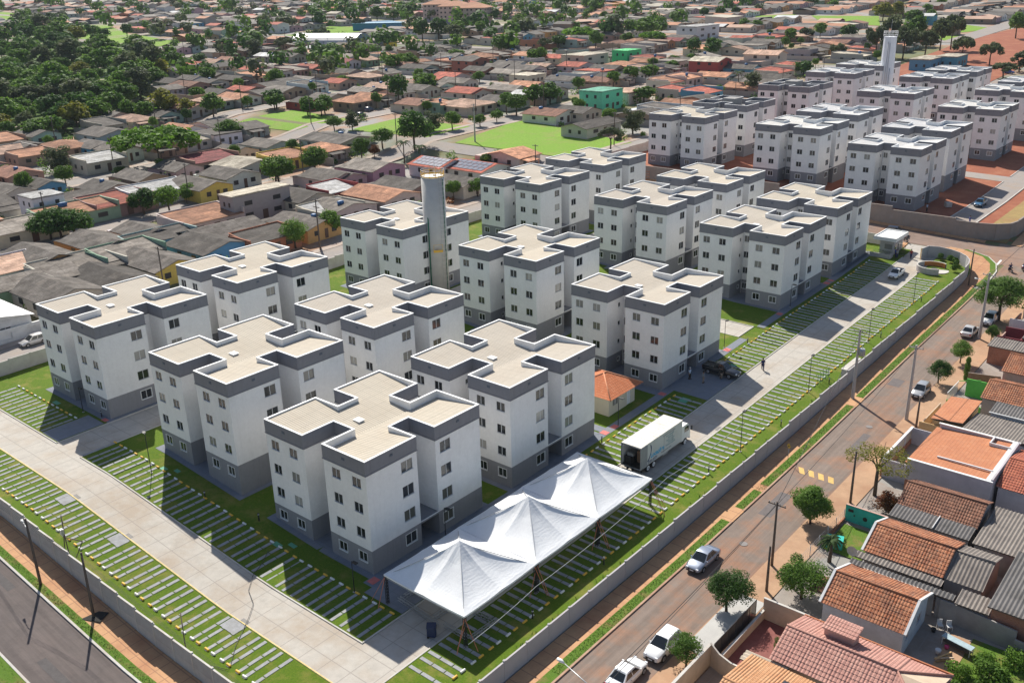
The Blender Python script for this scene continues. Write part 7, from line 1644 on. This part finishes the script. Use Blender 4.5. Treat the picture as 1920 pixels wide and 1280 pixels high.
# far part of the town as one mass
fm = {k: M('far_roof_'+k, RC[k], .9, .3, .15, big=.5, bigscale=.05, bigcol=dirt(RC[k],.6)) for k in ('g','lg','o','o2','r','m','w','cr','mr','b','tq','tq2')}
fwm = {k: M('far_wall_'+k, WC[k], .9, .15, .2) for k in WC}
b = MB()
for (s, t, ty, rf, wl, ks, kt, rot, ex) in farh:
    o = W(s, t); R_ = Matrix.Rotation(YAW + rot, 3, 'Z'); L, Wd = 6*ks, 4.5*kt; hh = 5.4 if ty in ('F2','G2','AR','BX') else 2.7
    P = lambda x, y, z: tuple(o + R_ @ Vector((x, y, z)))
    fl = fm.get(rf, fm['g']); fw_ = fwm[wl]
    c = [(-L,-Wd),(L,-Wd),(L,Wd),(-L,Wd)]
    for i in range(4): b.face([P(*c[i],-1),P(*c[(i+1)%4],-1),P(*c[(i+1)%4],hh),P(*c[i],hh)],fw_)
    e = .4
    if ty in ('G','S','G2','H'):
        b.face([P(-L-e,-Wd-e,hh-.1),P(L+e,-Wd-e,hh-.1),P(L+e,0,hh+1.2),P(-L-e,0,hh+1.2)],fl); b.face([P(L+e,Wd+e,hh-.1),P(-L-e,Wd+e,hh-.1),P(-L-e,0,hh+1.2),P(L+e,0,hh+1.2)],fl)
        b.face([P(L,-Wd,hh),P(L,Wd,hh),P(L,0,hh+1.1)],fw_)
    elif ty == 'T':
        b.face([P(L+e,-Wd-e,hh-.1),P(L+e,Wd+e,hh-.1),P(0,Wd+e,hh+1.2),P(0,-Wd-e,hh+1.2)],fl); b.face([P(-L-e,Wd+e,hh-.1),P(-L-e,-Wd-e,hh-.1),P(0,-Wd-e,hh+1.2),P(0,Wd+e,hh+1.2)],fl)
        b.face([P(-L,-Wd,hh),P(L,-Wd,hh),P(0,-Wd,hh+1.1)],fw_)
    else:
        b.face([P(-L-e,-Wd-e,hh+.9),P(L+e,-Wd-e,hh+.1),P(L+e,Wd+e,hh+.1),P(-L-e,Wd+e,hh+.9)],fl)
        b.face([P(-L,-Wd,hh),P(L,-Wd,hh),P(L,-Wd,hh+.1),P(-L,-Wd,hh+.85)],fw_)
    # lean-to
    if rr.random() < .8:
        f2 = fm[rr.choice(['g','g','lg','o','cr'])]; x0 = -L-3.6; b.face([P(x0,-Wd,2.0),P(-L,-Wd,2.5),P(-L,Wd*.4,2.5),P(x0,Wd*.4,2.0)],f2); b.face([P(x0,-Wd,-1),P(-L,-Wd,-1),P(-L,-Wd,2.4),P(x0,-Wd,2.0)],fw_); b.face([P(x0,Wd*.4,-1),P(x0,-Wd,-1),P(x0,-Wd,2.0),P(x0,Wd*.4,2.0)],fw_)
    for (x, y, dx, dy) in ((L+.03,-1.8,0,.55),(L+.03,1.6,0,.55),(-2,-Wd-.03,.6,0),(2.2,-Wd-.03,.6,0)):
        b.face([P(x-dx,y-dy,1),P(x+dx,y+dy,1),P(x+dx,y+dy,2),P(x-dx,y-dy,2)],town_dark)
tag(b.build('distant_town'), 'mass of small tiled and grey roofed houses filling the far hillside', 'town', kind='stuff')
# ---- white building at the left edge
rt = empty('white_building', W(-88,-9), YAW, 'white building with a big bright roof at the left edge behind the street', 'building')
b = MB(); wall_face(b,(0,0),(16.5,0),-2,3.3,[],r_white); wall_face(b,(16.5,0),(16.5,17),-2,3.3,[(13,1.6,1.6,1.2),(6,1.6,1.6,1.2)],r_white); wall_face(b,(16.5,17),(0,17),-2,3.3,[],r_white); wall_face(b,(0,17),(0,0),-2,3.3,[],r_white); b.build('wall', rt)
b = MB(); rw_ = M('bright_sheet',(.78,.78,.77),.5,.06,1,'Object')
for q in ([(-.5,-.5,3.3),(17,-.5,3.3),(17,8.5,4.9),(-.5,8.5,4.9)],[(17,17.5,3.3),(-.5,17.5,3.3),(-.5,8.5,4.9),(17,8.5,4.9)]): b.face(q, rw_)
b.face([(16.45,0,3.3),(16.45,17,3.3),(16.45,8.5,4.8)], r_white); b.build('roof', rt)
for y in (6,13):
    b = MB(); b.box((16.38,y-.8,1.0),(16.42,y+.8,2.2),town_dark); b.box((16.42,y-.03,1.0),(16.46,y+.03,2.2),alu); b.build('window', rt)
rt = empty('yard_wall', W(-70.9,-12), YAW, 'white wall with two dark framed openings in front of the white building', 'wall')
b = MB(); wall_face(b,(0,0),(0,24),-1.5,2.4,[(15.2,1.4,2.6,1.1),(20.2,1.4,2.6,1.1)],r_white); b.box((-.25,0,-1.5),(-.2,24,2.35),r_white); b.box((-.27,-.05,2.4),(.05,24.05,2.47),whitep); b.build('wall', rt)
# ---- landmarks far away
rp = rend('rosy',(.60,.46,.40))
for (s, t, lb) in ((-422,466,'leftmost of the three rosy four storey blocks with hip roofs far away'),(-398,457,'middle one of the three rosy four storey blocks with hip roofs'),(-373,447,'rightmost of the three rosy four storey blocks with hip roofs')):
    rt = empty('apartment_building', W(s, t), YAW+.35, lb, 'apartment building', 'rosy apartment buildings far away')
    b = MB(); b.box((-10,-8,-2),(10,8,11.2),rp); b.box((-10.03,-8.03,-2),(10.03,8.03,2.6),M('rosy_base',(.36,.33,.38),.9,.05)); b.build('wall', rt)
    b = MB(); A,B_,C_,D_=(-11,-9,11.2),(11,-9,11.2),(11,9,11.2),(-11,9,11.2); P,Q=(-2,0,14.6),(2,0,14.6)
    b.face([A,B_,Q,P],fm['o']); b.face([B_,C_,Q],fm['o']); b.face([C_,D_,P,Q],fm['o']); b.face([D_,A,P],fm['o']); b.face([A,D_,C_,B_],rp); b.build('roof', rt)
    for fl_ in range(4):
        for x in (-8,-5,-1.4,1.4,5,8):
            b = MB(); b.box((x-.6,-8.08,fl_*2.8+1.0),(x+.6,-8.0,fl_*2.8+2.1),town_dark); b.build('window', rt)
        for y in (-5,-1.5,1.5,5):
            b = MB(); b.box((10.0,y-.6,fl_*2.8+1.0),(10.08,y+.6,fl_*2.8+2.1),town_dark); b.build('window', rt)
rt = empty('white_tower', W(-408,472), YAW, 'slim white water tower between the rosy blocks', 'water tower'); b = MB(); b.tube([(0,0,0),(0,0,22)],[1.8,1.6],whitep,12); b.build('tank', rt)
rt = empty('arched_hall', W(-364,316), YAW+.4, 'big hall with a grey barrel vault roof by the distant green field', 'hall')
b = MB(); n = 12; P = [(cos(pi*k/n)*11, sin(pi*k/n)*6.5+.5) for k in range(n+1)]
for (y0,z0),(y1,z1) in zip(P,P[1:]): b.face([(-20,y0,z0),(20,y0,z0),(20,y1,z1),(-20,y1,z1)],M('vault_metal',(.48,.47,.47),.5,.1,.5,'Object',metal=.2),None,True)
b.build('roof', rt); b = MB()
for x in (-19.9,19.9): b.face([(x,y,z) for y,z in P]+[(x,-11,-1),(x,11,-1)],M('hall_end',(.20,.28,.33),.8,.1))
b.build('wall', rt)
rt = empty('school_building', W(-415,400), YAW+.6, 'long blue building behind the distant green fields', 'building'); bl = M('blue_sheet',(.05,.22,.36),.6,.1,1,'Object')
b = MB(); b.box((-16,-6,-1),(16,6,4),bl); b.build('wall', rt); b = MB(); b.box((-16.5,-6.5,4),(16.5,6.5,4.4),bl); b.build('roof', rt)
# ================================================================= trees
def leafmat(name, a, c, d):
    m, nt, b = newmat(name, .7, 0, .25); p = coord(nt,'Object'); oi = nt.nodes.new("ShaderNodeObjectInfo")
    n = noise(nt,p,.9,4); n2 = noise(nt,p,7,2)
    cc = mix(nt,ramp(nt,n,[(.35,(0,0,0)),(.65,(1,1,1))]),a,c); cc = mix(nt,ramp(nt,n2,[(.5,(0,0,0)),(.75,(.6,.6,.6))]),cc,d)
    cc = mix(nt,1.0,cc,ramp(nt,oi.outputs['Random'],[(0,(.75,.78,.75)),(1,(1.25,1.2,1.1))]),'MULTIPLY'); nt.links.new(cc,b.inputs['Base Color'])
    tr = nt.nodes.new("ShaderNodeBsdfTranslucent"); nt.links.new(cc,tr.inputs[0]); ms = nt.nodes.new("ShaderNodeMixShader"); ms.inputs[0].default_value=.38
    out = nt.nodes['Material Output']; nt.links.new(b.outputs[0],ms.inputs[1]); nt.links.new(tr.outputs[0],ms.inputs[2]); nt.links.new(ms.outputs[0],out.inputs[0]); return m
LM = [leafmat('foliage_mid',(.08,.17,.022),(.13,.235,.04),(.20,.30,.06)), leafmat('foliage_dark',(.045,.115,.018),(.075,.16,.03),(.12,.22,.05)), leafmat('foliage_bright',(.08,.17,.02),(.13,.24,.03),(.19,.29,.05)),
      leafmat('foliage_grey',(.085,.115,.05),(.12,.15,.07),(.17,.19,.10)), leafmat('foliage_palm',(.05,.10,.03),(.08,.14,.04),(.14,.18,.07)), leafmat('foliage_red',(.14,.04,.02),(.20,.07,.02),(.08,.10,.02)),
      leafmat('foliage_umbrella',(.09,.20,.015),(.15,.29,.028),(.22,.36,.05)), leafmat('foliage_ochre',(.17,.18,.02),(.24,.23,.035),(.13,.18,.03))]
bark = M('bark', (.10,.075,.055), .95, .25, 4, 'Object')
def crown_mesh(nm, kind, n, mat, leaf, seed, hl=.5):
    """leaf-clump crown of unit radius 1, centred at z=0"""
    r = random.Random(seed); b = MB(); L = []
    if kind == 'round': L = [(Vector((0,0,0)),.62)] + [(Vector((cos(a)*cos(e)*q,sin(a)*cos(e)*q,sin(e)*q*.9)),r.uniform(.2,.42)) for a,e,q in [(r.uniform(0,6.3),r.uniform(-.7,1.4),r.uniform(.45,.72)) for _ in range(22)]]
    elif kind == 'umbrella': L = [(Vector((cos(a)*q,sin(a)*q,.5*(1-q*q)+r.uniform(-.16,.06))),r.uniform(.15,.28)) for a,q in [(r.uniform(0,6.3),sqrt(r.uniform(0,1))*.86) for _ in range(34)]]
    elif kind == 'tall': L = [(Vector((r.gauss(0,.26),r.gauss(0,.26),z)),r.uniform(.26,.42)) for z in [r.uniform(-.75,.95) for _ in range(17)]]
    elif kind == 'cone': L = [(Vector((0,0,z)),.42*(1-.35*abs(z))) for z in (-.9,-.5,-.1,.3,.7)]
    elif kind == 'sparse': L = [(Vector((cos(a)*cos(e)*.75,sin(a)*cos(e)*.75,sin(e)*.5)),r.uniform(.16,.28)) for a,e in [(r.uniform(0,6.3),r.uniform(-.4,1.4)) for _ in range(22)]]
    flat = .6 if kind == 'umbrella' else .85
    for k in range(n):
        c, R_ = r.choice(L) if kind != 'round' else (L[0] if r.random() < .2 else r.choice(L[1:]))
        d = Vector((r.gauss(0,1),r.gauss(0,1),r.gauss(0,1))).normalized(); q = R_*(r.uniform(.5,1)**.4)*(1+.1*r.gauss(0,1))
        p = c + Vector((d.x,d.y,d.z*flat))*q
        nrm = (d + Vector((r.gauss(0,.5),r.gauss(0,.5),r.gauss(0,.5)+.25))).normalized(); a = nrm.orthogonal().normalized(); a = Matrix.Rotation(r.uniform(0,6.3),3,nrm) @ a; c2 = nrm.cross(a)
        s_ = leaf*r.uniform(.6,1.35)
        b.face([p-a*s_, p-c2*s_*.55+nrm*s_*.1, p+a*s_, p+c2*s_*.55+nrm*s_*.12], mat)
    return b.mesh(nm)
def trunk_mesh(seed, spread, n=6, th=.05, top=.1):
    r = random.Random(seed); b = MB()
    b.tube([(0,0,-1.4),(r.uniform(-.04,.04),r.uniform(-.04,.04),-.6),(0,0,-.25)],[th*1.25,th,th*.85],bark,7)
    for k in range(n):
        a = 6.28*k/n + r.uniform(-.4,.4); e = r.uniform(.35,.95)*spread
        b.tube([(0,0,-.3+r.uniform(-.1,.05)),(cos(a)*e*.45,sin(a)*e*.45,-.02),(cos(a)*e,sin(a)*e,top+r.uniform(.0,.35))],[th*.6,th*.4,th*.12],bark,5)
    return b.mesh('trunk')
CR = {}
def crown(k, lod, v):
    key = (k, lod, v)
    if key not in CR:
        kd = {0:'round',1:'round',2:'round',3:'sparse' if v else 'tall',4:'round',5:'round',6:'umbrella',7:'round'}[k]
        n, lf = ((5200,.047),(3000,.074),(950,.13))[lod]
        CR[key] = crown_mesh('crown', kd, n, LM[k], lf, 100+k*10+v+lod)
    return CR[key]
TRK = [trunk_mesh(i, .7) for i in range(3)]; TRKU = trunk_mesh(9, .8, 8, .035, .0)
NAMES = ['mid green bushy','dark dense','bright green clipped','grey green loose','palm like','reddish','wide flat crowned bright green','ochre green']
def tree(s, t, h, r_, k, label, group, lod=None, v=None, name='tree', squash=None):
    d = dcam(s, t); lod = lod if lod is not None else (0 if d < 190 else 1 if d < 330 else 2); v = rr.randrange(2) if v is None else v
    rt = empty(name, W(s, t), rr.uniform(0, 6.3), label, 'tree', group)
    ch = squash or min(h*.5, r_*(1.0 if k != 3 else 1.5)); 
    if k == 6: ch = r_*.72
    zc = h - ch*.8
    c = link('crown', crown(k, lod, v), rt, (0,0,zc)); c.scale = (r_, r_, ch)
    tk = link('trunk', TRKU if k == 6 else TRK[rr.randrange(3)], rt, (0,0,zc)); sc = (zc+.1)/1.4; tk.scale = (min(r_,5.5), min(r_,5.5), sc)
    return rt
def palm(s, t, h, label, group, R0=2.6):
    rt = empty('palm_tree', W(s, t), rr.uniform(0,6.3), label, 'palm', group); b = MB(); b.tube([(0,0,-.2),(.1,0,h*.5),(0,0,h)],[.22,.16,.12],bark,7); b.build('trunk', rt)
    b = MB()
    for k in range(18):
        a = k*2.4; e0 = rr.uniform(.1,1.1); pr = None
        for j in range(7):
            u = j/6; p = Vector((cos(a)*u*R0*cos(e0*.6), sin(a)*u*R0*cos(e0*.6), h+R0*(sin(e0)*u-.75*u*u*1.1))); w_ = Vector((-sin(a),cos(a),0))*.32*(1-u*.8)*(.4+u if u < .3 else 1)
            if pr: b.face([pr[0]-pr[1]-Vector((0,0,.12)),pr[0],p,p-w_-Vector((0,0,.12))],LM[4]); b.face([pr[0],pr[0]+pr[1]-Vector((0,0,.12)),p+w_-Vector((0,0,.12)),p],LM[4])
            pr = (p, w_)
    b.build('crown', rt)
# street trees near the camera, right side
G_ = 'trees along the right street'
def ntree(s, t, h, r_, k, lb, seed, sq=None, leaf=.036, n=9000, kd=None):
    rt = empty('tree', W(s, t, .1), 0, lb, 'tree', G_); cm = crown_mesh('crown', kd or 'round', n, LM[k], leaf, seed); h *= .9; ch = (sq or r_*.85)*1.08; zc = h-ch*.9
    c = link('crown', cm, rt, (0,0,zc)); c.scale = (r_, r_, ch); tk = link('trunk', trunk_mesh(seed,.7,7,.045), rt, (0,0,zc)); tk.scale = (r_,r_,(zc+.1)/1.4)
ntree(44.4,34.4,5.0,2.5,0,'round dense clipped tree on the earth pavement near the teal wall',31,n=12000,leaf=.04)
ntree(44.4,16.3,4.9,2.6,1,'leafy tree on the pavement before the beige fence, casting a spotty shadow',32,1.9)
ntree(48.9,22.2,5.2,2.7,0,'bushy tree in the shaded yard beside the wooden pole',33,2.3)
ntree(45.3,7.6,3.6,1.7,0,'young leafy tree half hiding the white parked cars',34,1.5,leaf=.05,n=4500)
ntree(47.6,43.8,7.2,4.0,7,'nearly bare tree with yellowish leaves over the earth pavement',35,2.3,leaf=.03,n=2600,kd='sparse')
ntree(44.0,76.1,3.9,1.9,1,'small round dark tree beside the silver hatchback',36)
ntree(44.3,84.5,3.9,1.8,0,'small round tree up the pavement from the dark one',37)
ntree(46.6,79.3,3.6,1.0,2,'narrow bright green conical shrub by the green yard',38,1.9,kd='cone')
ntree(44.1,104.3,7.8,4.6,0,'large spreading tree over the white suv at the right edge',39,3.0,n=11000)
ntree(47.9,112.0,7.0,3.8,0,'second large tree at the right edge behind the spreading one',40,2.6)
ntree(45.6,94.6,3.0,1.3,2,'small green tree at the foot of the upper concrete pole',41)
ntree(49.6,41.6,2.6,1.7,5,'red leaved shrub in the yard beside the brown tiled house',42,1.3,leaf=.07,n=2200)
ntree(50.6,13.4,2.2,.7,1,'dark clipped column shrub in the pink house yard',43,1.2,kd='cone',n=3000)
for k,(s,t,h,r_) in enumerate(((63.2,20.6,1.5,1.3),(65.4,21.6,2.1,1.9),(66.6,24.6,1.8,1.6),(64.6,23.6,1.3,1.3),(63.4,18.6,1.1,1.0))):
    ntree(s,t,h,r_,2,('bright','leafy','tangled','low','small')[k]+' green bush in the bottom right garden, '+('left','lower','right','upper','nearest')[k]+' one',50+k,leaf=.08,n=1500)
palm(48.6,29.3,2.6,'spiky yucca in the yard beside the grey satellite dish',G_,1.3)
for k,(s,t) in enumerate(((27.8,128),(29.6,127.5),(31.2,125.8),(31.7,123.0),(30.6,127.0))):
    rt = empty('shrub', W(s,t,LW), 0, ('leftmost small','tall thin','mid sized','low right hand','bushy')[k]+' shrub against the curved garden wall', 'shrub', 'shrubs in the gate garden'); c = link('foliage', crown(2 if k%2 else 0, 2, 0), rt, (0,0,.7)); c.scale=(.7,.7,.8)
# trees of the town
cnt = {}
TR = [(s,t,(h*.66 if h > 8.5 else h*.92),(r_*.68 if r_ > 5.6 else r_*.95),k) for s,t,h,r_,k in TR]
TR = [q for q in TR if q[3] < 8.5 or q[4] != 6 or q[0] < -200] + [(-165,87,13,11.5,6)]
TR.sort(key=lambda q: q[1])
for (s, t, h, r_, k) in TR:
    if k == 4 or (k == 5): 
        if k == 4: palm(s, t, h, f"palm with drooping fronds, {ordw(cnt.get('p',0)+1)} from the left among the town palms", 'palms in the town', r_*.6); cnt['p'] = cnt.get('p',0)+1; continue
    rw = min(rowof(s),30); cnt[(rw,k)] = cnt.get((rw,k),0)+1
    tree(s, t, h, r_, k, f"{NAMES[k]} tree, {ordw(cnt[(rw,k)])} from left near the {ordw(rw+1)} house row", 'larger trees of the town')
WD.sort(key=lambda q: q[1]-.3*q[0])
for i, (s, t, h, r_, k) in enumerate(WD): k = rr.choices([0,1,2,3,7],[40,16,18,20,6])[0]; q_ = rr.uniform(.6,1.1); tree(s, t, r_*1.4*q_, r_*.92*q_, k, f"{NAMES[k]} tree, {ordw(i+1)} from left in the upper left wood", 'trees of the wood at upper left')
# small street and yard trees
i = 0; pts = []
for k, s0 in enumerate(ST_S[:12]):
    t = -155
    while t < 420:
        t += rr.uniform(13, 38)*(1 if k < 4 else 1.5); s = s0 + rr.choice([-4.6,4.6,-19,17,-21]) + rr.uniform(-.8,.8)
        if not vis(s,t,20) or blocked(s,t,2) or any(hypot(s-a,t-b_) < r_+3 for a,b_,h,r_,_ in TR) or s > -68: continue
        pts.append((s,t))
pts.sort(key=lambda q: dcam(*q)); pts = pts[:45]; pts.sort(key=lambda q: q[1]); cnt = {}
for (s, t) in pts:
    k = rr.choice([0,0,1,2,2]); h = rr.uniform(3.5,6); rw = rowof(s); cnt[(rw,k)] = cnt.get((rw,k),0)+1
    tree(s, t, h, h*rr.uniform(.36,.5), k, f"small {NAMES[k]} yard tree, {ordw(cnt[(rw,k)])} such from left, {ordw(rw+1)} house row", 'small yard and street trees of the town', lod=1)
# far trees as one mass
b = MB(); r = random.Random(77)
for q in range(820):
    s = r.uniform(-1000,-230); t = r.uniform(-100,760)
    if not vis(s,t,10) or dcam(s,t) < 420: continue
    if any(inpoly(s,t,F_) for F_ in FIELDS) and r.random() < .8: continue
    h = r.uniform(6,13); R_ = h*r.uniform(.35,.6); o = W(s,t,h*.6); m_ = LM[r.choice([0,0,1,1,2,3])]
    lob = [(Vector((r.gauss(0,.35),r.gauss(0,.35),r.gauss(0,.2)))*R_, R_*r.uniform(.4,.7)) for _ in range(6)]
    for z in range(110):
        c, rad = r.choice(lob); d = Vector((r.gauss(0,1),r.gauss(0,1),r.gauss(0,1))).normalized(); p = o+c+d*rad; nn = (d+Vector((0,0,.3))).normalized(); a = nn.orthogonal().normalized()*R_*.2; c2 = nn.cross(a)
        b.face([p-a,p-c2,p+a,p+c2],m_)
tag(b.build('distant_trees'), 'scattered trees among the far roofs', 'trees', kind='stuff')
# low greenery in the yards
b = MB(); r = random.Random(91)
for q in range(900):
    k = r.randrange(9); s = ST_S[k]-5 - r.uniform(0,36); t = r.uniform(-120,330)
    if not vis(s,t,10) or dcam(s,t) > 520 or any(inpoly(s,t,F_) for F_ in FIELDS) or s > -71: continue
    R_ = r.uniform(.8,2.2); o = W(s,t,R_*.6); m_ = LM[r.choice([0,0,2,2,1,5 if r.random()<.1 else 0])]
    for z in range(70):
        d = Vector((r.gauss(0,1),r.gauss(0,1),r.gauss(0,.7))).normalized(); p = o+d*R_*r.uniform(.6,1.1); nn = (d+Vector((0,0,.3))).normalized(); a = nn.orthogonal().normalized()*.24; c2 = nn.cross(a)
        b.face([p-a,p-c2,p+a,p+c2],m_)
tag(b.build('yard_greenery'), 'shrubs and weeds filling the yards between the roofs', 'shrubs', kind='stuff')
# ---- street poles and a few cars in the town
cnt = {}; PL = []
for k, s0 in enumerate(ST_S[:8]):
    t = -140 + 7*k
    while t < 330:
        if vis(s0-4.4,t,5) and not inpoly(s0-4.4,t,WOODP): PL.append((s0-4.4,t,k))
        t += 34
for s, t, k in PL:
    cnt[k] = cnt.get(k,0)+1; utility_pole(s, t, 9.0, f"thin dark street pole, {ordw(cnt[k])} from left on the {ordw(k+1)} town street", xarms=1, group='street poles in the town')
utility_pole(-106,150,10.5,'tall pale concrete pole in the bright green lot', True); utility_pole(-72.5,66,9.5,'wooden pole with crossarm behind the leftmost back row block')
for s, t, c, lb in ((-168,163,P_bk,'black car on the road between the green lots'),(-174,172,P_navy,'dark car parked by the house at the green lots'),(-155,93,P_red,'wine red car by the clipped trees in the second street'),(-64,176,P_wh,'white car beside the trees left of the unfinished blocks'),(-121,240,P_wh,'white van like car far up the second town street')):
    car('hatch', c, W(s,t,.15), FWD_T+.2, lb)
# wheel stops: say which one by counting along each row
rows = {}
for o in list(bpy.data.objects):
    if o.name.split('.')[0] == 'wheel_stop': rows.setdefault(o['group'], []).append(o)
for g_, L in rows.items():
    L.sort(key=lambda o: o.location.y - .6*o.location.x)
    for i, o in enumerate(L):
        where = g_.split('wheel stops ')[1].replace('on the lawn ','').replace('the ','')
        o['label'] = f"{g_.split()[0]} wheel stop, {ordw(i+1)} from lower end, {where}"
# ================================================================= haze
hz = MB(); x0,y0,z0,x1,y1,z1 = -1445,-495,-5.2,1595,2605,57
hz.box((x0,y0,z0),(x1,y1,z1), None) if False else None
hm = bpy.data.materials.new('haze'); hm.use_nodes = True; hn = hm.node_tree; hn.nodes.clear()
pv = hn.nodes.new('ShaderNodeVolumePrincipled'); pv.inputs['Color'].default_value = (.78,.86,.95,1); pv.inputs['Density'].default_value = HAZE_D; pv.inputs['Anisotropy'].default_value = 0
ho = hn.nodes.new('ShaderNodeOutputMaterial'); hn.links.new(pv.outputs[0], ho.inputs['Volume'])
hb_ = MB(); hb_.box((x0,y0,z0),(x1,y1,z1), hm); tag(hb_.build('haze'), 'thin pale haze over the whole town', 'haze', kind='stuff')
